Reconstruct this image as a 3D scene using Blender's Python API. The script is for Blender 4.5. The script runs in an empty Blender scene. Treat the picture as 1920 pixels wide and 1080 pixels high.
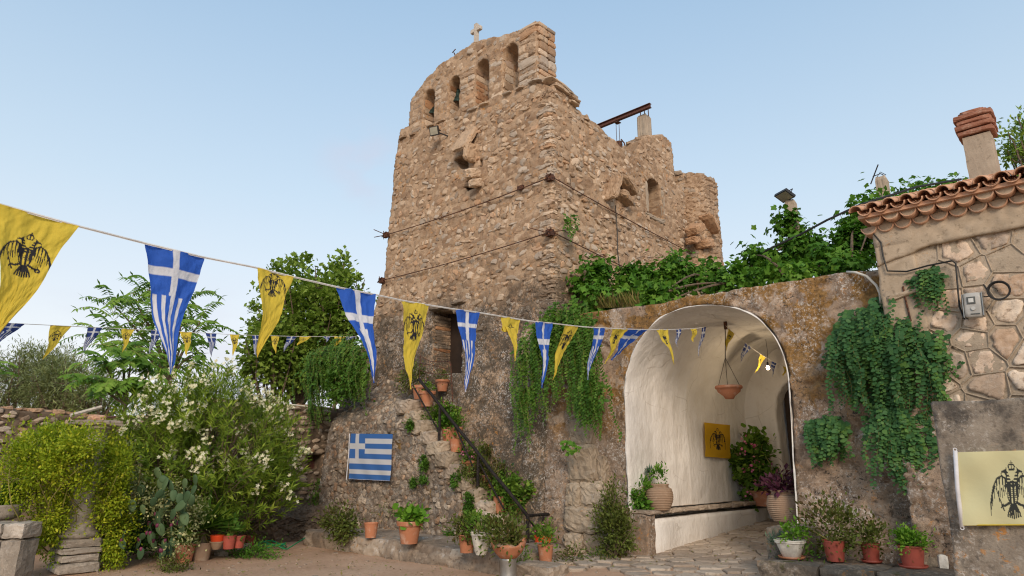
import bpy, math, random
import numpy as np
from math import sin, cos, pi, radians
random.seed(7)
RNG = np.random.default_rng(11)
SC = bpy.context.scene
COL = SC.collection
# ------------------------------------------------------------------ camera, world, sun, exposure
FPX, THETA, YAW, EYE = 1270.0, radians(14.57), radians(43.3), 1.6
cd = bpy.data.cameras.new('camera'); cam = bpy.data.objects.new('camera', cd); COL.objects.link(cam)
cam.location = (0, 0, EYE); cam.rotation_euler = (pi/2+THETA, 0, YAW)
cd.sensor_width = 36; cd.lens = 36*FPX/1920; cd.clip_end = 3000; cd.clip_start = .05
cd.dof.use_dof = True; cd.dof.focus_distance = 12.5; cd.dof.aperture_fstop = 7.0
SC.camera = cam
SUN_EL, SUN_AZ = radians(26), radians(133)      # azimuth measured from +Y towards +X
W = bpy.data.worlds.new('World'); SC.world = W; W.use_nodes = True
wn, wl = W.node_tree.nodes, W.node_tree.links
wn.clear()
wo = wn.new('ShaderNodeOutputWorld'); bg = wn.new('ShaderNodeBackground'); sky = wn.new('ShaderNodeTexSky')
sky.sky_type = 'NISHITA'; sky.sun_disc = False; sky.sun_elevation = SUN_EL; sky.sun_rotation = SUN_AZ
sky.air_density = 1.0; sky.dust_density = 1.4; sky.ozone_density = 1.0; sky.altitude = 100
tc = wn.new('ShaderNodeTexCoord'); sx = wn.new('ShaderNodeSeparateXYZ'); wl.new(tc.outputs['Generated'], sx.inputs[0])
mp = wn.new('ShaderNodeMapping'); mp.inputs['Scale'].default_value = (2.2, 2.2, 6.5); wl.new(tc.outputs['Generated'], mp.inputs[0])
cn = wn.new('ShaderNodeTexNoise'); cn.inputs['Scale'].default_value = 1.6; cn.inputs['Detail'].default_value = 5
cn.inputs['Roughness'].default_value = .5; wl.new(mp.outputs[0], cn.inputs['Vector'])
cr = wn.new('ShaderNodeMapRange'); cr.inputs['From Min'].default_value = .44; cr.inputs['From Max'].default_value = .66; cr.interpolation_type = 'SMOOTHSTEP'
wl.new(cn.outputs[0], cr.inputs['Value'])
ce = wn.new('ShaderNodeMapRange'); ce.inputs['From Min'].default_value = .26; ce.inputs['From Max'].default_value = .12
wl.new(sx.outputs['Z'], ce.inputs['Value'])
cm = wn.new('ShaderNodeMath'); cm.operation = 'MULTIPLY'; wl.new(cr.outputs[0], cm.inputs[0]); wl.new(ce.outputs[0], cm.inputs[1])
# one faint wisp of cloud left of the tower
wd = wn.new('ShaderNodeVectorMath'); wd.operation = 'DISTANCE'; wl.new(tc.outputs['Generated'], wd.inputs[0]); wd.inputs[1].default_value = (-.762, .502, .409)
wr = wn.new('ShaderNodeMapRange'); wr.interpolation_type = 'SMOOTHSTEP'; wr.inputs['From Min'].default_value = .085; wr.inputs['From Max'].default_value = .01; wl.new(wd.outputs['Value'], wr.inputs['Value'])
wm = wn.new('ShaderNodeMapping'); wm.inputs['Scale'].default_value = (9, 9, 16); wl.new(tc.outputs['Generated'], wm.inputs[0]); wno = wn.new('ShaderNodeTexNoise'); wno.inputs['Scale'].default_value = 1.5; wno.inputs['Detail'].default_value = 6; wl.new(wm.outputs[0], wno.inputs['Vector'])
w2 = wn.new('ShaderNodeMapRange'); w2.inputs['From Min'].default_value = .42; w2.inputs['From Max'].default_value = .7; wl.new(wno.outputs[0], w2.inputs['Value'])
w3 = wn.new('ShaderNodeMath'); w3.operation = 'MULTIPLY'; wl.new(wr.outputs[0], w3.inputs[0]); wl.new(w2.outputs[0], w3.inputs[1]); w4 = wn.new('ShaderNodeMath'); w4.operation = 'MULTIPLY'; w4.inputs[1].default_value = .55; wl.new(w3.outputs[0], w4.inputs[0])
cm2 = wn.new('ShaderNodeMath'); cm2.operation = 'MULTIPLY'; cm2.inputs[1].default_value = .6; wl.new(cm.outputs[0], cm2.inputs[0])
# thin evening veil: the clear sky is a little whiter, more so near the horizon
ve = wn.new('ShaderNodeMapRange'); ve.inputs['From Min'].default_value = 0.0; ve.inputs['From Max'].default_value = .62
ve.inputs['To Min'].default_value = .92; ve.inputs['To Max'].default_value = .62; wl.new(sx.outputs['Z'], ve.inputs['Value'])
vm = wn.new('ShaderNodeMix'); vm.data_type = 'RGBA'; wl.new(ve.outputs[0], vm.inputs['Factor']); wl.new(sky.outputs[0], vm.inputs['A'])
SKYV = (5.1, 5.0, 4.95, 1); SKYM = (3.7, 4.45, 5.0, 1); SKYT = (2.6, 3.75, 4.9, 1); SKYC = (3.7, 3.75, 4.35, 1)
v1 = wn.new('ShaderNodeMix'); v1.data_type = 'RGBA'; v2 = wn.new('ShaderNodeMix'); v2.data_type = 'RGBA'; q1 = wn.new('ShaderNodeMapRange'); q2 = wn.new('ShaderNodeMapRange')
for q_, a_, b_ in ((q1, .10, .36), (q2, .36, .62)): q_.inputs['From Min'].default_value = a_; q_.inputs['From Max'].default_value = b_; wl.new(sx.outputs['Z'], q_.inputs['Value'])
v1.inputs['A'].default_value = SKYV; v1.inputs['B'].default_value = SKYM; wl.new(q1.outputs[0], v1.inputs['Factor']); wl.new(v1.outputs['Result'], v2.inputs['A']); v2.inputs['B'].default_value = SKYT; wl.new(q2.outputs[0], v2.inputs['Factor'])
wl.new(v2.outputs['Result'], vm.inputs['B'])
c2 = wn.new('ShaderNodeMix'); c2.data_type = 'RGBA'; wl.new(cm2.outputs[0], c2.inputs['Factor']); wl.new(vm.outputs['Result'], c2.inputs['A']); c2.inputs['B'].default_value = SKYC
c3 = wn.new('ShaderNodeMix'); c3.data_type = 'RGBA'; wl.new(w4.outputs[0], c3.inputs['Factor']); wl.new(c2.outputs['Result'], c3.inputs['A']); c3.inputs['B'].default_value = (3.4, 3.5, 4.2, 1)
wl.new(c3.outputs['Result'], bg.inputs['Color']); bg.inputs['Strength'].default_value = .12
wl.new(bg.outputs[0], wo.inputs[0])
sd = bpy.data.lights.new('sun', 'SUN'); sun = bpy.data.objects.new('sun', sd); COL.objects.link(sun)
sd.energy = 1.55; sd.angle = radians(20); sd.color = (1, .82, .64)
from mathutils import Vector
_dir = Vector((sin(SUN_AZ)*cos(SUN_EL), cos(SUN_AZ)*cos(SUN_EL), sin(SUN_EL)))
sun.rotation_euler = _dir.to_track_quat('Z', 'Y').to_euler()
SC.view_settings.view_transform = 'Standard'; SC.view_settings.look = 'None'; SC.view_settings.gamma = 1
SC.view_settings.use_curve_mapping = False; SC.view_settings.exposure = 0.66
SC.render.engine = 'CYCLES'; SC.cycles.filter_width = 1.15; SC.cycles.max_bounces = 6; SC.cycles.diffuse_bounces = 3

# ------------------------------------------------------------------ sight lines measured in the photograph (1920 x 1080)
FH = np.array([-sin(YAW), cos(YAW), 0.]); RH = np.array([cos(YAW), sin(YAW), 0.]); CP = np.array([0, 0, EYE])
def ray(px, py):
    v = py-540; f = FPX*cos(THETA)+v*sin(THETA); u = FPX*sin(THETA)-v*cos(THETA)
    return FH + RH*((px-960)/f) + np.array([0, 0, u/f])
def AT(px, py, t): return CP + ray(px, py)*t
def PY(px, py, y): d = ray(px, py); return CP + d*(y/d[1])
def PX(px, py, x): d = ray(px, py); return CP + d*(x/d[0])
def PZ(px, py, z): d = ray(px, py); return CP + d*((z-EYE)/d[2])

# ------------------------------------------------------------------ noise
def _h(ix, iy, s):
    a = (ix.astype(np.int64)*374761393 + iy.astype(np.int64)*668265263 + s*974634777) & 0xffffffff
    a = ((a ^ (a >> 13))*1274126177) & 0xffffffff
    a = ((a ^ (a >> 16))*2246822519) & 0xffffffff
    return ((a ^ (a >> 15)) & 0xffffff)/float(0x1000000)
def vn(x, y, s=0):
    x = np.asarray(x, float); y = np.asarray(y, float)
    ix = np.floor(x); iy = np.floor(y); fx = x-ix; fy = y-iy
    fx = fx*fx*(3-2*fx); fy = fy*fy*(3-2*fy)
    a = _h(ix, iy, s); b = _h(ix+1, iy, s); c = _h(ix, iy+1, s); d = _h(ix+1, iy+1, s)
    return (a*(1-fx)+b*fx)*(1-fy)+(c*(1-fx)+d*fx)*fy
def fbm(x, y, o=4, s=0):
    r = 0; a = .5; t = 0
    for k in range(o):
        r = r + a*(vn(x, y, s+k*17)-.5)*2; t += a; a *= .5; x = x*2.03+3.1; y = y*2.03+1.7
    return r/t
def voro(x, y, s=0):
    x = np.asarray(x, float); y = np.asarray(y, float)
    ix = np.floor(x); iy = np.floor(y); F1 = np.full(x.shape, 9.); F2 = F1.copy(); I = np.zeros(x.shape); DX = I.copy(); DY = I.copy()
    for a in (-1, 0, 1):
        for b in (-1, 0, 1):
            cx = ix+a; cy = iy+b
            dx = x-(cx+.1+.8*_h(cx, cy, s)); dy = y-(cy+.1+.8*_h(cx, cy, s+5)); d = np.hypot(dx, dy)
            m = d < F1
            F2 = np.where(m, F1, np.minimum(F2, d)); I = np.where(m, _h(cx, cy, s+9), I)
            DX = np.where(m, dx, DX); DY = np.where(m, dy, DY); F1 = np.where(m, d, F1)
    return F1, F2, I, DX, DY
def sst(a, b, x): t = np.clip((x-a)/(b-a), 0, 1); return t*t*(3-2*t)

# ------------------------------------------------------------------ objects
WLOC = {}
def _fin(o, parent, loc):
    if parent is not None:
        o.parent = parent; o.location = tuple(np.array(loc)-WLOC[parent.name])
    else: o.location = tuple(loc)
    COL.objects.link(o); WLOC[o.name] = np.array(loc, float)
def thing(name, label, cat, loc=(0, 0, 0), group=None, kind=None):
    o = bpy.data.objects.new(name, None); o.empty_display_size = .1
    _fin(o, None, loc); tag(o, label, cat, group, kind); return o
def tag(o, label=None, cat=None, group=None, kind=None):
    if label: o['label'] = label
    if cat: o['category'] = cat
    if group: o['group'] = group
    if kind: o['kind'] = kind
    return o
def mesh(name, V, F, mats=None, smooth=False, attr=None, col=None):
    V = np.asarray(V, float).reshape(-1, 3)
    me = bpy.data.meshes.new(name)
    if isinstance(F, np.ndarray): F = [F]
    if len(F) and isinstance(F[0], np.ndarray) and F[0].ndim == 2:
        ls = np.concatenate([f.ravel() for f in F if len(f)]); ln = np.concatenate([np.full(len(f), f.shape[1]) for f in F if len(f)])
        st = np.concatenate([[0], np.cumsum(ln)[:-1]])
        me.vertices.add(len(V)); me.vertices.foreach_set('co', V.ravel())
        me.loops.add(len(ls)); me.loops.foreach_set('vertex_index', ls.astype(np.int32))
        me.polygons.add(len(ln)); me.polygons.foreach_set('loop_start', st.astype(np.int32))
        try: me.polygons.foreach_set('loop_total', ln.astype(np.int32))
        except Exception: pass
        me.update(calc_edges=True)
    else:
        me.from_pydata([tuple(v) for v in V], [], [tuple(int(i) for i in f) for f in F])
    for m in (mats if isinstance(mats, (list, tuple)) else [mats]):
        if m: me.materials.append(m)
    if smooth: me.polygons.foreach_set('use_smooth', np.ones(len(me.polygons), bool))
    if attr is not None:
        a = me.attributes.new('tint', 'FLOAT', 'POINT'); a.data.foreach_set('value', np.asarray(attr, np.float32))
    if col is not None:
        a = me.attributes.new('ink', 'FLOAT', 'POINT'); a.data.foreach_set('value', np.asarray(col, np.float32))
    me.validate(); return me
def ob(name, V, F, mat, parent=None, smooth=False, attr=None, col=None, loc=None, kind=None):
    """world-space vertices; the object sits at loc (default: its parent's place)"""
    V = np.asarray(V, float).reshape(-1, 3)
    if loc is None: loc = WLOC[parent.name] if parent is not None else np.zeros(3)
    me = mesh(name, V-np.array(loc), F, mat, smooth, attr, col)
    o = bpy.data.objects.new(name, me); _fin(o, parent, loc)
    if kind: o['kind'] = kind
    return o
def inst(name, me, loc, mat3, parent=None):
    """object sharing a mesh; mat3 columns = scaled axes"""
    from mathutils import Matrix
    o = bpy.data.objects.new(name, me); _fin(o, parent, loc)
    m = np.array(mat3)
    l, r, s = Matrix([list(map(float, m[0])), list(map(float, m[1])), list(map(float, m[2]))]).to_4x4().decompose()
    o.rotation_mode = 'QUATERNION'; o.rotation_quaternion = r; o.scale = s
    return o
class B:
    def __init__(s): s.V = []; s.F = []; s.n = 0
    def add(s, V, F):
        V = np.asarray(V, float).reshape(-1, 3); s.V.append(V); s.F += [tuple(int(i)+s.n for i in f) for f in F]; s.n += len(V); return s
    def box(s, c, sz, R=None):
        v = np.array([[x, y, z] for x in (-.5, .5) for y in (-.5, .5) for z in (-.5, .5)])*np.array(sz)
        if R is not None: v = v @ np.array(R).T
        return s.add(v+np.array(c), [(0, 1, 3, 2), (4, 6, 7, 5), (0, 4, 5, 1), (2, 3, 7, 6), (0, 2, 6, 4), (1, 5, 7, 3)])
    def tube(s, P, r, n=8, cap=True):
        P = np.array(P, float); m = len(P); r = np.full(m, r) if np.isscalar(r) else np.array(r)
        T = np.gradient(P, axis=0); T /= np.linalg.norm(T, axis=1)[:, None]+1e-9
        up = np.array([0, 0, 1.]) if abs(T[0][2]) < .9 else np.array([1., 0, 0])
        V = []
        a = np.cross(T[0], up); a /= np.linalg.norm(a)
        for i in range(m):
            a = a-T[i]*np.dot(a, T[i]); a /= np.linalg.norm(a)+1e-9; b = np.cross(T[i], a)
            for k in range(n): q = 2*pi*k/n; V.append(P[i]+r[i]*(a*cos(q)+b*sin(q)))
        F = [(i*n+k, i*n+(k+1) % n, (i+1)*n+(k+1) % n, (i+1)*n+k) for i in range(m-1) for k in range(n)]
        if cap: F += [tuple(range(n))[::-1], tuple((m-1)*n+k for k in range(n))]
        return s.add(V, F)
    def lathe(s, prof, c, n=24, ax=None, noise=0):
        V = []
        for (r, z) in prof:
            for k in range(n): q = 2*pi*k/n; V.append((c[0]+r*cos(q), c[1]+r*sin(q), c[2]+z))
        F = [(i*n+k, i*n+(k+1) % n, (i+1)*n+(k+1) % n, (i+1)*n+k) for i in range(len(prof)-1) for k in range(n)]
        return s.add(V, F)
    def get(s): return np.concatenate(s.V), s.F
    def ob(s, name, mat, parent=None, smooth=False, loc=None, kind=None):
        V, F = s.get(); return ob(name, V, F, mat, parent, smooth, loc=loc, kind=kind)
def basis(n, up=(0, 0, 1)):
    n = np.array(n, float); n /= np.linalg.norm(n); u = np.cross(up, n); u /= np.linalg.norm(u)+1e-9; return u, np.cross(n, u), n

# ------------------------------------------------------------------ plane polygons and relief walls
def psdf(P, x, y):
    """signed distance to polygon P, positive inside"""
    P = np.asarray(P, float); d = np.full(x.shape, 1e9); ins = np.zeros(x.shape, bool)
    for i in range(len(P)):
        a = P[i-1]; b = P[i]; e = b-a; wx = x-a[0]; wy = y-a[1]; L = e@e+1e-12
        t = np.clip((wx*e[0]+wy*e[1])/L, 0, 1); d = np.minimum(d, np.hypot(wx-t*e[0], wy-t*e[1]))
        c = ((a[1] > y) != (b[1] > y)) & (x < (b[0]-a[0])*(y-a[1])/((b[1]-a[1]) if abs(b[1]-a[1]) > 1e-9 else 1e-9)+a[0]); ins ^= c
    return np.where(ins, d, -d)
def relief(name, poly, holes, org, ua, va, na, thick, res, disp, mat, parent, rag=.0, prof=None, jit=.25, smooth=False, side=.012, kind=None, backres=True):
    """solid wall: outline poly minus holes in (u, v), front face displaced by disp(u, v) -> (height, tint)"""
    org, ua, va, na = [np.array(a, float) for a in (org, ua, va, na)]
    poly = np.array(poly, float); u0, v0 = poly.min(0)-res; u1, v1 = poly.max(0)+res
    nu = int((u1-u0)/res)+1; nv = int((v1-v0)/res)+1
    def sdf(x, y):
        s = psdf(poly, x, y)
        if rag: s = s+rag*fbm(x*5, y*5, 3, 3)
        for h in holes: s = np.minimum(s, -psdf(h, x, y)+rag*.5*fbm(x*7, y*7, 2, 8))
        return s
    gu, gv = np.meshgrid(u0+np.arange(nu+1)*res, v0+np.arange(nv+1)*res, indexing='ij')
    keep = sdf((gu[:-1, :-1]+gu[1:, 1:])/2, (gv[:-1, :-1]+gv[1:, 1:])/2) > 0
    U = gu+(RNG.random(gu.shape)-.5)*res*jit; V = gv+(RNG.random(gu.shape)-.5)*res*jit
    kp = np.pad(keep, 1); cnt = kp[:-1, :-1]*1+kp[1:, :-1]+kp[:-1, 1:]+kp[1:, 1:]
    bd = (cnt > 0) & (cnt < 4)
    x, y = U[bd], V[bd]; e = .004; s = sdf(x, y); gx = (sdf(x+e, y)-sdf(x-e, y))/(2*e); gy = (sdf(x, y+e)-sdf(x, y-e))/(2*e)
    g = np.hypot(gx, gy)+1e-6; st = np.clip(s, -res*.8, res*.8); U[bd] = x-st*gx/g; V[bd] = y-st*gy/g
    GX = np.zeros(U.shape); GY = GX.copy(); GX[bd] = gx/g; GY[bd] = gy/g
    used = cnt > 0; idx = -np.ones(U.shape, int); idx[used] = np.arange(used.sum()); N = int(used.sum())
    h, tint = disp(U[used], V[used]); off = prof(U[used], V[used]) if prof else np.zeros(N)
    uu, vv = U[used], V[used]; base = org+uu[:, None]*ua+vv[:, None]*va
    Fp = base+(h+off)[:, None]*na
    i, j = np.nonzero(keep); q = np.stack([idx[i, j], idx[i+1, j], idx[i+1, j+1], idx[i, j+1]], 1)
    if np.dot(np.cross(ua, va), na) < 0: q = q[:, ::-1]
    # boundary edges
    from collections import defaultdict
    E = np.concatenate([q[:, [k, (k+1) % 4]] for k in range(4)]); key = np.sort(E, 1); kk = key[:, 0]*N+key[:, 1]
    _, inv, c = np.unique(kk, return_inverse=True, return_counts=True); be = E[c[inv] == 1]
    K = max(1, min(14, int(thick/(res*1.6))))
    bv = np.unique(be); pos = -np.ones(N, int); pos[bv] = np.arange(len(bv)); nb = len(bv)
    gx = GX[used][bv]; gy = GY[used][bv]; allV = [Fp]; allT = [tint]; quads = [q]
    prev = bv.copy(); prevmap = lambda a: a
    rows = [bv]
    for k in range(1, K+1):
        w = side*fbm(uu[bv]*9+k*1.3, vv[bv]*9+k*2.1, 2, 31)*2 if k < K else 0*gx
        d = h[bv]*(1-k/K)+off[bv]-thick*k/K
        P = base[bv]+(w*gx)[:, None]*ua+(w*gy)[:, None]*va+d[:, None]*na
        allV.append(P); allT.append(tint[bv]*.7+.3*vn(uu[bv]*6+k, vv[bv]*6, 5)); rows.append(N+(k-1)*nb+np.arange(nb))
    for k in range(K):
        a = rows[k][pos[be[:, 0]]]; b = rows[k][pos[be[:, 1]]]; c_ = rows[k+1][pos[be[:, 1]]]; d_ = rows[k+1][pos[be[:, 0]]]
        quads.append(np.stack([b, a, d_, c_], 1))
    # back: reuse the last ring for the rim, flat grid inside
    bidx = N+K*nb+np.arange(N); bidx2 = bidx.copy(); bidx2[bv] = rows[-1]
    allV.append(base+(off-thick)[:, None]*na); allT.append(tint)
    quads.append(bidx2[q][:, ::-1])
    VV = np.concatenate(allV); TT = np.concatenate(allT); Q = np.concatenate(quads)
    u_, iv = np.unique(Q, return_inverse=True); VV = VV[u_]; TT = TT[u_]; Q = iv.reshape(Q.shape)
    o = ob(name, VV, Q, mat, parent, smooth, attr=TT, kind=kind)
    return o, sdf
def d_rubble(su=4.5, sv=7., a=.035, seed=0, lo=.02, fine=.006):
    def f(u, v):
        wu = u*su+.35*fbm(u*3, v*3, 2, seed+2); wv = v*sv+.35*fbm(u*3+9, v*3, 2, seed+3)
        F1, F2, I, dx, dy = voro(wu, wv, seed); e = sst(.03, .22, F2-F1)
        h = e*(a*(.25+.75*I)+a*.9*(dx*(_h(I*9e3//1, I*0, 1)-.5)+dy*(_h(I*9e3//1, I*0, 2)-.5)))
        return h+lo*fbm(u*1.3, v*1.3, 3, seed+4)+fine*fbm(u*22, v*22, 3, seed+6), I
    return f
def d_rough(a=.03, s=2.5, f2=.012, seed=0):
    def f(u, v):
        n = fbm(u*s, v*s, 5, seed); m = fbm(u*s*6, v*s*6, 3, seed+8)
        return a*n+f2*m+.02*sst(.1, .6, fbm(u*s*.8, v*s*.8, 2, seed+21))*m, .5+.5*n
    return f
def stone_template(seed, n=7, bev=.22, depth=.5):
    r = random.Random(seed); A = sorted([2*pi*(k+r.uniform(-.3, .3))/n for k in range(n)]); R = [.5*r.uniform(.8, 1.1) for _ in range(n)]
    tx, ty = r.uniform(-.25, .25), r.uniform(-.25, .25); V = []
    for (sc, z) in ((1-bev, depth), (1, depth*.55), (1.04, -.4)):
        for a, q in zip(A, R):
            x, y = q*sc*cos(a), q*sc*sin(a); V.append((x, y, z+(x*tx+y*ty if z > 0 else 0)+r.uniform(-.04, .04)))
    V.append((0, 0, depth+r.uniform(0, .12)))
    F = [(k, (k+1) % n, 3*n) for k in range(n)]
    for l in (0, 1): F += [(l*n+k, (l+1)*n+k, (l+1)*n+(k+1) % n, l*n+(k+1) % n) for k in range(n)]
    return np.array(V), F
def voronoi_cells(pts, box, shrink=.0):
    """convex cells of the seeds, clipped to box (x0, y0, x1, y1)"""
    out = []
    pts = np.array(pts)
    for i, p in enumerate(pts):
        P = [(box[0], box[1]), (box[2], box[1]), (box[2], box[3]), (box[0], box[3])]
        dd = np.hypot(*(pts-p).T); near = np.argsort(dd)[1:16]
        for j in near:
            q = pts[j]; m = (p+q)/2; n = q-p; L = np.linalg.norm(n); n = n/L; lim = m@n-shrink
            Q = []
            for k in range(len(P)):
                a = np.array(P[k-1]); b = np.array(P[k]); da = a@n-lim; db = b@n-lim
                if da <= 0: Q.append(tuple(a))
                if da*db < 0: Q.append(tuple(a+(b-a)*da/(da-db)))
            P = Q
            if len(P) < 3: break
        if len(P) >= 3: out.append(np.array(P))
        else: out.append(None)
    return out
def poly_stone(P, org, ua, va, na, h0, h1, bev, seed, rough=.01, rings=2):
    """a stone whose face is polygon P in the plane, bevelled, rough"""
    r = random.Random(seed); c = P.mean(0)
    Q = []
    for k in range(len(P)):      # subdivide edges
        a = P[k-1]; b = P[k]; m = max(1, int(np.linalg.norm(b-a)/.12))
        for q in range(m): Q.append(a+(b-a)*q/m)
    Q = np.array(Q); n = len(Q)
    Q = Q*1.0; Q += np.array([[r.uniform(-1, 1), r.uniform(-1, 1)] for _ in range(n)])*rough*.8
    d = np.linalg.norm(Q-c, axis=1)[:, None]; V = []
    for (ins, h) in ((0, h0), (0.0, h1-bev), (bev, h1), (bev*3, h1+.004)):
        R = c+(Q-c)*np.clip(1-ins/np.maximum(d, .01), .15, 1)
        for p in R: V.append(org+p[0]*ua+p[1]*va+(h+(r.uniform(-1, 1)*rough*.5 if h > h0 else 0))*na)
    V.append(org+c[0]*ua+c[1]*va+(h1+rough*.6)*na)
    F = []
    for l in range(3): F += [(l*n+k, l*n+(k+1) % n, (l+1)*n+(k+1) % n, (l+1)*n+k) for k in range(n)]
    F += [(3*n+k, 3*n+(k+1) % n, 4*n) for k in range(n)]
    # voronoi polygons wind either way; recalc normals not needed for opaque stone
    return np.array(V), F
def rough_block(c, sz, seed, n=5, rnd=.16, amp=.02, R=None):
    """weathered squared block"""
    V = []; F = []; idx = {}
    L = np.linspace(-1, 1, n+1)
    def vid(p):
        k = tuple(np.round(p, 4))
        if k not in idx: idx[k] = len(V); V.append(p)
        return idx[k]
    for ax in range(3):
        for sgn in (-1, 1):
            for i in range(n):
                for j in range(n):
                    q = []
                    for (a, b) in ((i, j), (i+1, j), (i+1, j+1), (i, j+1)):
                        p = [0, 0, 0]; p[ax] = sgn; p[(ax+1) % 3] = L[a]; p[(ax+2) % 3] = L[b]; q.append(vid(tuple(p)))
                    F.append(tuple(q if sgn > 0 else q[::-1]))
    V = np.array(V, float); l = np.linalg.norm(V, axis=1)[:, None]; m = np.max(np.abs(V), axis=1)[:, None]
    e = np.sort(np.abs(V), axis=1)[:, 1:2]
    V = V*(1-rnd*np.clip((e-.55)/.45, 0, 1)**2*.5)
    V += (RNG.random(V.shape)-.5)*2*amp/np.array(sz)*1.0
    V += .5*np.stack([fbm(V[:, 0]*1.3+seed, V[:, 1]*1.3+V[:, 2], 2, seed+k) for k in range(3)], 1)*amp*4/np.array(sz)
    V = V*np.array(sz)/2
    if R is not None: V = V @ np.array(R).T
    return V+np.array(c), F
def rotz(a): return np.array([[cos(a), -sin(a), 0], [sin(a), cos(a), 0], [0, 0, 1.]])
def roty(a): return np.array([[cos(a), 0, sin(a)], [0, 1., 0], [-sin(a), 0, cos(a)]])
def rotx(a): return np.array([[1., 0, 0], [0, cos(a), -sin(a)], [0, sin(a), cos(a)]])
# ------------------------------------------------------------------ materials
class MT:
    def __init__(s, name):
        s.m = bpy.data.materials.new(name); s.m.use_nodes = True; s.N = s.m.node_tree.nodes; s.L = s.m.node_tree.links
        s.bsdf = s.N['Principled BSDF']; s.out = s.N['Material Output']; s._p = None
    def _s(s, sock, v):
        if v is None: return
        if hasattr(v, 'links') or isinstance(v, bpy.types.NodeSocket): s.L.new(v, sock)
        else:
            if isinstance(v, (tuple, list)) and len(v) == 3 and sock.type == 'RGBA': v = (*v, 1)
            sock.default_value = v
    def pos(s):
        if s._p is None: s._p = s.N.new('ShaderNodeNewGeometry').outputs['Position']
        return s._p
    def gen(s): return s.N.new('ShaderNodeTexCoord').outputs['Object']
    def vmap(s, v, sc):
        n = s.N.new('ShaderNodeMapping'); s._s(n.inputs[0], v); n.inputs['Scale'].default_value = sc; return n.outputs[0]
    def noise(s, sc, det=4, ro=.55, v=None, dist=0):
        n = s.N.new('ShaderNodeTexNoise'); s._s(n.inputs['Vector'], s.pos() if v is None else v); n.inputs['Scale'].default_value = sc
        n.inputs['Detail'].default_value = det; n.inputs['Roughness'].default_value = ro; n.inputs['Distortion'].default_value = dist; return n.outputs[0]
    def vor(s, sc, v=None, feat='F1', out=0):
        n = s.N.new('ShaderNodeTexVoronoi'); n.feature = feat; s._s(n.inputs['Vector'], s.pos() if v is None else v); n.inputs['Scale'].default_value = sc; return n.outputs[out]
    def math(s, op, a, b=0.): n = s.N.new('ShaderNodeMath'); n.operation = op; s._s(n.inputs[0], a); s._s(n.inputs[1], b); return n.outputs[0]
    def rng(s, v, a, b, c=0., d=1., sm=True):
        n = s.N.new('ShaderNodeMapRange'); s._s(n.inputs['Value'], v)
        n.inputs['From Min'].default_value = a; n.inputs['From Max'].default_value = b; n.inputs['To Min'].default_value = c; n.inputs['To Max'].default_value = d
        if sm: n.interpolation_type = 'SMOOTHSTEP'
        return n.outputs[0]
    def mix(s, f, a, b, mode='MIX'):
        n = s.N.new('ShaderNodeMix'); n.data_type = 'RGBA'; n.blend_type = mode; s._s(n.inputs['Factor'], f); s._s(n.inputs['A'], a); s._s(n.inputs['B'], b); return n.outputs['Result']
    def ramp(s, f, st):
        n = s.N.new('ShaderNodeValToRGB'); s._s(n.inputs[0], f); e = n.color_ramp.elements
        while len(e) < len(st): e.new(.5)
        for k, (p, c) in enumerate(st): e[k].position = p; e[k].color = (*c, 1)
        return n.outputs[0]
    def xyz(s, v=None): n = s.N.new('ShaderNodeSeparateXYZ'); s._s(n.inputs[0], s.pos() if v is None else v); return n.outputs
    def attr(s, nm='tint'): n = s.N.new('ShaderNodeAttribute'); n.attribute_name = nm; return n.outputs['Fac']
    def orand(s): return s.N.new('ShaderNodeObjectInfo').outputs['Random']
    def tint(s): return s.math('FRACT', s.math('ADD', s.attr(), s.orand()))
    def bump(s, h, st=.5, d=.02, prev=None):
        n = s.N.new('ShaderNodeBump'); s._s(n.inputs['Height'], h); n.inputs['Strength'].default_value = st; n.inputs['Distance'].default_value = d
        if prev is not None: s.L.new(prev, n.inputs['Normal'])
        return n.outputs[0]
    def done(s, col, rough=.9, nrm=None, spec=.2, metal=0.):
        s._s(s.bsdf.inputs['Base Color'], col); s._s(s.bsdf.inputs['Roughness'], rough); s.bsdf.inputs['Specular IOR Level'].default_value = spec
        s.bsdf.inputs['Metallic'].default_value = metal
        if nrm is not None: s.L.new(nrm, s.bsdf.inputs['Normal'])
        return s.m

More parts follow.
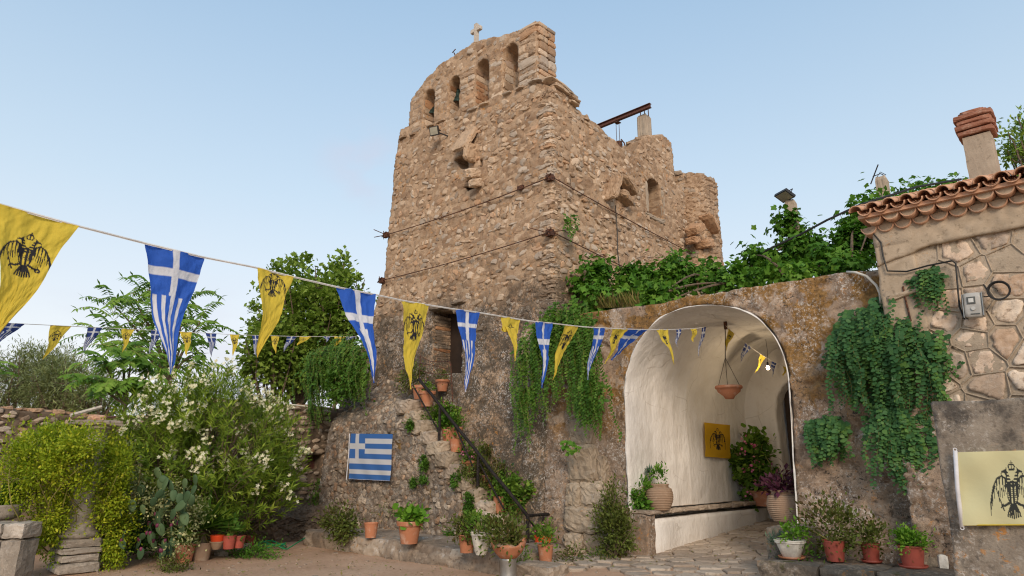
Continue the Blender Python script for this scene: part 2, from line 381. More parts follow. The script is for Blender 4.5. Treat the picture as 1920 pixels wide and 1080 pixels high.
def stone(name, c1, c2, c3, dark=None, white=0, orange=0, moss=0, mossz=None, darkc=(.05, .045, .04), fine=1., tintamt=.5, bump=.5, mossc=(.20, .115, .03), extra=None, speck=0, speckz=None):
    m = MT(name)
    a = m.noise(1.1, 5, .6); b = m.noise(6.5, 6, .65); c = m.noise(38, 5, .7); t = m.tint()
    f = m.math('ADD', m.math('MULTIPLY', b, .55), m.math('MULTIPLY', t, tintamt*.5)); f = m.math('ADD', f, m.math('MULTIPLY', m.math('SUBTRACT', a, .5), .45))
    col = m.ramp(f, [(.25, c1), (.5, c2), (.78, c3)])
    if tintamt > .65:
        col = m.mix(m.math('MULTIPLY', m.rng(m.math('FRACT', m.math('MULTIPLY', t, 7.31)), .62, .72), .55), col, (.40, .36, .31)); col = m.mix(m.math('MULTIPLY', m.rng(m.math('FRACT', m.math('MULTIPLY', t, 13.7)), .80, .86), .6), col, (.46, .26, .14)); col = m.mix(m.math('MULTIPLY', m.rng(m.math('FRACT', m.math('MULTIPLY', t, 23.9)), .78, .84), .5), col, tuple(x*.55 for x in c1))
    col = m.mix(m.rng(m.noise(14, 3, .6), .55, .75), col, tuple(x*.62 for x in c1), 'MIX')
    if white: # pale lichen and lime
        w = m.math('MULTIPLY', m.rng(m.noise(9, 6, .75), .60-.1*white, .70), m.rng(m.noise(1.6, 3, .5), .42, .6)); col = m.mix(m.math('MULTIPLY', w, min(1, .5+white*.4)), col, (.52, .49, .45))
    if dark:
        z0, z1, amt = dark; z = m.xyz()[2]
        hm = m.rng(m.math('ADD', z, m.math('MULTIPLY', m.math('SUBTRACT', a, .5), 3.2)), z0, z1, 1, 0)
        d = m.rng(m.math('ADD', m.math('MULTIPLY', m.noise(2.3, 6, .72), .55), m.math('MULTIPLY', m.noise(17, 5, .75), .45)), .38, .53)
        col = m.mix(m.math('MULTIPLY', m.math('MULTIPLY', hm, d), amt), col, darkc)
    if orange:
        o = m.math('MULTIPLY', m.rng(m.noise(13, 5, .7, dist=.4), .56, .64), m.rng(m.noise(1.3, 3, .55, v=m.vmap(m.pos(), (1, 1, 1))), .60-.16*orange, .68))
        col = m.mix(m.math('MULTIPLY', o, .85), col, (.46, .20, .04))
    if moss:
        q = m.rng(m.math('ADD', m.noise(1.9, 5, .6), m.math('MULTIPLY', m.noise(11, 4, .6), .12)), .70-.12*moss, .76-.12*moss)
        if mossz: q = m.math('MULTIPLY', q, m.rng(m.math('ADD', m.xyz()[2], m.math('MULTIPLY', m.math('SUBTRACT', m.noise(2.2, 4, .6), .5), 3.0)), mossz[0], mossz[1]))
        col = m.mix(m.math('MULTIPLY', q, .9), col, m.mix(m.rng(m.noise(19, 4, .7), .4, .62), mossc, tuple(x*.55 for x in mossc)))
    if speck:
        if speckz: zm = m.rng(m.math('ADD', m.xyz()[2], m.math('MULTIPLY', m.math('SUBTRACT', m.noise(1.3, 4, .6), .5), 2.6)), speckz[0], speckz[1], 1, 0); speck = m.math('MULTIPLY', zm, speck)
        w = m.math('MULTIPLY', m.rng(m.noise(26, 4, .8), .53, .60), m.rng(m.noise(2.1, 4, .6), .40, .62)); col = m.mix(m.math('MULTIPLY', w, speck), col, (.56, .53, .49))
        k = m.math('MULTIPLY', m.rng(m.noise(21, 5, .8, dist=.5), .54, .60), m.rng(m.noise(1.7, 4, .6, v=m.vmap(m.pos(), (1.3, 1.1, 1.2))), .42, .60)); col = m.mix(m.math('MULTIPLY', k, speck), col, (.035, .032, .03))
    if extra: col = extra(m, col)
    n1 = m.bump(b, bump*.7, .03); n2 = m.bump(c, bump, .012*fine, n1); n3 = m.bump(m.vor(60), bump*.5, .006, n2)
    return m.done(col, .92, n3, .15)
M = {}
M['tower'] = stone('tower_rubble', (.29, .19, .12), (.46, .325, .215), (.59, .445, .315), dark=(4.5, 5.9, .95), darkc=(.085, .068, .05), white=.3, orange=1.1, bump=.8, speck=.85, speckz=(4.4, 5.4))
M['tstone'] = stone('tower_stone', (.34, .23, .15), (.50, .37, .255), (.61, .475, .35), dark=(4.3, 5.8, .85), darkc=(.09, .075, .06), white=.2, orange=.3, tintamt=.9)
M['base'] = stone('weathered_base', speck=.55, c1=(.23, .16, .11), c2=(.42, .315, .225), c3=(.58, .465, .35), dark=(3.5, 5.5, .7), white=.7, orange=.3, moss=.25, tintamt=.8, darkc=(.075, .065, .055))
M['bstone'] = stone('base_stone', (.25, .175, .12), (.48, .37, .27), (.66, .55, .43), dark=(2, 5.5, .5), white=.7, orange=.3, tintamt=.9)
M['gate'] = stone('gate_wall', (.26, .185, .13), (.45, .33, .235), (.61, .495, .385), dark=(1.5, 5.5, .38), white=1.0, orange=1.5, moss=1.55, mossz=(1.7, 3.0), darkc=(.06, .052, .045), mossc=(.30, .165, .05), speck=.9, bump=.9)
M['slab'] = stone('grey_render', (.20, .165, .13), (.32, .275, .22), (.44, .39, .32), dark=(-3, 3.2, .0), white=.5, orange=.7, speck=.8, tintamt=.3, extra=lambda m, col: m.mix(m.math('MULTIPLY', m.rng(m.math('ADD', m.math('ADD', m.math('MULTIPLY', m.noise(2.6, 7, .75), .7), m.math('MULTIPLY', m.noise(1.0, 3, .5), .3)), m.rng(m.xyz()[2], 1.2, 2.3, -.05, .09)), .48, .60), .8), col, (.055, .05, .046)))
M['ledge'] = stone('ledge_stone', (.25, .19, .14), (.42, .34, .26), (.56, .47, .38), dark=(-.6, .7, .6), white=.8, orange=.2)
M['quoin'] = stone('quoin_stone', (.31, .24, .17), (.49, .395, .29), (.62, .53, .42), dark=(3, 5, .25), white=.5, orange=.5)
M['garden'] = stone('garden_wall_mortar', (.14, .10, .07), (.24, .17, .115), (.36, .27, .19), dark=(2, 4, .4))
M['gstone'] = stone('garden_stone', (.27, .195, .135), (.46, .355, .26), (.61, .50, .385), dark=(1, 4, .3), tintamt=.9)
M['hmortar'] = stone('house_mortar', (.36, .29, .215), (.47, .385, .29), (.55, .46, .36), dark=(1.0, 3.5, .6), darkc=(.11, .095, .075), orange=.3, tintamt=.2)
M['brick'] = stone('reddish_reveal', (.24, .12, .06), (.40, .22, .12), (.52, .33, .20), tintamt=.8)
M['hstone'] = stone('house_stone', (.44, .30, .20), (.66, .51, .385), (.78, .67, .54), dark=(1.0, 3.3, .4), speck=.25, tintamt=.8)
M['hplaster'] = stone('house_plaster', (.38, .30, .215), (.50, .405, .30), (.57, .475, .365), dark=(1.5, 3.0, .4), tintamt=.1, fine=.5, bump=.35)
M['paving'] = stone('paving_stone', (.30, .235, .18), (.43, .355, .28), (.54, .465, .38), white=.3, tintamt=.5)
M['marble'] = stone('old_marble', (.34, .29, .235), (.48, .425, .36), (.60, .55, .48), dark=(.2, 2, .35), white=.4)
M['concrete'] = stone('concrete', (.36, .29, .22), (.47, .39, .30), (.55, .47, .37), tintamt=.1, bump=.25)
M['moss_stone'] = stone('mossy_ledge', (.20, .16, .12), (.34, .28, .21), (.48, .42, .34), dark=(0, 2, .7), white=.7, orange=1.2, moss=.2, mossc=(.10, .10, .03))
def mk_simple(name, col, rough=.7, n=(6, .15), bump=.1, metal=0., spec=.3, rnd=.0, bs=30):
    m = MT(name); f = m.noise(n[0], 4, .6, v=m.pos()); c = m.mix(m.rng(f, .3, .7), tuple(x*(1-n[1]) for x in col), tuple(min(1, x*(1+n[1])) for x in col))
    if rnd: c = m.mix(m.math('MULTIPLY', m.tint(), rnd), c, tuple(x*.45 for x in col))
    return m.done(c, rough, m.bump(m.noise(bs, 4, .6), bump, .01), spec, metal)
def plaster():
    m = MT('white_plaster'); a = m.noise(1.3, 5, .6); b = m.noise(9, 6, .6)
    c = m.ramp(a, [(.3, (.62, .59, .55)), (.6, (.74, .715, .68))]); c = m.mix(m.math('MULTIPLY', m.rng(b, .62, .75), .35), c, (.50, .44, .36))
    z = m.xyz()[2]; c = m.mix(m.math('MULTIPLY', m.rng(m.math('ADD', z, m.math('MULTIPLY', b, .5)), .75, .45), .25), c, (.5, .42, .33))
    st = m.math('MULTIPLY', m.rng(m.noise(2.4, 6, .7, v=m.vmap(m.pos(), (1, 1, .35))), .55, .72), .40); c = m.mix(st, c, (.46, .39, .31))
    ck = m.vor(1.7, feat='DISTANCE_TO_EDGE', v=m.mix(.22, m.pos(), m.N.new('ShaderNodeTexNoise').outputs['Color'])); ck = m.math('MULTIPLY', m.rng(ck, .014, .003), m.rng(m.noise(1.1, 2), .46, .56)); c = m.mix(m.math('MULTIPLY', ck, .3), c, (.30, .25, .2))
    return m.done(c, .8, m.bump(m.noise(20, 5, .65), .4, .012, m.bump(m.noise(4.5, 4, .6, v=m.vmap(m.pos(), (1, 1, .5))), .8, .05)), .2)
M['plaster'] = plaster()
def dirt():
    m = MT('earth'); a = m.noise(.9, 6, .6); b = m.noise(14, 6, .7); c = m.ramp(m.math('ADD', m.math('MULTIPLY', a, .6), m.math('MULTIPLY', b, .4)), [(.3, (.33, .205, .13)), (.5, (.46, .30, .20)), (.7, (.55, .385, .265))])
    c = m.mix(m.math('MULTIPLY', m.rng(m.noise(70, 3, .7), .64, .72), .6), c, (.50, .42, .33))
    return m.done(c, .95, m.bump(m.noise(90, 4, .7), .4, .01, m.bump(b, .5, .03)), .1)
M['dirt'] = dirt()
def terracotta(nm, base, n2=(.5, .36, .27)):
    m = MT(nm); a = m.noise(7, 6, .65); c = m.mix(m.math('MULTIPLY', m.rng(a, .5, .72), .55), m.mix(m.math('MULTIPLY', m.tint(), .45), base, tuple(x*.62 for x in base)), n2)
    c = m.mix(m.math('MULTIPLY', m.rng(m.noise(22, 5, .7), .60, .72), .35), c, (.13, .10, .07))
    return m.done(c, .85, m.bump(m.noise(45, 4, .7), .3, .006), .2)
M['terra'] = terracotta('terracotta', (.46, .19, .10), (.56, .42, .33)); M['tile'] = terracotta('roof_tile', (.60, .35, .225), (.66, .52, .40))
M['plastic'] = mk_simple('red_plastic', (.36, .085, .06), .45); M['tiledark'] = terracotta('weathered_tile', (.34, .15, .095), (.46, .32, .24)); M['orangep'] = mk_simple('orange_plastic', (.62, .07, .02), .4)
M['whitepot'] = mk_simple('white_pot', (.62, .59, .52), .6, (14, .15)); M['clay'] = terracotta('pale_clay', (.36, .245, .165), (.46, .36, .27))
def rust(nm, a, b): m = MT(nm); return m.done(m.mix(m.rng(m.noise(25, 6, .7), .4, .62), a, b), .8, m.bump(m.noise(60, 4), .4, .004), .3, .2)
M['rust'] = rust('rusty_iron', (.05, .03, .024), (.16, .065, .035)); M['iron'] = rust('dark_iron', (.012, .011, .011), (.035, .026, .022)); M['beam'] = rust('red_beam', (.10, .04, .032), (.17, .08, .055))
M['steel'] = mk_simple('steel', (.38, .38, .36), .35, metal=.8); M['black'] = mk_simple('black_rubber', (.02, .02, .02), .5); M['bark'] = mk_simple('bark', (.13, .095, .065), .95, (20, .4), .5)
M['stem'] = mk_simple('green_stem', (.24, .21, .07), .8); M['bell'] = mk_simple('bronze_patina', (.035, .06, .05), .55, (15, .5), .2, .6)
M['cord'] = mk_simple('white_cord', (.62, .60, .57), .8); M['whitepipe'] = mk_simple('white_pipe', (.62, .58, .50), .5); M['lightframe'] = mk_simple('lamp_housing', (.03, .03, .032), .4)
M['lamp_glass'] = mk_simple('lamp_glass', (.34, .32, .25), .3, spec=.4); M['door'] = mk_simple('dark_wood_and_doorway_shade', (.035, .022, .015), .7); M['greenhose'] = mk_simple('green_hose', (.01, .24, .10), .4)  # door tone also paints the shade inside the tower doorway
M['meter'] = mk_simple('grey_meter_case', (.42, .41, .38), .35); M['meterglass'] = mk_simple('meter_window', (.08, .085, .08), .15); M['crosswhite'] = mk_simple('cross_stone', (.50, .44, .37), .85, (20, .2), .3)
M['dial'] = mk_simple('meter_print', (.55, .55, .52), .4)
def leaf(nm, c1, c2, c3, tr=.28, rough=.5, ret=None):
    m = MT(nm); t = m.attr(); n = m.noise(1.4, 3, .6); f = m.math('ADD', m.math('MULTIPLY', t, .7), m.math('MULTIPLY', n, .3))
    c = m.ramp(f, [(.15, c1), (.5, c2), (.92, c3)]); m.done(c, rough, None, .12)
    T = m.N.new('ShaderNodeBsdfTranslucent'); m.L.new(m.mix(1., c, (1.25, 1.35, .7), 'MULTIPLY'), T.inputs[0]); X = m.N.new('ShaderNodeMixShader'); X.inputs[0].default_value = tr
    m.L.new(m.bsdf.outputs[0], X.inputs[1]); m.L.new(T.outputs[0], X.inputs[2]); m.L.new(X.outputs[0], m.out.inputs[0]); return m.m
M['L_oleander'] = leaf('oleander_leaf', (.035, .07, .010), (.16, .245, .025), (.42, .49, .07))
M['L_jasmine'] = leaf('yellow_green_leaf', (.09, .15, .010), (.26, .345, .02), (.60, .55, .05))
M['L_vine'] = leaf('vine_leaf', (.04, .11, .014), (.085, .21, .024), (.2, .35, .05))
M['L_caper'] = leaf('caper_leaf', (.03, .085, .03), (.065, .16, .055), (.16, .28, .06), rough=.42)
M['L_caper2'] = leaf('dark_caper_leaf', (.04, .095, .015), (.08, .18, .025), (.19, .30, .05), rough=.45)
M['L_ail'] = leaf('compound_leaf', (.06, .14, .018), (.13, .25, .032), (.27, .39, .07))
M['L_poplar'] = leaf('broad_tree_leaf', (.08, .14, .02), (.19, .29, .045), (.36, .46, .10))
M['L_olive'] = leaf('olive_leaf', (.085, .105, .035), (.17, .20, .075), (.29, .32, .14), tr=.15)
M['L_dark'] = leaf('reddish_shrub_leaf', (.085, .05, .02), (.10, .13, .028), (.19, .24, .05))
M['L_bright'] = leaf('bright_herb_leaf', (.06, .16, .012), (.14, .30, .03), (.30, .46, .07))
M['L_green'] = leaf('geranium_leaf', (.05, .115, .015), (.11, .21, .028), (.24, .34, .05))
M['L_purple'] = leaf('purple_leaf', (.05, .018, .03), (.10, .03, .06), (.17, .09, .10)); M['L_blue'] = leaf('blue_green_leaf', (.05, .10, .08), (.09, .16, .12), (.16, .26, .17))
M['L_dry'] = leaf('dry_grass', (.16, .12, .05), (.26, .21, .08), (.20, .26, .05))
M['pad'] = leaf('cactus_pad', (.04, .075, .035), (.065, .11, .05), (.11, .16, .07), tr=0, rough=.6)
M['petal_cream'] = leaf('cream_petal', (.62, .56, .34), (.74, .70, .48), (.80, .78, .62), tr=.2, rough=.7); M['petal_pink'] = leaf('pink_petal', (.62, .10, .28), (.72, .18, .38), (.78, .34, .5), tr=.2)
M['petal_orange'] = leaf('orange_petal', (.7, .2, .04), (.7, .3, .06), (.75, .4, .1)); M['fruit'] = mk_simple('cactus_fruit', (.16, .03, .07), .5, rnd=.4); M['bud'] = leaf('pale_bud', (.30, .34, .14), (.45, .45, .22), (.6, .56, .3))
def cloth(nm, bgc, inkc, fade=.15):
    m = MT(nm); i = m.attr('ink'); w = m.noise(5, 4, .6); c = m.mix(m.math('MULTIPLY', w, fade), bgc, tuple(min(1, x*1.5) for x in bgc)); c = m.mix(i, c, inkc)
    m.done(c, .75, m.bump(m.noise(18, 3, .6), .25, .01), .25)
    T = m.N.new('ShaderNodeBsdfTranslucent'); m.L.new(c, T.inputs[0]); X = m.N.new('ShaderNodeMixShader'); X.inputs[0].default_value = .3
    m.L.new(m.bsdf.outputs[0], X.inputs[1]); m.L.new(T.outputs[0], X.inputs[2]); m.L.new(X.outputs[0], m.out.inputs[0]); return m.m
M['f_yellow'] = cloth('yellow_pennant', (.64, .49, .06), (.025, .025, .03)); M['f_blue'] = cloth('blue_pennant', (.03, .11, .48), (.68, .69, .73))
M['f_navy'] = cloth('navy_pennant', (.035, .06, .22), (.58, .60, .64)); M['f_gold'] = cloth('gold_flag', (.62, .37, .02), (.03, .025, .02)); M['f_pale'] = cloth('faded_yellow_flag', (.72, .68, .40), (.045, .05, .045))
M['f_flag'] = cloth('flag_blue', (.06, .18, .50), (.74, .74, .76)); M['hem'] = mk_simple('pale_hem', (.62, .62, .64), .8)
bu = MT('lit_bulb'); em = bu.N.new('ShaderNodeEmission'); em.inputs[0].default_value = (1, .78, .5, 1); em.inputs[1].default_value = 40; bu.L.new(em.outputs[0], bu.out.inputs[0]); M['bulb'] = bu.m
# ------------------------------------------------------------------ ground
GY = 9.9            # plane of the gateway front
def gz(x, y):
    r = sst(-8.6, -6.6, x)*sst(7.2, 9.9, y)*.17
    return r + np.clip(y-9.9, 0, 4.5)*.068*sst(-7.2, -6.6, x)
xs = np.concatenate([np.linspace(-16, 2, 121)]); ys = np.linspace(-2, 9.85, 90)
gx, gy = np.meshgrid(xs, ys, indexing='ij'); z = gz(gx, gy)+.022*fbm(gx*.9, gy*.9, 4, 3)+.006*fbm(gx*7, gy*7, 3, 4)
z -= .1*sst(2.2, 1.6, np.minimum(np.minimum(gx+18, 4-gx), np.minimum(gy+4, 99-gy)))*0
ix = np.arange(len(xs)*len(ys)).reshape(len(xs), len(ys))
q = np.stack([ix[:-1, :-1].ravel(), ix[1:, :-1].ravel(), ix[1:, 1:].ravel(), ix[:-1, 1:].ravel()], 1)
ground = ob('ground', np.stack([gx, gy, z], -1).reshape(-1, 3), q, M['dirt'], None, True); tag(ground, 'dry brown earth yard in front of the stone tower', None, None, 'structure')
far = ob('far_ground', [(-1500, -1500, -.06), (1500, -1500, -.06), (1500, 1500, -.06), (-1500, 1500, -.06)], [(0, 1, 2, 3)], M['dirt']); tag(far, 'dry earth reaching to the horizon', None, None, 'structure')
# stone floor of the passage (base sheet) + flagstones
pf = ob('passage_floor', [(-8.1, 8.6, .075), (-3.4, 8.6, .075), (-3.4, 9.9, .15), (-3.4, 14.6, .46), (-6.8, 14.6, .46), (-6.8, 9.9, .15), (-8.1, 9.3, .10)], [(0, 1, 2, 3, 4, 5, 6)], M['dirt']); tag(pf, 'worn stone floor climbing into the vaulted passage', None, None, 'structure')
pts = []
for i in range(16):
    for j in range(22):
        pts.append((-8.3+i*.36+RNG.uniform(-.13, .13)+(j % 2)*.15, 7.6+j*.31+RNG.uniform(-.1, .1)))
cells = voronoi_cells(pts, (-8.8, 7.4, -3.4, 14.6), .012)
np_ = 0
for k, P in enumerate(cells):
    if P is None: continue
    c = P.mean(0)
    if c[1] > 9.9 and (c[0] < -6.45 or c[0] > -3.8): continue
    if c[1] < 9.9 and (c[0] < -8.0 or c[1] < 7.9+.35*math.sin(c[0]*3) or c[0] > -3.9): continue
    if c[1] < 8.6 and RNG.random() < .18: continue
    g = float(gz(np.array(c[0]), np.array(c[1])))
    V, F = poly_stone(P, np.array([0, 0, g-.01]), np.array([1., 0, 0]), np.array([0, 1., 0]), np.array([0, 0, 1.]), -.03, .035+RNG.uniform(-.008, .01), .012, k, .008)
    if c[1] > 9.9: V[:, 2] += (V[:, 1]-c[1])*.068
    ob('paving_stone', V, F, M['paving'], pf, loc=(c[0], c[1], g)); np_ += 1

# ------------------------------------------------------------------ the tower
XR, YF, XL, YB = -8.3, 10.0, -13.75, 17.4
tower = thing('bell_tower', 'tall ruined rubble stone bell tower with arched belfry wall, behind the stair', 'tower', (XR, YF, 0))
def fprof(u, v): return .55*np.clip((4.8-v)/4.8, 0, 1)**1.6 + .05*fbm(u*.6, v*.6, 3, 77)
def PF(px, py, extra=0):
    y = YF
    for _ in range(4):
        p = PY(px, py, y); y = YF-float(fprof(np.array(p[0]), np.array(p[2])))-extra
    return (p[0], p[2])
outl = [(597, 1000), (600, 930), (605, 870), (622, 800), (648, 735), (668, 680), (690, 620), (706, 570), (718, 535), (724, 500), (728, 440), (735, 380), (741, 310), (751, 243), (768, 236), (772, 186), (800, 150), (824, 124), (850, 106), (888, 80), (940, 68), (975, 57), (1003, 48), (1007, 60), (1008, 130), (1008, 157), (1022, 158), (1036, 166)]
fp = [PF(*p) for p in outl]; zt = fp[-1][1]; fp[0] = (fp[0][0], -.3)
fp = fp+[(XR, zt), (XR, -.3)]
holes = []
for (xa, xb, ya, yb, ysl, ysr) in ((796, 813, 182, 166, 243, 232), (843, 861, 152, 139, 216, 207), (893, 916, 124, 110, 198, 187), (946, 971, 98, 79, 178, 164)):
    xa -= 3; xb += 1; a = PF(xa, ysl); b = PF(xb, ysr); c = PF(xb, yb+14); w = (b[0]-a[0])/2; cx = (a[0]+b[0])/2; zs = c[1]
    zl = min(a[1], b[1]); holes.append([(a[0], zl), (b[0], zl)]+[(cx+w*cos(t), zs+w*1.1*sin(t)) for t in np.linspace(0, pi, 9)])
BELF = holes[:]
h1 = [PF(812, 583), PF(866, 583), PF(866, 700), PF(812, 700)]; holes.append(h1)          # doorway over the stair
holes.append([PF(852, 300), PF(878, 288), PF(881, 316), PF(866, 318)]); holes.append([PF(866, 346), PF(884, 338), PF(896, 350), PF(878, 360)])                    # slot under the hood
holes.append([PF(900, 300), PF(905, 298), PF(906, 312), PF(901, 314)])
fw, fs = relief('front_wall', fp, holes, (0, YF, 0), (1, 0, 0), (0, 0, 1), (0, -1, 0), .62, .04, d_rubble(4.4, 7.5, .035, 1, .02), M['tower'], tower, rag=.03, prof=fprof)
# side wall (towards the right)
spx = [(1037, 164), (1046, 160), (1078, 184), (1074, 196), (1098, 222), (1118, 232), (1133, 252), (1150, 262), (1163, 277), (1180, 284), (1196, 297), (1199, 262), (1218, 254), (1241, 251), (1258, 269), (1262, 310), (1266, 346), (1284, 350), (1300, 342), (1320, 337), (1337, 345), (1341, 400), (1345, 470), (1346, 540)]
sp = [PX(px, py, XR) for px, py in spx]; sp = [(p[1], p[2]) for p in sp]; yb = sp[-1][0]
sp[0] = (YF+.04, sp[0][1]); sp += [(yb, 2.5), (YF+.04, 2.5)]
def SX(px, py): p = PX(px, py, XR); return (p[1], p[2])
win = [SX(1214, 400), SX(1238, 418)]
wy0, wy1 = SX(1214, 380)[0], SX(1239, 380)[0]; wz0 = SX(1226, 404)[1]; wz1 = SX(1226, 352)[1]; wc, ww = (wy0+wy1)/2, (wy1-wy0)/2
sh = [[(wy0, wz0), (wy1, wz0)]+[(wc+ww*cos(t), wz1+ww*.7*sin(t)) for t in np.linspace(0, pi, 9)], [SX(1153, 376), SX(1158, 360), SX(1163, 346), SX(1176, 356), SX(1168, 372)], [SX(1291, 418), SX(1298, 420), SX(1298, 409), SX(1292, 408)]]
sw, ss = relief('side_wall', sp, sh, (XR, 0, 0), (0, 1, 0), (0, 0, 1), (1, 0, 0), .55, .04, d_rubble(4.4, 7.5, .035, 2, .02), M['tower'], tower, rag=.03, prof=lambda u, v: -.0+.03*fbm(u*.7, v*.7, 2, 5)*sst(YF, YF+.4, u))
# rear, left and inner walls close the block
def plainwall(name, o, ua, va, na, w, h, mat, parent, th=.5, res=.12, sd=3):
    return relief(name, [(0, 0), (w, 0), (w, h*.97), (w*.5, h), (0, h*.98)], [], o, ua, va, na, th, res, d_rubble(4, 7, .03, sd), mat, parent, rag=.02)[0]
lx = PF(728, 440)[0]
plainwall('rear_wall', (lx+.0, yb, 0), (1, 0, 0), (0, 0, 1), (0, 1, 0), XR-lx-.6, 8.3, M['tower'], tower)
plainwall('left_wall', (lx-.02, YF+.1, 0), (0, 1, 0), (0, 0, 1), (-1, 0, 0), yb-YF-.1, 8.9, M['tower'], tower, sd=9)
B().box(((lx+XR)/2, (YF+yb)/2, 7.9), (XR-lx-1.2, yb-YF-1.0, .2)).ob('roof_slab', M['concrete'], tower)
# --- stones bedded in the two faces
TST = [mesh('stone', *stone_template(s, n=6+s % 3, bev=.2+.04*(s % 3), depth=.42), M['tstone']) for s in range(12)]
TSB = [mesh('stone', *stone_template(40+s, n=6+s % 3, bev=.24, depth=.4), M['bstone']) for s in range(8)]
def lay(sdf, bb, org, ua, va, na, prof, seed, wid=(.11, .27), rowh=(.085, .15), clear=.06, fill=.8, skip=None):
    r = random.Random(seed); out = []; v = bb[1]
    while v < bb[3]:
        rh = r.uniform(*rowh); u = bb[0]+r.uniform(0, .2)
        while u < bb[2]:
            w = r.uniform(*wid); 
            if r.random() < fill: out.append((u+w/2, v+rh/2+r.uniform(-.04, .04), w*r.uniform(.8, 1.05), rh*r.uniform(.75, 1.3), r.gauss(0, .26)))
            u += w*r.uniform(.98, 1.2)
        v += rh*.97
    A = np.array(out); s = sdf(A[:, 0], A[:, 1]); A = A[s > clear]
    if skip is not None: A = A[~skip(A[:, 0], A[:, 1])]
    off = prof(A[:, 0], A[:, 1]) if prof else np.zeros(len(A))
    P = np.array(org)+A[:, :1]*np.array(ua)+A[:, 1:2]*np.array(va)+off[:, None]*np.array(na)
    return A, P
def place_stones(A, P, ua, va, na, templates, parent, nsingle, name='stone', proud=.0, dep=(.06, .11), seed=0, stuffname='small_stones', mat=None, stuffparent=None):
    r = random.Random(seed); order = np.argsort(-(A[:, 2]*A[:, 3])*(1+.3*RNG.random(len(A)))); ua, va, na = map(np.array, (ua, va, na)); VV = []; FF = []; TT = []; n0 = 0
    if np.dot(np.cross(ua, va), na) < 0: ua = -ua
    for c, i in enumerate(order):
        u, v, w, h, a = A[i]; tl = (na+ua*r.uniform(-.2, .2)+va*r.uniform(-.12, .26)); tl /= np.linalg.norm(tl)
        x = ua*cos(a)+va*sin(a); x = x-tl*(x@tl); x /= np.linalg.norm(x); y = np.cross(tl, x); d = r.uniform(*dep)
        m3 = np.stack([x*w, y*h, tl*d], 1); p = P[i]+na*(proud+r.uniform(-.012, .008)); me = templates[r.randrange(len(templates))]
        if c < nsingle: inst(name, me, p, m3, parent)
        else:
            k = len(me.vertices)
            if not hasattr(place_stones, 'c'): place_stones.c = {}
            if me.name not in place_stones.c:
                co = np.zeros(k*3); me.vertices.foreach_get('co', co); place_stones.c[me.name] = (co.reshape(-1, 3), [tuple(p_.vertices) for p_ in me.polygons])
            co, fs_ = place_stones.c[me.name]
            VV.append(co @ m3.T+p); FF += [tuple(q_+n0 for q_ in f) for f in fs_]; TT.append(np.full(k, r.random())); n0 += k
    if VV: ob(stuffname, np.concatenate(VV), FF, mat, stuffparent or parent, attr=np.concatenate(TT), kind='stuff')
def nobelf(u, v): return (v > BZ(u)) & (u < -8.6)
bzl = (BELF[0][0], BELF[3][0])
def BZ(u): return BELF[0][0][1]+(u-BELF[0][0][0])*(BELF[3][0][1]-BELF[0][0][1])/(BELF[3][0][0]-BELF[0][0][0])
A1, P1 = lay(fs, (-14.4, .3, XR-.02, 11.3), (0, YF, 0), (1, 0, 0), (0, 0, 1), (0, -1, 0), fprof, 5, wid=(.07, .36), rowh=(.06, .19), fill=.76, skip=lambda u, v: (v > BZ(u)-.05) | (v < 4.3+.9*fbm(u*.8, v*.8, 2, 66)))
place_stones(A1, P1, (1, 0, 0), (0, 0, 1), (0, -1, 0), TST, tower, 190, seed=1, mat=M['tstone'], dep=(.04, .095))
A2, P2 = lay(ss, (YF+.03, 3.8, yb, 10.2), (XR, 0, 0), (0, 1, 0), (0, 0, 1), (1, 0, 0), None, 6, wid=(.08, .30), rowh=(.07, .17), fill=.74)
place_stones(A2, P2, (0, 1, 0), (0, 0, 1), (1, 0, 0), TST, tower, 100, seed=2, mat=M['tstone'], stuffname='small_stones', dep=(.04, .095))
# belfry masonry: coursed blocks on piers and gable
r = random.Random(3); BM = []
for m_ in range(5):
    V, F = rough_block((0, 0, 0), (1, 1, 1), m_, 4, .34, .055); BM.append(mesh('belfry_block', V, F, M['tstone']))
BMR = []
for m_ in range(3):
    V, F = rough_block((0, 0, 0), (1, 1, 1), m_+20, 4, .34, .055); BMR.append(mesh('reveal_brick', V, F, M['brick']))
def bblock(u, v, w, h, y=YF+.025, d=.15, a=0, face=0, red=0):
    y += r.uniform(-.015, .02); a = r.uniform(-.05, .05)
    V3 = rotz(0) @ roty(-a) @ np.diag([w, d, h])
    if face: V3 = rotz(pi/2) @ np.diag([w, d, h])
    inst('belfry_block', r.choice(BMR if red else BM), (u, y, v), V3, tower)
jx = [fp[[i for i, o in enumerate(outl) if o == (772, 186)][0]][0]+.03]+[p for hset in BELF for p in (hset[0][0], hset[1][0])]+[fp[outl.index((1008, 130))][0]]
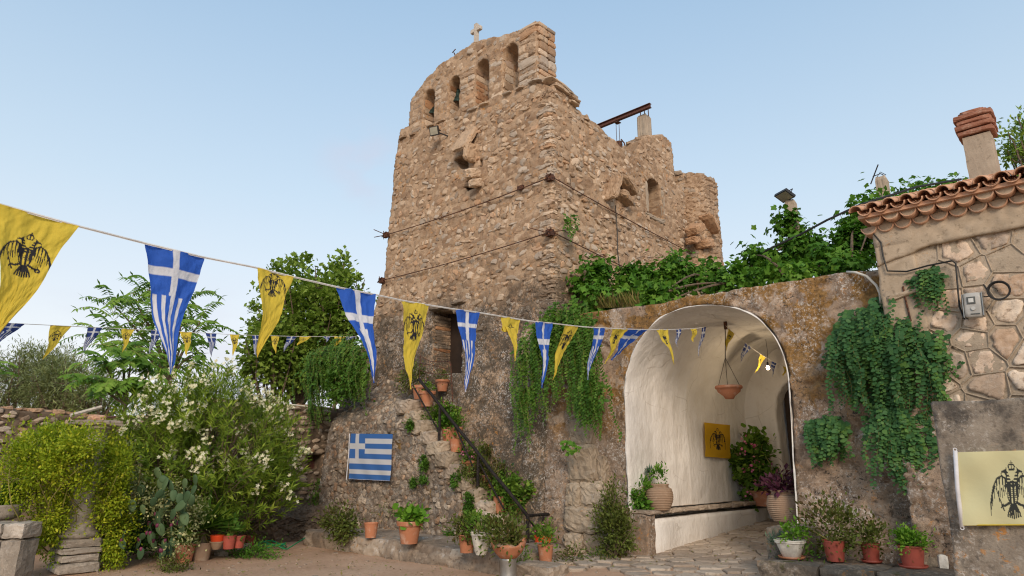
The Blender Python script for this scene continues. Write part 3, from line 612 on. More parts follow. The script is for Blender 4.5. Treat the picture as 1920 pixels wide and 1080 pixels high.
for k in range(5):
    xa, xb = jx[2*k], jx[2*k+1]; ztop = max(h[1] for h in BELF[min(k, 3)])+.02 if k < 4 else max(h[1] for h in BELF[3])+.22
    if k: ztop = min(ztop, max(h[1] for h in BELF[k-1])+.02) if k < 4 else ztop
    zb = BZ((xa+xb)/2)-.02; v = zb
    while v < ztop-.08:
        h = min(r.uniform(.11, .25), ztop-v)
        if h < .07: break
        if xb-xa > .3 and r.random() < .5:
            s_ = r.uniform(.4, .6)*(xb-xa); bblock(xa+s_/2, v+h/2, s_-.012, h-.01); bblock((xa+s_+xb)/2, v+h/2, xb-xa-s_-.012, h-.01)
        else: bblock((xa+xb)/2, v+h/2, xb-xa+r.uniform(-.02, .03), h-.01)
        if k < 4:      # reveal blocks seen inside the openings
            rd = r.random() < (.15 if v < zb+.5*(ztop-zb) else .7); bblock(xb-.01, v+h/2, .30, h-.012, YF+.17, .06, 0, 1, rd); bblock(xb-.01, v+h/2, .27, h-.012, YF+.46, .06, 0, 1, rd)
        else: bblock(xb+.0, v+h/2, .30, h-.012, YF+.17, .09, 0, 1); bblock(xb+.0, v+h/2, .27, h-.012, YF+.46, .09, 0, 1)
        v += h
# gable stones above the arches
tp = [(p[0], p[1]) for p in fp[outl.index((772, 186)):outl.index((1007, 60))+1]]
A3, P3 = lay(fs, (-13.6, 8.5, -8.6, 11.4), (0, YF, 0), (1, 0, 0), (0, 0, 1), (0, -1, 0), None, 8, wid=(.16, .42), rowh=(.11, .2), clear=.07, fill=.8, skip=lambda u, v: v < BZ(u)+.45)
place_stones(A3, P3, (1, 0, 0), (0, 0, 1), (0, -1, 0), TST, tower, 90, seed=4, name='gable_stone', mat=M['tstone'], dep=(.06, .1))
# flat capping stones along the belfry foot and on the corner
for k in range(13):
    u = -13.35+k*.385; 
    if u < XR-.35:
        if k in (2, 5, 6, 9): continue
        z_ = float(BZ(u))-.03+r.uniform(-.03, .02); sl = math.atan((BELF[3][0][1]-BELF[0][0][1])/(BELF[3][0][0]-BELF[0][0][0]))
        V, F = rough_block((u+r.uniform(-.03, .03), YF-.02, z_), (r.uniform(.2, .36), .18, r.uniform(.035, .06)), k, 3, .2, .012, roty(-sl+r.uniform(-.09, .09))); ob('ledge_stone', V, F, M['tstone'], tower, loc=(u, YF, z_))
zc = sp[1][1]
for k, (dy, dz, l, w, h) in enumerate(((.05, .0, .6, .3, .07), (.30, -.03, .5, .3, .06), (.48, -.1, .42, .3, .07), (.2, -.09, .55, .26, .06), (.6, -.16, .36, .3, .06), (.62, -.24, .3, .26, .06))):
    V, F = rough_block((XR-.02, YF+dy+.15, zc+dz), (w, l, h), 20+k, 3, .2, .02, rotx(-.12)); ob('capping_stone', V, F, M['tstone'], tower, loc=(XR, YF+dy, zc+dz))
for k in range(46):
    z_ = 4.6+k*.105+r.uniform(-.02, .02)
    if z_ > zc-.1: break
    l1, l2 = (r.uniform(.22, .42), r.uniform(.12, .22)) if k % 2 else (r.uniform(.12, .22), r.uniform(.22, .42)); V, F = rough_block((XR-l1/2+.025, YF+l2/2-.035, z_), (l1, l2, r.uniform(.08, .125)), k, 5, .3, .022, rotz(r.uniform(-.06, .06)) @ roty(r.uniform(-.05, .05))); ob('corner_stone', V, F, M['tstone'], tower, loc=(XR, YF, z_))
for k in range(16):
    z_ = PF(850, 690)[1]+k*.085; p_ = PF(812, 640); V, F = rough_block((p_[0]+.01, YF-float(fprof(np.array(p_[0]), np.array(z_)))+.34+r.uniform(-.02, .02), z_), (.07, .62, .08), k, 5, .25, .014); ob('reveal_brick', V, F, M['brick'] if k % 6 == 0 else M['tstone'], tower, loc=(p_[0], YF, z_))
# ragged crest stones on every broken top
crest = []
def crest_line(pts, fixed, ax, n, sd):
    rr = random.Random(sd)
    for k in range(n):
        t = rr.random()*(len(pts)-1); i = int(t); f = t-i; a = np.array(pts[i]); b = np.array(pts[i+1]); p = a+(b-a)*f
        c = (p[0], fixed+rr.uniform(0, .45), p[1]-.02) if ax == 0 else (fixed-rr.uniform(0, .4), p[0], p[1]-.02)
        V, F = rough_block(c, (rr.uniform(.12, .26), rr.uniform(.1, .25), rr.uniform(.07, .14)), sd+k, 2, .3, .02, rotz(rr.uniform(0, 3)) @ rotx(rr.uniform(-.3, .3))); crest.append((V, F))
crest_line(fp[outl.index((751, 243)):outl.index((772, 186))+1], YF+.03, 0, 8, 100)
crest_line(tp, YF+.06, 0, 60, 200); crest_line(sp[3:11], XR-.03, 1, 60, 300); crest_line(sp[11:15], XR-.03, 1, 26, 400); crest_line(sp[16:21], XR-.03, 1, 26, 500)
bb_ = B(); [bb_.add(*c) for c in crest]; bb_.ob('crest_stones', M['tstone'], tower, kind='stuff')
# rounded turret end and pier
def stub(px0, px1, pyt, ztop, name, seed):
    a = PX(px0, pyt, XR); b = PX(px1, pyt, XR); cy = (a[1]+b[1])/2; rad = abs(b[1]-a[1])/2; z0 = 6.2; n, m = 96, 80
    Q, Z = np.meshgrid(np.arange(n)*2*pi/n, np.linspace(z0, ztop, m+1), indexing='xy'); hh, tt = d_rubble(4.4, 7.5, .045, seed, .03)(Q*rad, Z); R_ = rad+hh*1.1; R_[-1] -= .1; Z = Z+0; Z[-1] += .05*fbm(Q[-1]*2, Q[-1]*0, 2, 4); Z[-2] += .04*fbm(Q[-1]*3, Q[-1]*0, 2, 4)
    SE = lambda a: np.sign(a)*np.abs(a)**.6; V = np.stack([XR-.50+R_*SE(np.cos(Q))*1.05, cy+R_*SE(np.sin(Q))*.97, Z], -1).reshape(-1, 3); V = np.concatenate([V, [[XR-.42, cy, ztop]]]); T = np.concatenate([tt.ravel(), [.5]])
    F = [(j*n+i, j*n+(i+1) % n, (j+1)*n+(i+1) % n, (j+1)*n+i) for j in range(m) for i in range(n)]+[(m*n+i, m*n+(i+1) % n, len(V)-1) for i in range(n)]
    ob(name, V, F, M['tower'], tower, attr=T); r2 = random.Random(9); bb = B()
    for k in range(150):
        q = r2.uniform(-1.9, 1.9); z_ = r2.uniform(z0+.4, ztop-.02); nn = np.array([cos(q), sin(q), 0]); tv, tf = stone_template(k % 9, 6, .22, .42); x_ = np.array([-sin(q), cos(q), 0]); w_, h_ = r2.uniform(.12, .26), r2.uniform(.07, .13)
        bb.add(np.array([XR-.50+rad*1.05*SE(cos(q)), cy+rad*.97*SE(sin(q)), z_])+nn*.0+(tv[:, :1]*x_*w_+tv[:, 1:2]*np.array([0, 0, 1.])*h_+tv[:, 2:]*nn*.07), tf)
    for k in range(26):
        q = r2.uniform(0, 2*pi); rr_ = rad*r2.uniform(.5, .95); bb.add(*rough_block((XR-.50+rr_*SE(cos(q)), cy+rr_*SE(sin(q)), ztop+r2.uniform(-.04, .07)), (r2.uniform(.16, .34), r2.uniform(.14, .3), r2.uniform(.08, .15)), k, 2, .3, .03, rotz(r2.uniform(0, 3))))
    bb.ob('turret_stones', M['tstone'], tower, kind='stuff')
stub(1284, 1337, 400, PX(1310, 342, XR)[2], 'turret', 31)
# hoods and corbels
def slabs(lst, name, mat=M['tower'], parent=None):
    b = B()
    for k, (c, sz, R) in enumerate(lst): b.add(*rough_block(c, sz, 60+k, 7, .3, .022, R))
    return b.ob(name, mat, parent or tower, smooth=False)
def PFw(px, py, out=0): x, z = PF(px, py); return np.array([x, YF-float(fprof(np.array(x), np.array(z)))-out, z])
c = PFw(880, 268); slabs([(c+(.02, -.17, .02), (.56, .13, .70), rotx(-.50) @ roty(.10)), (c+(.20, -.14, -.36), (.18, .40, .44), roty(.05)), (c+(.02, .02, .30), (.3, .14, .4), rotx(-.2))], 'machicolation_hood')
c = PFw(896, 330); slabs([(c+(.0, -.17, .0), (.28, .34, .22), rotx(.25) @ roty(.15)), (c+(.06, -.14, -.24), (.26, .28, .18), rotx(.3))], 'corbel', M['tstone'])
c = PFw(872, 348); slabs([(c+(.05, .0, -.0), (.34, .10, .10), roty(.2))], 'corbel', M['tower'])
def PXw(px, py, out=0): return PX(px, py, XR+out)
c = PXw(1153, 352, .16); slabs([(c+(0, -.06, 0), (.34, .12, .72), rotx(-.42)), (PXw(1177, 352, .15)+(0, 0, .05), (.34, .55, .12), rotx(-.62)), (PXw(1172, 372, .1), (.30, .46, .20), rotx(-.35))], 'window_hood')
c = PXw(1310, 430, .18); slabs([(PXw(1303, 430, .36), (.42, .46, .24), rotx(.55)), (PXw(1328, 421, .42), (.46, .62, .13), rotx(-.72)), (PXw(1322, 458, .34), (.38, .5, .24), rotx(.25)), (PXw(1300, 450, .3), (.34, .3, .18), rotx(.3))], 'stone_hood', M['tstone'])
# window surround
slabs([(np.array([XR-.02, wy0-.06, (wz0+wz1)/2]), (.12, .1, wz1-wz0+.1), None), (np.array([XR-.02, wy1+.07, (wz0+wz1)/2]), (.12, .12, wz1-wz0+.1), None), (np.array([XR-.02, wc, wz0-.08]), (.14, ww*2+.3, .12), None)], 'window_surround', M['concrete'])
# doorway lintels above the stair
slabs([(PFw(828, 578)+(0, -.05, 0), (.62, .26, .09), roty(.05)), (PFw(862, 569)+(0, -.03, .02), (.42, .22, .08), roty(-.06))], 'lintel', M['tstone'])
dn = B(); a = PF(818, 583); b = PF(866, 700); dn.box(((a[0]+b[0])/2, YF+.5, (a[1]+b[1])/2), (b[0]-a[0]+.5, .05, a[1]-b[1]+.4)); dn.ob('niche_back', M['door'], tower)  # dark sheet closing the doorway, its colour stands in for the unlit interior
# pinned iron spikes in the masonry
b = B(); rr = random.Random(12)
for k in range(150):
    if k < 95:
        i = rr.randrange(len(A1)); u, v = A1[i, 0]+.1, A1[i, 1]; 
        if v < 4: continue
        p = np.array([u, YF-float(fprof(np.array(u), np.array(v)))-.03, v]); a = rr.uniform(-.7, .3); e = p+np.array([cos(a)*.09, -.05, sin(a)*.09]); s_ = p-np.array([cos(a)*.07, 0, sin(a)*.07])
    else:
        i = rr.randrange(len(A2)); p = np.array([XR+.03, A2[i, 0], A2[i, 1]]); a = rr.uniform(-.7, .5); e = p+np.array([.05, cos(a)*.12, sin(a)*.12]); s_ = p-np.array([0, cos(a)*.09, sin(a)*.09])
    b.tube([s_, p, e], .006, 4)
b.ob('iron_spikes', M['rust'], tower, kind='stuff')
# tie rods and anchor plates
def rod(a, b_, sag, name='tie_rod', rad=.011):
    t = np.linspace(0, 1, 9)[:, None]; P = a*(1-t)+b_*t; P[:, 2] -= (sag*4*t*(1-t))[:, 0]; B().tube(P, rad, 6).ob(name, M['rust'], tower, loc=tuple(a))
cz1 = PX(1040, 338, XR)[2]; cz2 = PX(1040, 440, XR)[2]
L1 = PFw(730, 442, .10); L2 = PFw(722, 527, .10); 
rod(np.array([XR+.05, YF-.09, cz1]), L1, .06); rod(np.array([XR+.05, YF-.12, cz2]), L2, .05)
rod(np.array([XR+.07, YF-.05, cz1]), PXw(1352, 502, .07), .05); rod(np.array([XR+.07, YF-.05, cz2]), PXw(1230, 528, .07), .02)
for c in (np.array([XR, YF-.04, cz1]), np.array([XR, YF-.06, cz2]), L1+(-.02, .03, 0), L2+(-.02, .03, 0)):
    b = B(); b.box(c+(0, -.02, 0), (.15, .10, .13)); b.box(c+(.02, 0, 0), (.10, .15, .08)); b.tube([c+(-.09, -.09, -.05), c+(.09, -.09, .06)], .012, 5); b.tube([c+(.05, -.1, -.09), c+(-.03, -.08, .1)], .012, 5); b.ob('anchor_plate', M['rust'], tower, loc=tuple(c))
b = B(); b.tube([L1, L1+(-.42, -.1, .22)], .011, 5); b.tube([L1, L1+(-.38, -.1, -.0)], .011, 5); b.tube([L1+(-.1, 0, .05), L1+(-.1, 0, -.1)], .01, 5); b.tube([np.array([XR-.02, YF-.13, cz2]), np.array([XR-.36, YF-.3, cz2+.14])], .01, 5); b.tube([np.array([XR+.05, YF-.1, cz2]), np.array([XR+.2, YF+.3, cz2+.12])], .01, 5); b.ob('rod_end', M['rust'], tower)
b = B(); p = PFw(978, 352, .03); b.box(p, (.16, .06, .07)); b.box(p+(.03, -.02, -.03), (.06, .05, .09)); b.ob('rod_clamp', M['rust'], tower, loc=tuple(p))
# loose cable down the side wall
B().tube([PXw(1154, 385, .08), PXw(1156, 410, .06), PXw(1158, 440, .07), PXw(1158, 470, .06), PXw(1162, 505, .06)], .01, 5).ob('hanging_cable', M['black'], tower)
# --- iron cross, floodlight, bells, beam
def cross_at(p):
    t = thing('stone_cross', 'small pale stone cross standing on top of the belfry gable', 'cross', tuple(p))
    V, F = rough_block(p+(0, 0, .26), (.10, .09, .56), 1, 4, .05, .0015); ob('shaft', V, F, M['crosswhite'], t)
    V, F = rough_block(p+(0, -.002, .36), (.36, .088, .10), 2, 4, .05, .0015); ob('cross_arm', V, F, M['crosswhite'], t)
p = PY(893, 76, YF+.3); cross_at(np.array([p[0], p[1], p[2]-.06]))
p = PY(853, 104, YF+.3); b = B(); b.tube([p, p+(-.02, 0, .08), p+(-.1, 0, .13), p+(.02, 0, .18)], .014, 5); b.tube([p+(-.18, 0, -.1), p+(.1, 0, .03)], .01, 5); b.ob('gable_hook', M['rust'], tower, loc=tuple(p))
def bell(px, py, k, lab, s=1.):
    p = PY(px, py, YF+.3); t = thing('church_bell', lab, 'bell', tuple(p+np.array([0, 0, .2])), 'bells hanging in the belfry arches')
    pr = [(.02, .20), (.07, .19), (.085, .14), (.10, .04), (.13, -.08), (.175, -.17), (.185, -.2), (.165, -.19), (.12, -.08), (.09, .04), (.07, .12), (0, .14)]
    b = B(); b.lathe([(a*s, z*s) for a, z in pr], p, 20); b.ob('bell_body', M['bell'], t, True)
    B().tube([p+(0, 0, .1), p+(0, 0, -.22)], .012*s, 6).ob('clapper', M['iron'], t); B().tube([p+(-.3, 0, .24*s), p+(.3, 0, .24*s)], .018, 6).ob('headstock', M['iron'], t)
    B().tube([p+(0, 0, .2*s), p+(0, 0, .25*s)], .02, 6).ob('hanger', M['iron'], t)
bell(808, 205, 0, 'green bronze bell hanging in the leftmost belfry arch', 1.05); bell(859, 182, 1, 'green bronze bell hanging in the second belfry arch from the left', 1.05)
def flood(p, name, lab, yaw, tilt, w, h, brk):
    t = thing(name, lab, 'floodlight', tuple(p)); R = rotz(yaw) @ rotx(tilt)
    B().box(p, (w, .06, h), R).ob('housing', M['lightframe'], t); B().box(p+R @ np.array([0, -.032, 0]), (w*.84, .006, h*.82), R).ob('lamp_glass', M['lamp_glass'], t)
    b = B(); b.tube([p, p+(0, .04, 0), p+np.array(brk)], .018, 6); b.tube([p+R @ np.array([-w/2-.01, 0, 0]), p+R @ np.array([-w/2-.01, .1, 0]), p+R @ np.array([w/2+.01, .1, 0]), p+R @ np.array([w/2+.01, 0, 0])], .01, 5); b.ob('bracket', M['lightframe'], t)
flood(PFw(833, 254, .32), 'wall_floodlight', 'small black square floodlight fixed to the upper tower wall', .35, .35, .24, .22, (.16, .3, -.08))
p = PX(1207, 217, -8.95); pz = p[2]; py_ = p[1]
t = thing('roof_post', 'square concrete post rising behind the broken tower wall, rebar hooks on top', 'post', (-8.95, py_, 8))
V, F = rough_block((-8.95, py_, (pz+7.9)/2), (.30, .30, pz-7.9), 5, 8, .1, .012); ob('shaft', V, F, M['concrete'], t)
b = B(); q0 = np.array([-8.95, py_, pz-.05]); b.tube([q0+(-.1, 0, 0), q0+(-.1, 0, .28), q0+(-.07, 0, .36), q0+(.0, 0, .36), q0+(.03, 0, .25), q0+(.03, 0, .1)], .013, 6); b.tube([q0+(.12, .05, 0), q0+(.12, .05, .33)], .013, 6); b.ob('rebar_hook', M['rust'], t)
t = thing('steel_beam', 'rusty red steel beam lying over the top of the roof post', 'beam', (-9.7, py_, pz))
xa, xb = -11.6, -8.6; b = B(); zz = pz+.10; yy = py_-.2
for (dz, hy, hz) in ((.055, .10, .016), (-.055, .10, .016), (0, .016, .10)): b.box(((xa+xb)/2, yy, zz+dz), (xb-xa, hy, hz))
b.ob('girder', M['beam'], t)
b = B(); p = PY(1158, 236, yy); 
for dx in (-.05, .05): b.tube([p+(dx, 0, .1), p+(dx, 0, -.5)], .008, 5)
b.box(p+(0, 0, .1), (.14, .16, .02)); b.ob('hoist_chain', M['rust'], t)
b = B(); b.lathe([(.0, .12), (.09, .1), (.1, 0), (.09, -.1), (0, -.12)], p+(.02, 0, -.6), 12); b.tube([p+(.1, 0, -.45), p+(.2, 0, -.6), p+(.18, 0, -.8)], .02, 5); b.ob('pulley_block', M['rust'], t)

# ------------------------------------------------------------------ gateway building with the vaulted passage
gate = thing('gateway', 'lichen covered stone gateway with whitewashed vaulted passage', 'gateway', (-6, GY, 0))
gt = [PY(px, py, GY) for px, py in ((1066, 600), (1090, 588), (1160, 578), (1240, 570), (1300, 556), (1380, 545), (1430, 535), (1500, 524), (1560, 514), (1610, 508), (1660, 512))]
gt = [(p[0], p[2]) for p in gt]; gp = [(XR-.05, -.2), (XR-.05, gt[0][1])]+gt+[(-2.0, gt[-1][1]), (-2.0, -.2)]
ac = [PY(px, py, GY) for px, py in ((1184, 985), (1177, 830), (1174, 728), (1179, 692), (1194, 652), (1218, 616), (1250, 590), (1285, 578), (1318, 573), (1352, 573), (1388, 580), (1422, 596), (1450, 624), (1470, 662), (1480, 705), (1484, 760), (1489, 870), (1494, 985))]
ac = [(p[0], p[2]) for p in ac]; ax0, ax1 = ac[0][0], ac[-1][0]
ARCH = [(ac[0][0], -.3)]+ac+[(ac[-1][0], -.3)]
ARCH = [((a-ax0)*(1+.012)+ax0-.016, z+(.014 if z > 1 else 0)) for a, z in ARCH]
def dgate(u, v):
    h, t = d_rough(.06, 1.8, .035, 5)(u, v); h2, t2 = d_rubble(3.0, 4.4, .06, 8, .01, .012)(u, v)
    m = sst(-.1, .4, fbm(u*.8, v*.8, 3, 91)+.3*(u < -6.6)); return h+h2*m, t2
gprof = lambda u, v: .28*sst(-6.9, -8.2, u)*np.clip((3.6-v)/3.6, 0, 1)
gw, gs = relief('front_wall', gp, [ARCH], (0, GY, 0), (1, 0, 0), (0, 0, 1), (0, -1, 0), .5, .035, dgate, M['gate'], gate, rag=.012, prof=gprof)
# lining: extruded arch curve
A = np.array(ac); A[0, 1] = A[-1, 1] = .0
D = np.concatenate([[0], np.cumsum(np.hypot(*np.diff(A, axis=0).T))]); S = np.linspace(0, D[-1], 150); au = np.interp(S, D, A[:, 0]); av = np.interp(S, D, A[:, 1])
for _ in range(4): au[1:-1] = (au[:-2]+au[1:-1]*2+au[2:])/4; av[1:-1] = (av[:-2]+av[1:-1]*2+av[2:])/4
tu = np.gradient(au); tv = np.gradient(av); L = np.hypot(tu, tv); nu_, nv_ = tv/L, -tu/L          # towards the inside
YB2 = 14.5; ny = 110; Y = np.linspace(GY-.045, YB2+.05, ny); SS, YY = np.meshgrid(S, Y, indexing='ij')
dsp = .03*fbm(SS*1.0, YY*1.0, 4, 21)+.012*fbm(SS*5, YY*3, 3, 22)+.018*np.clip(fbm(YY*3.5, SS*.5, 3, 23), 0, 1)
crk = np.abs(fbm(SS*1.2+3, YY*1.2, 3, 26)); dsp = dsp-.014*np.clip(1-crk/.03, 0, 1)*sst(.0, .3, fbm(SS, YY, 2, 29))+.02*np.clip(1-np.abs(YY-11.9)/.05, 0, 1)
dsp = dsp+.02*sst(GY+.8, GY+.3, YY); dsp[:, 0] = 0.0
VX = au[:, None]+nu_[:, None]*dsp; VZ = av[:, None]+nv_[:, None]*dsp; V = np.stack([VX, YY, VZ], -1).reshape(-1, 3); n0 = len(S)
ix = np.arange(n0*ny).reshape(n0, ny); q = np.stack([ix[:-1, :-1].ravel(), ix[:-1, 1:].ravel(), ix[1:, 1:].ravel(), ix[1:, :-1].ravel()], 1)
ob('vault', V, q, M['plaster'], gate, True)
lw = .014+.022*np.clip(fbm(S*4, S*0, 3, 71), -.5, 1); lp0 = np.stack([au, S*0+GY-.045, av], 1); lp1 = np.stack([au-nu_*lw, S*0+GY-.040+.012*fbm(S*9, S*0, 2, 3), av-nv_*lw], 1); ob('painted_arch_edge', np.concatenate([lp0, lp1]), [(k, k+1, n0+k+1, n0+k) for k in range(n0-1)], M['plaster'], gate)
# outside of the vault and the roof terrace keep daylight out
b = B(); b.box((-5.1, (GY+.5+15)/2, 4.24), (5.9, 15-GY-.5, .12)); b.box((-8.0, 12.7, 2), (.3, 4.6, 4.3)); b.box((-2.15, 12.7, 2), (.3, 4.6, 4.3)); b.box((-5.1, 15.55, 2), (6, .1, 4.3)); b.ob('roof_terrace', M['concrete'], gate)
# back wall with arched door
dl, dr, dz, dt = PY(1462, 800, YB2)[0], PY(1462, 800, YB2)[0]+1.75, PY(1462, 775, YB2)[2], 0
dw = (dr-dl)/2; dc = (dl+dr)/2; dh = [(dl, .3), (dr, .3)]+[(dc+dw*cos(t)*1.08, dz+.05+dw*.95*sin(t)) for t in np.linspace(0, pi, 15)]
relief('back_wall', [(-6.9, .3), (-3.4, .3), (-3.4, 4.3), (-6.9, 4.3)], [dh], (0, YB2, 0), (1, 0, 0), (0, 0, 1), (0, -1, 0), .55, .05, lambda u, v: (.015*fbm(u*2, v*2, 3, 4), u*0), M['plaster'], gate, smooth=True)
dd = thing('wooden_door', 'dark wooden door in the arched opening at the end of the passage', 'door', (dc, YB2+.4, .45))
for k in range(7): B().box((dl+.0+(k+.5)*(dr-dl+.1)/7, YB2+.4, 1.95), ((dr-dl+.1)/7-.008, .05, 3.1)).ob('plank', M['door'], dd)
B().tube([(dl+.12, YB2+.36, 1.75), (dl+.12, YB2+.28, 1.75), (dl+.12, YB2+.28, 1.62)], .02, 8).ob('handle', M['iron'], dd)
# benches
bx1 = -6.27
bt = .83
V, F = rough_block(((ax0-.25+bx1)/2, (10.02+YB2)/2, (bt-.3)/2+.1), (bx1-ax0+.25, YB2-10.02, bt-.1), 9, 10, .04, .014); ob('bench_base', V, F, M['plaster'], gate, True)
V, F = rough_block(((ax0-.25+bx1)/2, 9.93, (bt)/2), (bx1-ax0+.25, .30, bt-.02), 19, 5, .12, .02); ob('bench_end', V, F, M['gate'], gate)
kk = 0; yq = 9.85
while yq < YB2-.1:
    l = RNG.uniform(.3, .6); V, F = rough_block(((ax0+bx1)/2+.0, yq+l/2, bt+.005), (bx1-ax0+.06+RNG.uniform(-.02, .03), l-.02, .06+RNG.uniform(0, .02)), kk, 4, .15, .012); ob('bench_slab', V, F, M['paving'], gate, loc=((ax0+bx1)/2, yq, bt)); yq += l; kk += 1
B().tube([(bx1-.12+.03*math.sin(k*2.1), 10.35+k*.3, bt+.052) for k in range(10)], .012, 5).ob('bench_cable', M['black'], gate)
V, F = rough_block((-3.72, 12.2, .4), (.72, 4.5, .76), 29, 10, .04, .012); ob('bench_base', V, F, M['plaster'], gate, True)
# quoins of the left pier
qd = [((1062, 838), (1112, 905)), ((1112, 858), (1132, 905)), ((1060, 908), (1084, 950)), ((1086, 905), (1130, 952)), ((1058, 952), (1116, 1000)), ((1118, 955), (1130, 1000)), ((1056, 1000), (1088, 1040)), ((1090, 1002), (1130, 1040)), ((1066, 790), (1104, 836))]
for k, (a, b_) in enumerate(qd):
    fy = GY-.06; p = PY(a[0], a[1], fy); fy = GY-.12-float(gprof(np.array(p[0]), np.array(p[2]))); p = PY(a[0]-2, a[1]-3, fy); q_ = PY(b_[0]+2, b_[1]+3, fy); V, F = rough_block(((p[0]+q_[0])/2, fy+.15, (p[2]+q_[2])/2), (abs(q_[0]-p[0])*1.0, .34, abs(p[2]-q_[2])*1.0), k, 9, .3, .03, roty(((k*7) % 5-2)*.025)); ob('quoin', V, F, M['quoin'], gate, loc=(p[0], fy, p[2]))
# ledges right of the arch
V, F = rough_block((-3.84, 9.63, .37), (.52, .74, .86), 41, 12, .10, .02); ob('pier_block', V, F, M['moss_stone'], gate)
lg = thing('right_ledge', 'low mossy stone ledge with pots, right of the arch', 'ledge', (-2.6, 9, 0))
xl = -3.95
for k, w in enumerate((.75, .62, .8, .7)):
    V, F = rough_block((xl+w/2, 9.05, .21), (w-.01, .95, .48), 51+k, 8, .08, .018); ob('ledge_block', V, F, M['moss_stone'], lg, loc=(xl+w/2, 9.05, 0)); xl += w
# --- ledge along the tower foot
el = thing('front_ledge', 'long low weathered stone ledge below the flag wall', 'ledge', (-10.5, 8.3, 0))
xs_ = [-13.55, -12.6, -11.8, -10.9, -9.8, -8.95, -8.05, -7.5]
relief('ledge_body', [(-13.62, -.1), (-13.66, .12), (-13.5, .27)]+[(x, .292+.016*math.sin(x*3)) for x in np.linspace(-13.2, -7.75, 24)]+[(-7.55, .24), (-7.5, -.1)], [], (0, 7.74, 0), (1, 0, 0), (0, 0, 1), (0, -1, 0), 1.62, .035, d_rubble(2.2, 5, .05, 44, .035, .012), M['ledge'], el, rag=.012, side=.012, prof=lambda u, v: -.35*sst(-13.0, -13.7, u)-.05*sst(.16, .32, v))
for k in range(0): p = PZ((610, 690, 742, 830, 905, 655, 790)[k], (996, 1012, 1000, 1036, 1058, 1000, 1020)[k], .3); V, F = rough_block(p+(0, 0, -.02), (RNG.uniform(.3, .5), RNG.uniform(.2, .3), .07), k, 4, .3, .014, rotz(k*.7)); ob('top_stone', V, F, M['ledge'], el, loc=tuple(p))
V, F = rough_block(tuple(PZ(1012, 1068, .1)+(0, 0, -.05)), (.75, .5, .28), 91, 5, .12, .02); bs = ob('stone_block', V, F, M['ledge'], None); tag(bs, 'flat grey stone block on the ground under the iron gate', 'stone block')

# ------------------------------------------------------------------ stair against the tower
SY = 9.05
stair = thing('stone_staircase', 'steep worn stone staircase climbing left along the tower foot', 'staircase', (-10, SY, 0))
S0 = PY(985, 1045, SY); S1 = PY(752, 752, SY); NS = 13; sxr, szr = -8.30, .06; sxl, szl = S1[0], S1[2]
def stepz(i): return szr+(szl-szr)*(i+1)/NS
def stepx(i): return sxr+(sxl-sxr)*i/NS
prof = [(sxr, -.1)]
for i in range(NS): prof += [(stepx(i), stepz(i)-.06), (stepx(i+1), stepz(i)-.06)]
fl = [PY(px, py, SY) for px, py in ((720, 742), (695, 712), (668, 705), (640, 735), (622, 790), (610, 850), (604, 920), (598, 1000))]
prof += [(p[0], p[2]) for p in fl]+[(fl[-1][0], -.1)]
def sprof(u, v): return .0-.55*sst(2.3, 3.6, v)*1.0-.3*sst(2.6, 3.4, v)*sst(-12.0, -13.2, u)+.12*np.clip((2-v)/2, 0, 1)*sst(-11.5, -13, u)+.05*fbm(u*.7, v*.7, 2, 12)
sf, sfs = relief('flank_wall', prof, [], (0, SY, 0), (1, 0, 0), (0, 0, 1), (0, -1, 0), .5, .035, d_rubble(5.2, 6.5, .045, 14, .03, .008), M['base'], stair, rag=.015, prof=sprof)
B().add([(sxr, SY+.3, 0), (sxl, SY+.3, 0), (sxl, SY+.3, szl-.1), (sxr, 10.2, 0), (sxl, 10.2, 0), (sxl, 10.2, szl-.1)], [(0, 1, 2), (5, 4, 3), (0, 3, 4, 1), (1, 4, 5, 2), (2, 5, 3, 0)]).ob('stair_core', M['base'], stair)
for i in range(NS):
    w = (sxr-sxl)/NS; z_ = stepz(i)
    V, F = rough_block((stepx(i)-w/2-.04, SY+.32, z_-.14), (w+.20, .78+RNG.uniform(-.02, .05), .31), i+5, 7, .22, .028, roty(RNG.uniform(-.04, .04))); ob('step', V, F, M['quoin'] if i % 3 else M['ledge'], stair, loc=(stepx(i), SY, z_))
    V, F = rough_block((stepx(i)-w/2, 9.75, z_-.12), (w+.1, .5, .28), i+35, 3, .15, .018); ob('step', V, F, M['ledge'], stair, loc=(stepx(i), 9.7, z_))
A4, P4 = lay(sfs, (-14.4, 0, sxr, 3.6), (0, SY, 0), (1, 0, 0), (0, 0, 1), (0, -1, 0), sprof, 15, wid=(.10, .22), rowh=(.08, .15), fill=.85, clear=.05)
place_stones(A4, P4, (1, 0, 0), (0, 0, 1), (0, -1, 0), TSB, stair, 140, seed=8, mat=M['bstone'], dep=(.07, .14))
# hand rail
rail = thing('iron_stair_rail', 'dark iron handrail descending beside the potted stair', 'railing', (-8.3, SY, 0))
def PS(px, py, y=SY+.04): return PY(px, py, y)
h0, h1_ = PS(785, 710), PS(989, 967); t_ = np.linspace(0, 1, 8)[:, None]; B().tube(h1_*(1-t_)+h0*t_+np.array([0, 0, .012])*np.sin(t_*17), .032, 8).ob('handrail', M['iron'], rail, True)
m0, m1 = PS(774, 722), PS(822, 808); B().tube([m0, m1], .017, 6).ob('lower_rail', M['iron'], rail); B().tube([PS(848, 788), PS(890, 882)], .017, 6).ob('lower_rail', M['iron'], rail); B().tube([PS(900, 870), PS(945, 955)], .017, 6).ob('lower_rail', M['iron'], rail)
for (a, b_) in (((825, 762), (823, 832)), ((897, 855), (895, 940)), ((990, 965), (987, 1056))): B().tube([PS(*a), PS(*b_)], .03, 6).ob('rail_post', M['iron'], rail)
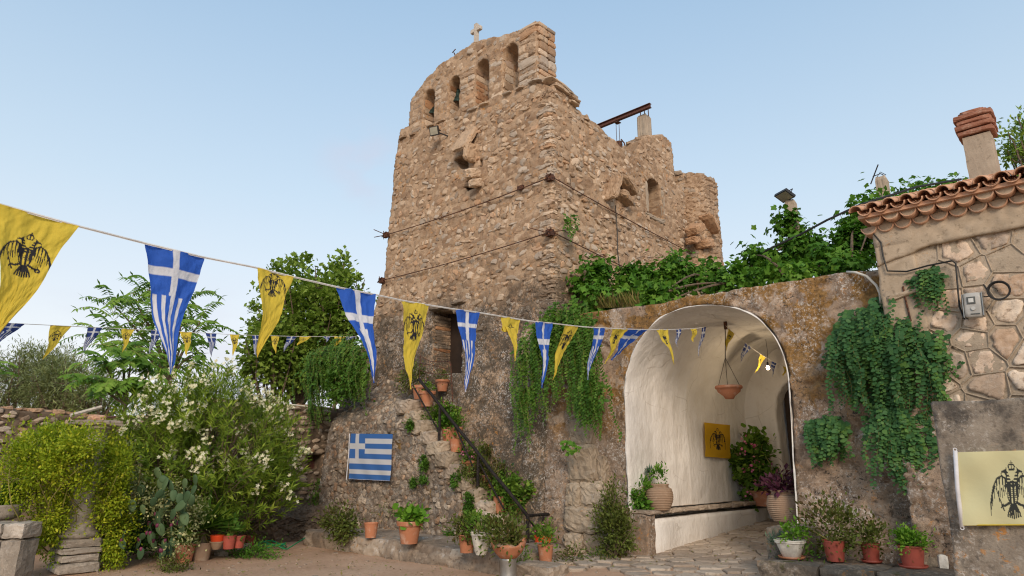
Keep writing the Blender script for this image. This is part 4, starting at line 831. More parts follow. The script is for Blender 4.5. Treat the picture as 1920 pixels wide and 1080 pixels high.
ga, gb = PS(989, 967), np.array([h1_[0], 9.9, h1_[2]]); B().tube([ga, gb], .026, 8).ob('gate_top_bar', M['iron'], rail); gl = np.array([0, 0, -.78]); B().tube([gb, gb+gl], .024, 6).ob('rail_post', M['iron'], rail)
B().tube([ga+(0, 0, -.03), gb+gl], .014, 6).ob('cross_bar', M['iron'], rail); B().tube([gb+(0, 0, -.03), ga+gl], .014, 6).ob('cross_bar', M['iron'], rail); B().tube([(ga+gb)/2, (ga+gb)/2+gl], .012, 6).ob('cross_bar', M['iron'], rail)
fence = thing('rusty_landing_fence', 'small rusty rod fence at the top of the stair', 'fence', tuple(PY(845, 750, 9.4)))
def PL(px, py, y=9.4): return PY(px, py, y)
B().tube([PL(839, 676), PL(845, 682), PL(849, 755)], .014, 6).ob('post', M['rust'], fence); B().tube([PL(788, 666), PL(786, 720)], .012, 6).ob('post', M['rust'], fence)
for (a, c_, b_) in (((788, 668), (808, 678), (842, 678)), ((787, 681), (812, 685), (843, 692)), ((786, 694), (812, 701), (844, 703)), ((790, 712), (815, 718), (846, 718))): B().tube([PL(*a), PL(*c_), PL(*b_)], .009, 5).ob('rod', M['rust'], fence)

# ------------------------------------------------------------------ house on the right
HY = 9.62
house = thing('tiled_house', 'stone house with terracotta tile eaves behind the concrete wall', 'house', (0, HY, 0))
hx0 = PY(1638, 430, HY)[0]; hz1 = PY(1800, 420, HY)[2]
hz1 = 4.52
pe = [PY(px, py, HY) for px, py in ((1640, 440), (1920, 372))]
relief('wall', [(hx0, 0), (3.6, 0), (3.6, 4.75), (hx0, 4.75)], [], (0, HY, 0), (1, 0, 0), (0, 0, 1), (0, -1, 0), .35, .055, d_rough(.016, 2.2, .010, 50), M['hmortar'], house, prof=lambda u, v: .045*sst(4.35, 4.41, v)+.04*(sst(hx0+.50, hx0+.44, u+.05*np.sin(v*5)))*(v > 3.2)*(1))
def wall_side(): pass
hs = [(-2.02, 3.80), (-1.62, 3.98), (-1.25, 3.99), (-.85, 3.98), (-.42, 4.0), (0, 3.97), (.45, 3.95), (.9, 3.99), (1.4, 3.97)]
pts = []
rr = random.Random(77); v = 4.22; row = 0
while v > .2:
    rh = rr.uniform(.24, .32); u = -2.25+(row % 2)*.17
    while u < 3.6: pts.append((u+rr.uniform(-.10, .10), v-rh*.15+rr.uniform(-.075, .075))); u += rr.uniform(.27, .44)
    v -= rh; row += 1
cl = voronoi_cells(pts, (hx0+.42, .1, 3.6, 4.35), .0)
O_ = np.array([0, HY, 0.]); UA, VA, NA = np.array([1., 0, 0]), np.array([0, 0, 1.]), np.array([0, -1., 0]); edges = set()
for k, P in enumerate(cl):
    if P is None: continue
    c = P.mean(0)
    if c[0] > 1.6: continue
    d = np.linalg.norm(P-c, axis=1)[:, None]; sh_ = c+(P-c)*np.clip(1-rr.uniform(.03, .07)/d, .3, 1)
    ar_ = .5*abs(sum(P[i-1][0]*P[i][1]-P[i][0]*P[i-1][1] for i in range(len(P))))
    if rr.random() < .95 and ar_ > .03:
        so, _ = relief('stone', sh_, [], O_, UA, VA, NA, .05, .028, (lambda e_: lambda u, v: (d_rough(.022, 3.2, .016, e_)(u, v)[0], u*0+.5))(200+k), M['hstone'], house, rag=.05, prof=lambda u, v: u*0+.014, side=.01)
    for i in range(len(P)):
        a = tuple(np.round(P[i-1], 2)); b_ = tuple(np.round(P[i], 2)); 
        if a != b_: edges.add((min(a, b_), max(a, b_)))
b = B(); ei = 0
for (a, c_) in sorted(edges):
    A_ = O_+UA*a[0]+VA*a[1]+NA*.012; C_ = O_+UA*c_[0]+VA*c_[1]+NA*.012
    if np.linalg.norm(A_-C_) < .03: continue
    b.tube([A_, (A_+C_)/2+NA*.004, C_], .009, 5)
b.ob('mortar_ridges', M['hmortar'], house, kind='stuff')
V, F = rough_block((hx0+.36, HY-.03, 3.72), (.62, .10, .07), 3, 5, .2, .015, roty(-.17)); ob('cracked_band', V, F, M['hplaster'], house, loc=(hx0+.4, HY, 3.7))
relief('plaster_band', [(hx0-.01, 4.12), (hx0+.6, 4.28), (3.6, 4.36), (3.6, 4.62), (hx0-.01, 4.62)], [], (0, HY, 0), (1, 0, 0), (0, 0, 1), (0, -1, 0), .1, .035, d_rough(.008, 2.2, .005, 55), M['hplaster'], house, rag=.02, prof=lambda u, v: v*0+.065)
relief('corner_plaster', [(hx0-.012, 2.9), (hx0+.40, 2.9), (hx0+.46, 3.2), (hx0+.43, 4.18), (hx0-.012, 4.12)], [], (0, HY, 0), (1, 0, 0), (0, 0, 1), (0, -1, 0), .1, .035, d_rough(.012, 2.2, .007, 57), M['hplaster'], house, rag=.02, prof=lambda u, v: v*0+.05)
relief('lower_corner', [(hx0-.03, 0), (hx0+.50, 0), (hx0+.46, 1.5), (hx0+.44, 2.95), (hx0-.03, 3.0)], [], (0, HY, 0), (1, 0, 0), (0, 0, 1), (0, -1, 0), .1, .035, dgate, M['gate'], house, rag=.03, prof=lambda u, v: v*0+.03)
B().box(((hx0+3.6)/2, 12.5, 2.3), (3.6-hx0-.02, 5.1, 4.6)).ob('house_block', M['hplaster'], house)
# tiles
def half_tile(r0, r1, L, th, up=True, n=8):
    V = []; F = []
    for rad in (0, th):
        for (yy, r_) in ((0, r0), (L, r1)):
            for k in range(n+1): q = pi*k/n; V.append(((r_-rad)*cos(q), yy, (r_-rad)*sin(q)*(1 if up else -1)))
    m = n+1
    for k in range(n): F += [(k, k+1, m+k+1, m+k), (2*m+k+1, 2*m+k, 3*m+k, 3*m+k+1), (k+1, k, 2*m+k, 2*m+k+1), (m+k, m+k+1, 3*m+k+1, 3*m+k)]
    F += [(0, m, 3*m, 2*m), (n, 2*m+n, 3*m+n, m+n)]
    return np.array(V), F
tc_ = mesh('roof_tile', *half_tile(.085, .068, .44, .014), M['tile'], True); tpn = mesh('roof_tile', *half_tile(.085, .1, .44, .014, False), M['tile'], True); tg = mesh('eaves_tile', *half_tile(.10, .10, .26, .014, False), M['tile'], True)
sl = radians(19); RT = rotx(sl); ez = 4.80; ey = HY-.36
for row in range(5):
    for k in range(25):
        x = hx0-.10+k*.2; rz = rotz(rr.uniform(-.04, .04))
        p = np.array([x, ey+row*.36*cos(sl), ez+row*.36*sin(sl)+.035+rr.uniform(-.004, .006)])
        inst('roof_tile', tc_, p, rz @ RT, house); inst('roof_tile', tpn, p+np.array([.1, .015, .01]), rz @ RT, house)
b = B(); b.add([(hx0-.1, ey+.08, ez+.0), (3.6, ey+.08, ez), (3.6, 15, ez+(15-ey)*math.tan(sl)-.03), (hx0-.1, 15, ez+(15-ey)*math.tan(sl)-.03), (hx0-.1, ey+.08, ez-.05), (3.6, ey+.08, ez-.05), (3.6, 15, ez-.05), (hx0-.1, 15, ez-.05)], [(0, 1, 2, 3), (4, 7, 6, 5), (0, 4, 5, 1), (1, 5, 6, 2), (2, 6, 7, 3), (3, 7, 4, 0)]); b.ob('roof_bed', M['tile'], house)
for lv, (yy, zz) in enumerate(((HY-.12, 4.66), (HY-.24, 4.76))):
    for k in range(25):
        inst('eaves_tile', tg, (hx0+.02+k*.205+lv*.1-.05, yy, zz+rr.uniform(-.004, .004)), rotz(rr.uniform(-.03, .03)), house)
    B().box(((hx0+3.6)/2, yy+.15, zz-.02+.05), (3.6-hx0, .2, .06)).ob('eaves_mortar', M['hplaster'], house)
    b = B()
    for k in range(25):
        x_ = hx0+.02+k*.205+lv*.1-.05; V = [(x_, yy+.018, zz+.01), (x_, yy+.24, zz+.01)]
        for j in range(9): q = pi*j/8; V += [(x_+.09*cos(q), yy+.018, zz-.09*sin(q)), (x_+.09*cos(q), yy+.24, zz-.09*sin(q))]
        b.add(V, [(0, 2+2*j, 4+2*j) for j in range(8)]+[(2+2*j, 3+2*j, 5+2*j, 4+2*j) for j in range(8)])
    b.ob('eaves_fill', M['hplaster'], house, kind='stuff')
# chimney
cpx = PY(1851, 350, 11.6); cx_, cy_ = cpx[0], 11.6; ctz = PY(1842, 256, 11.6)[2]
ch = B(); ch.add(*rough_block((cx_, cy_, (ctz+5)/2), (.36, .36, ctz-5), 7, 9, .05, .006)); cho = ch.ob('chimney', M['concrete'], house, loc=(cx_, cy_, 5))
for k, (dz, w) in enumerate(((.04, .46), (.13, .50), (.22, .44), (.29, .50))): V, F = rough_block((cx_, cy_, ctz+dz), (w, w, .07), k, 5, .12, .008); ob('chimney_tile', V, F, M['tiledark'], cho, loc=(cx_, cy_, ctz))
V, F = rough_block((cx_, cy_, ctz+.36), (.36, .40, .09), 8, 5, .4, .01); ob('chimney_tile', V, F, M['tiledark'], cho, loc=(cx_, cy_, ctz+.3))
# meter box
def PH(px, py, out=.06): p = PY(px, py, HY-out); return p
mc = PH(1826, 573, .15); mt = thing('electric_meter', 'grey plastic electric meter box on the stone house wall', 'meter box', tuple(mc)); R = roty(.05)
V, F = rough_block(mc, (.19, .12, .30), 3, 5, .16, .001, R); ob('case', V, F, M['meter'], mt, True); B().box(mc+(-.01, -.062, .055), (.085, .012, .085), R).ob('window', M['meterglass'], mt)
B().box(mc+(-.01, -.0655, .055), (.05, .012, .05), R).ob('dial', M['dial'], mt); b = B(); b.tube([mc+(.0, -.055, -.045), mc+(.0, -.075, -.045)], .022, 12); b.ob('button', M['dial'], mt)
B().box(mc+(.01, -.061, -.11), (.09, .006, .012), R).ob('label_strip', M['meterglass'], mt)
for dx in (-.1, .1): B().box(mc+(dx*.98, -.02, 0), (.008, .1, .28), R).ob('rim', M['steel'], mt)
cb = B(); cb.tube([PH(*p, .09) for p in ((1633, 432), (1652, 455), (1656, 480), (1664, 508), (1700, 509), (1740, 498), (1785, 489), (1792, 494), (1795, 530), (1799, 575), (1808, 598), (1816, 597))], .011, 6); o = cb.ob('power_cable', M['black'], None, loc=tuple(PH(1700, 509))); tag(o, 'black power cable running along the house wall to the meter', 'cable')
cc = PH(1873, 545, .1); b = B(); 
for k in range(3): b.tube([cc+np.array([(.10+.006*k)*cos(q), -.012*k, (.10+.006*k)*sin(q)]) for q in np.linspace(0, 2*pi, 22)], .008, 5)
b.tube([cc+(-.10, 0, 0), cc+(-.14, -.01, .1)], .007, 5); b.tube([cc+(-.1, 0, -.05), cc+(-.22, .02, -.04), mc+(.1, 0, 0)], .008, 5); o = b.ob('cable_coil', M['black'], None, loc=tuple(cc)); tag(o, 'coil of black cable hanging beside the meter box', 'cable coil')
o = B().tube([PH(1693, 537, .06), PH(1700, 570, .06), PH(1708, 602, .08)], .012, 5).ob('iron_spike', M['rust'], None, loc=tuple(PH(1700, 570))); tag(o, 'rusty iron rod sticking down the house corner', 'iron rod')
o = B().tube([PY(px, py, yy) for px, py, yy in ((1588, 510, 9.9), (1605, 511, 9.8), (1625, 518, 9.75), (1643, 535, 9.72), (1650, 550, 9.72), (1652, 575, 9.72))], .018, 8).ob('bent_pipe', M['whitepipe'], None, True, loc=tuple(PY(1620, 515, 9.8))); tag(o, 'curved white plastic pipe over the gateway corner', 'pipe')
# ------------------------------------------------------------------ rendered slab wall, far right
WY = 6.5; a = PY(1742, 755, WY); w2 = PY(1920, 750, WY)
rw = thing('rendered_wall', 'stained grey rendered wall with the faded yellow flag', 'wall', (a[0], WY, 0))
relief('wall_body', [(a[0], -.1), (2.4, -.1), (2.4, a[2]+.0), (a[0]+.02, a[2])], [], (0, WY, 0), (1, 0, 0), (0, 0, 1), (0, -1, 0), .38, .03, d_rough(.010, 2.5, .006, 90), M['slab'], rw, rag=.018, side=.012)
# ------------------------------------------------------------------ garden walls, far left
GX = -15.25
gwl = thing('garden_wall', 'rough stone garden wall behind the oleander and column', 'wall', (GX, 3, 0))
gpoly = [(0, 0)]+[(PX(px, py, GX)[1], PX(px, py, GX)[2]) for px, py in ((-60, 766), (0, 766), (60, 770), (130, 776), (205, 784))]
y2 = gpoly[-1][0]; ywb = PX(505, 756, GX); gpoly = [(gpoly[1][0], 0)]+gpoly[1:]+[(ywb[1]-1.4, gpoly[-1][1]+.1), (ywb[1]-1.2, ywb[2]), (ywb[1], ywb[2]), (PX(600, 766, GX)[1], PX(600, 766, GX)[2]), (11.5, PX(600, 766, GX)[2]-.05), (11.5, 0)]
hole = [[(PX(576, 868, GX)[1], PX(576, 880, GX)[2]), (PX(603, 868, GX)[1], PX(590, 880, GX)[2]), (PX(603, 868, GX)[1], PX(590, 852, GX)[2]), (PX(576, 868, GX)[1], PX(576, 852, GX)[2])]]
gwo, gws = relief('wall_body', gpoly, hole, (GX, 0, 0), (0, 1, 0), (0, 0, 1), (1, 0, 0), .45, .05, d_rubble(4, 7, .05, 60, .03), M['garden'], gwl, rag=.03)
B().box((GX-.35, PX(590, 868, GX)[1], PX(590, 868, GX)[2]), (.05, .8, .5)).ob('niche_back', M['beam'], gwl)
TSG = [mesh('stone', *stone_template(80+s, n=6+s % 3, bev=.22, depth=.5), M['gstone']) for s in range(8)]
A5, P5 = lay(gws, (0, .8, 10.8, 3.4), (GX, 0, 0), (0, 1, 0), (0, 0, 1), (1, 0, 0), None, 25, wid=(.12, .30), rowh=(.08, .14), fill=.9, clear=.03)
P5 = P5+np.array([.01, 0, 0]); vis = ((A5[:, 0] < 5.2) & (A5[:, 1] > 1.8)) | (A5[:, 0] > 7)
place_stones(A5[vis], P5[vis], (0, 1, 0), (0, 0, 1), (1, 0, 0), TSG, gwl, 200, seed=9, mat=M['gstone'], dep=(.08, .14))
b = B()
for k in range(55):
    y_ = gpoly[1][0]+k*.2
    if y_ > 11: break
    zt_ = np.interp(y_, [p[0] for p in gpoly[1:-1]], [p[1] for p in gpoly[1:-1]]); b.add(*rough_block((GX-.2+rr.uniform(-.05, .05), y_, zt_+.01), (rr.uniform(.3, .5), rr.uniform(.15, .3), rr.uniform(.06, .12)), k, 3, .25, .02, rotz(rr.uniform(-.4, .4))))
b.ob('coping_stones', M['gstone'], gwl, kind='stuff')
o = B().tube([PX(500, 757, GX+.2), PX(540, 758, GX+.2), PX(575, 762, GX+.2), PX(600, 770, GX+.25)], .02, 6).ob('wall_pipe', M['whitepipe'], None, True, loc=tuple(PX(540, 758, GX+.2))); tag(o, 'pale plastic pipe lying along the garden wall top', 'pipe')
# rough earth bank at the wall foot beside the oleander
V, F = rough_block((-14.6, 8.2, .2), (1.3, 2.0, .8), 3, 30, .35, .09); o = ob('rocky_bank', V, F, M['garden'], None); tag(o, 'rough earth and stone bank between garden wall and ledge', None, None, 'structure')
# ------------------------------------------------------------------ foliage
def LT(pts, fold=.18, tri=None):
    """outline half-profile (x, halfwidth) -> folded blade"""
    V = []; F = []
    for (x, w) in pts: V += [(x, 0, -.0), (x, w, fold*w), (x, -w, fold*w)]
    V = np.array(V); 
    for i in range(len(pts)-1):
        a, b = 3*i, 3*i+3
        F += [(a, b, b+1), (a, b+1, a+1), (a, a+2, b+2), (a, b+2, b)]
    V[:, 2] -= .12*V[:, 0]**2
    return V, np.array(F)
T_OVAL = LT([(0, .02), (.45, .27), (1, .01)]); T_LANCE = LT([(0, .02), (.45, .095), (1, .005)]); T_ROUND = LT([(0, .22), (.45, .50), (1, .16)], .10)
T_VINE = (lambda a: (np.array([(0, 0, 0)]+[(.5+.62*r*cos(q), .62*r*sin(q), .12*(k % 2)-.05) for k, (q, r) in enumerate(zip(np.linspace(-pi*.86, pi*.86, 9), (.8, .5, .95, .6, 1., .6, .95, .5, .8)))]), np.array([(0, k, k+1) for k in range(1, 9)])))(0)
T_LEAFLET = LT([(0, .03), (.4, .16), (1, .01)]); T_TINY = (np.array([(0, 0, 0), (.5, .3, .08), (1, 0, -.05), (.5, -.3, .08)]), np.array([(0, 3, 2), (0, 2, 1)]))
T_BLADE = LT([(0, .03), (.4, .035), (.8, .02), (1, .002)], .3)
T_PETAL = (np.array([(0, 0, 0)]+[p for k in range(5) for p in ((.42*cos(1.257*k-.35), .42*sin(1.257*k-.35), .1), (.52*cos(1.257*k+.25), .52*sin(1.257*k+.25), .16), (.2*cos(1.257*k+.6), .2*sin(1.257*k+.6), .06))]), np.array([(0, 1+3*k, 2+3*k) for k in range(5)]+[(0, 2+3*k, 3+3*k) for k in range(5)]))
def nrm(a): return a/(np.linalg.norm(a, axis=1)[:, None]+1e-9)
def scat(T, P, X, N, S, tint=None):
    tv, tf = T; n = len(P); P = np.asarray(P, float); X = nrm(np.asarray(X, float)); N = np.asarray(N, float); N = N-X*np.sum(X*N, 1)[:, None]; N = nrm(N); Y = np.cross(N, X)
    S = np.broadcast_to(np.asarray(S, float), (n,))[:, None, None]
    V = P[:, None]+S*(tv[None, :, 0:1]*X[:, None]+tv[None, :, 1:2]*Y[:, None]+tv[None, :, 2:3]*N[:, None])
    F = tf[None]+(np.arange(n)*len(tv))[:, None, None]; t = RNG.random(n) if tint is None else np.clip(tint, 0, 1)
    return V.reshape(-1, 3), F.reshape(-1, tf.shape[1]), np.repeat(t, len(tv))
def rv(n): return nrm(RNG.normal(size=(n, 3)))
def leaves(name, T, P, X, N, S, mat, parent, tint=None, kind=None):
    V, F, t = scat(T, P, X, N, S, tint); return ob(name, V, F, M[mat], parent, False, attr=t, kind=kind)
def clumpy(n, c, rad, ncl, cr, shell=.55, flat=1.):
    """points in leaf clumps spread through an ellipsoid; returns points, outward dirs"""
    c = np.array(c, float); rad = np.array(rad, float); d = rv(ncl); r = (shell+(1-shell)*RNG.random(ncl))[:, None]
    C = c+d*r*rad; k = RNG.integers(0, ncl, n); off = RNG.normal(size=(n, 3))*cr*(.5+RNG.random(ncl)[k][:, None])*np.array([1, 1, flat])
    P = C[k]+off; return P, nrm(P-c), k
def bush(parent, c, rad, n, T, size, mat, ncl=40, cr=.12, up=.4, droop=0, shell=.5, name='foliage', zmin=None, clumptint=.5, rnd=.9):
    P, O, k = clumpy(n, c, rad, ncl, cr, shell)
    if zmin is not None: P[:, 2] = np.where(P[:, 2] < zmin, zmin+RNG.random(n)*.05, P[:, 2])
    X = O+rv(n)*rnd+np.array([0, 0, up-droop]); N = rv(n)*.6+np.array([0, 0, 1])+O*.5
    ct = RNG.random(ncl)[k]; t = ct*clumptint+RNG.random(n)*(1-clumptint)
    return leaves(name, T, P, X, N, size*(.6+.7*RNG.random(n)), mat, parent, t)
def twigs(parent, base, tips, r0, mat='bark', name='stem', wob=.12, n=6, kind=None):
    b = B()
    for tp_ in tips:
        a = np.array(base, float); e = np.array(tp_, float); t = np.linspace(0, 1, n)[:, None]; m = np.array([*(RNG.normal(size=2)*wob), wob*RNG.random()])*np.linalg.norm(e-a)
        P = a*(1-t)+e*t+m*np.sin(t*pi); b.tube(P, np.linspace(r0, r0*.3, n), 5)
    return b.ob(name, M[mat], parent, kind=kind)
def tree(name, label, base, c, rad, n, T, size, mat, ncl, cr, trunk_r, group=None, shell=.35, nb=14, kind2=None, rnd=.9, droop=0.):
    t = thing(name, label, 'tree', tuple(base), group); base = np.array(base, float); c = np.array(c, float)
    fork = base+(c-base)*np.array([.6, .6, .55]); b = B(); s = np.linspace(0, 1, 8)[:, None]; b.tube(base*(1-s)+fork*s+np.array([.1, .05, 0])*np.sin(s*5)*trunk_r*4, np.linspace(trunk_r, trunk_r*.6, 8), 9); b.ob('trunk', M['bark'], t)
    d = rv(nb); d[:, 2] = np.abs(d[:, 2])*1.1-.25; tips = c+nrm(d)*np.array(rad)*.85
    b = B()
    for tp_ in tips:
        m = RNG.normal(size=3)*.12; P = fork*(1-s)+tp_*s+m*np.sin(s*pi); b.tube(P, np.linspace(trunk_r*.45, .012, 8), 5)
        for _ in range(3):
            u = RNG.integers(3, 7); e = P[u]+rv(1)[0]*np.array(rad)*.35; b.tube([P[u], (P[u]+e)/2+rv(1)[0]*.05, e], [.02, .014, .006], 4)
    b.ob('limbs', M['bark'], t)
    bush(t, c, rad, n, T, size, mat, ncl, cr, up=.1, droop=droop, shell=shell, name='crown', rnd=rnd); return t
def cascade(name, label, tops, n, lng, T, size, mat, group=None, step=.026, cat='plant', spread=.10, out=(0, -1, 0), bulge=.25, seed=3, tips=None):
    """hanging caper curtain: strands start on the top points, lean out, fall"""
    rr_ = np.random.default_rng(seed); tops = np.array(tops, float); t = thing(name, label, cat, tuple(tops.mean(0)), group); out = np.array(out, float); side = np.cross(out, [0, 0, 1])
    P, X, N, TT, SZ = [], [], [], [], []; b = B()
    for i in range(n):
        u = rr_.random()*(len(tops)-1); k = int(u); f = u-k; p = tops[k]*(1-f)+tops[min(k+1, len(tops)-1)]*f+rr_.normal(size=3)*np.array([spread, spread*.3, spread]); L = lng(u/(max(1, len(tops)-1)), rr_)
        m = max(6, int(L/step)); s = np.arange(m)*step; o = bulge*rr_.uniform(.1, 1); sd = rr_.normal()*.16; 
        path = p+out*(o*np.clip(s/.3, 0, 1)**.6)[:, None]*np.exp(-(s/(L+.2))**2)[:, None]+side*(sd*s*.6+.03*np.sin(s*9+i))[:, None]+np.array([0, 0, 1.])*(-s+.10*np.clip(s/.12, 0, 1)+.0)[:, None]
        ss_ = rr_.uniform(.65, 1.2)
        if i % 2 == 0: b.tube(path[::4] if len(path[::4]) > 2 else path[:3], .004, 3, False)
        T_ = np.gradient(path, axis=0); sg = np.where(np.arange(m) % 2, 1, -1)[:, None]; x = side*sg*1.0+out*rr_.uniform(.2, .8, (m, 1))+np.array([0, 0, -.5])+rr_.normal(size=(m, 3))*.35
        P.append(path); SZ.append(np.full(m, ss_)*(1-.35*(s/L))); X.append(x); N.append(out*1.2+np.array([0, 0, .6])+rr_.normal(size=(m, 3))*.35); TT.append(np.full(m, rr_.random())*.6+rr_.random(m)*.4)
    b.ob('hanging_stems', M['stem'], t); P = np.concatenate(P); leaves('foliage', T, P, np.concatenate(X), np.concatenate(N), size*np.concatenate(SZ)*(.7+.6*RNG.random(len(P))), mat, t, np.concatenate(TT)); return t
def flowers(parent, P, size, mat, per=5, sp=.05, N=None, name='blossoms', T=None, kind='stuff'):
    P = np.repeat(np.array(P, float), per, 0); P = P+RNG.normal(size=P.shape)*sp; n = len(P); nn = (np.array([0, -.6, .6]) if N is None else np.array(N))+rv(n)*.6; x = rv(n)
    return leaves(name, T or T_PETAL, P, x, nn, size*(.7+.5*RNG.random(n)), mat, parent)
# ---- pots
def pot_prof(kind, r, h):
    if kind == 'flower': return [(0, 0), (r*.66, 0), (r*.9, h*.80), (r*1.04, h*.80), (r*1.07, h*.97), (r*1.03, h), (r*.92, h), (r*.86, h*.8), (0, h*.8)]
    if kind == 'plain': return [(0, 0), (r*.74, 0), (r*.97, h*.93), (r*1.02, h*.93), (r*1.02, h), (r*.93, h), (r*.88, h*.84), (0, h*.84)]
    if kind == 'urn': return [(0, 0), (r*.5, 0), (r*.55, h*.08), (r*.62, h*.12), (r*.95, h*.8), (r*1.05, h*.84), (r*1.05, h*.93), (r*1.1, h*.95), (r*1.1, h), (r*.95, h), (r*.9, h*.85), (0, h*.85)]
    if kind == 'bowl': return [(0, 0), (r*.4, 0), (r*.72, h*.3), (r*.95, h*.7), (r*1.02, h*.95), (r*.98, h), (r*.9, h*.95), (r*.8, h*.7), (0, h*.7)]
    if kind == 'amphora':
        p = [(0, 0), (r*.62, 0)]
        for k in range(31):
            t = k/30; q = r*(.62+.42*sin(pi*(t*.86+.02))**.85) if t < .9 else r*(.72-.0*(t-.9)); p.append((q*(1+.0) + (.035*r if k % 2 else 0), h*.95*t))
        return p+[(r*.78, h*.96), (r*.78, h), (r*.66, h), (r*.62, h*.9), (0, h*.86)]
def pot(p, kind, r, h, mat, name, label, cat='potted plant', saucer=False, group=None, tilt=None, sq=None):
    p = np.array(p, float); t = thing(name, label, cat, tuple(p), group); b = B(); pr = pot_prof(kind, r, h)
    if sq: # trough: stretched square-ish
        V = []; n = 28
        for (q, z_) in pr:
            for k in range(n):
                a = 2*pi*k/n; cx_, cy_ = cos(a), sin(a); g = max(abs(cx_), abs(cy_))**.7; V.append((p[0]+q*sq*cx_/g*.9, p[1]+q*cy_/g*.9, p[2]+z_))
        b.add(V, [(i*n+k, i*n+(k+1) % n, (i+1)*n+(k+1) % n, (i+1)*n+k) for i in range(len(pr)-1) for k in range(n)])
    else: b.lathe(pr, p, 28)
    V, F = b.get(); 
    if kind == 'broken': pass
    o = ob('pot', V, F, M[mat], t, True)
    try:
        for pl in o.data.polygons: pass
        o.data.set_sharp_from_angle(angle=radians(35))
    except Exception: pass
    B().lathe([(r*.84, h*.86), (0, h*.88)], p, 16).ob('soil', M['dirt'], t)
    if saucer: B().lathe([(0, .003), (r*.95, .003), (r*1.1, .03), (r*1.12, .03), (r*.98, 0), (0, 0)], p+(0, 0, -.001), 24).ob('saucer', M[mat if mat != 'whitepot' else 'terra'], t, True)
    return t
def planted(t, p, h, rad, n, T, size, mat, ncl=14, cr=.06, droop=0, up=.6, fl=None, off=(0, 0, 0)):
    p = np.array(p, float); c = p+np.array([off[0], off[1], h+rad[2]*.55+off[2]]); tips = c+rv(7)*np.array(rad)*.8; twigs(t, p+(0, 0, h*.85), tips, .010, 'stem'); bush(t, c, rad, n, T, size, mat, ncl, cr, up=up, droop=droop, shell=.3, zmin=None)
    if fl: fm, nf, fs_, per = fl; d = rv(nf); d[:, 2] = np.abs(d[:, 2]); d[:, 1] = -np.abs(d[:, 1]); flowers(t, c+d*np.array(rad)*1.0, fs_, fm, per, .02)
# stair pots ---------------------------------------------------------
def step_at(px, py, y):
    p = PY(px, py, y); i = int(np.clip((sxr-p[0])/(sxr-sxl)*NS, 0, NS-1)); return np.array([p[0], y, stepz(i)+.015])
def sp_(px, py, y, kind, r, h, mat, label, pl=None, name='potted_plant', z=None, **k):
    p = step_at(px, py, y); 
    if z is not None: p[2] = z
    r *= 1.25; h *= 1.15; t = pot(p, kind, r, h, mat, name, label, **k)
    if pl: planted(t, p, h, *pl[:-1], **pl[-1])
    return t, p
G1 = dict(fl=('petal_pink', 5, .028, 5)); 
sp_(787, 757, 9.45, 'flower', .15, .26, 'terra', 'large terracotta pot at the stair top under the yellow pennant tip', ((.2, .2, .22), 420, T_OVAL, .05, 'L_dark', dict(off=(-.18, 0, .1))), z=float(szl)+.05)
sp_(800, 766, 9.28, 'flower', .14, .28, 'terra', 'terracotta pot in front of the large one at the stair top', ((.12, .12, .10), 160, T_ROUND, .045, 'L_green', dict()), z=float(szl)-.14)
sp_(829, 737, 9.75, 'flower', .12, .22, 'terra', 'terracotta pot behind the rusty fence by the tower doorway', ((.22, .15, .14), 300, T_OVAL, .045, 'L_dark', dict()), z=float(szl)+.22)
t, p = sp_(832, 770, 9.55, 'plain', .12, .2, 'terra', 'pot hidden under a pink geranium high on the stair', ((.30, .22, .26), 900, T_ROUND, .055, 'L_green', dict(fl=('petal_pink', 5, .03, 5))))
sp_(851, 822, 9.42, 'flower', .14, .24, 'terra', 'wide terracotta pot halfway up the stair with trailing leaves', ((.30, .2, .17), 600, T_OVAL, .05, 'L_green', dict(droop=.4)))
sp_(840, 805, 9.3, 'plain', .10, .2, 'terra', 'small terracotta pot with bright geranium beside the upper rail post', ((.22, .16, .22), 520, T_ROUND, .05, 'L_vine', dict(fl=('petal_orange', 3, .025, 3))))
sp_(855, 858, 9.25, 'plain', .11, .22, 'terra', 'terracotta pot on the step under the wide trailing pot', None)
sp_(880, 884, 9.3, 'flower', .12, .24, 'terra', 'leaning terracotta pot with bright pink geranium by the middle rail post', ((.18, .14, .13), 260, T_ROUND, .045, 'L_green', dict(fl=('petal_pink', 6, .035, 7))), saucer=True)
sp_(900, 905, 9.6, 'plain', .12, .22, 'terra', 'pot of spiky succulent against the dark tower wall', ((.28, .2, .2), 500, T_OVAL, .06, 'L_dark', dict()))
sp_(918, 930, 9.35, 'plain', .12, .2, 'terra', 'pot under dense reddish foliage in the middle of the stair', ((.42, .25, .28), 1300, T_OVAL, .05, 'L_dark', dict()))
sp_(945, 942, 9.65, 'flower', .13, .22, 'terra', 'pot with tall pale jointed stems near the lower stair', ((.34, .22, .24), 700, T_OVAL, .055, 'L_green', dict(fl=('petal_cream', 5, .02, 3))))
sp_(938, 958, 9.28, 'plain', .11, .26, 'terra', 'narrow terracotta pot peeking through leaves on the lower stair', ((.24, .2, .2), 520, T_ROUND, .05, 'L_green', dict()))
sp_(965, 985, 9.5, 'plain', .13, .2, 'terra', 'pot hidden in green geranium just left of the rail corner', ((.42, .28, .28), 1300, T_ROUND, .055, 'L_green', dict()))
sp_(985, 1000, 9.75, 'plain', .12, .22, 'terra', 'pot with mixed leaves and a pink bloom behind the rail corner', ((.42, .25, .20), 900, T_OVAL, .055, 'L_dark', dict(fl=('petal_pink', 3, .03, 4))))
g = thing('cactus_plant', 'pale green jointed cactus stems rising above the lower stair pots', 'cactus', tuple(PY(950, 900, 9.7)))
b = B()
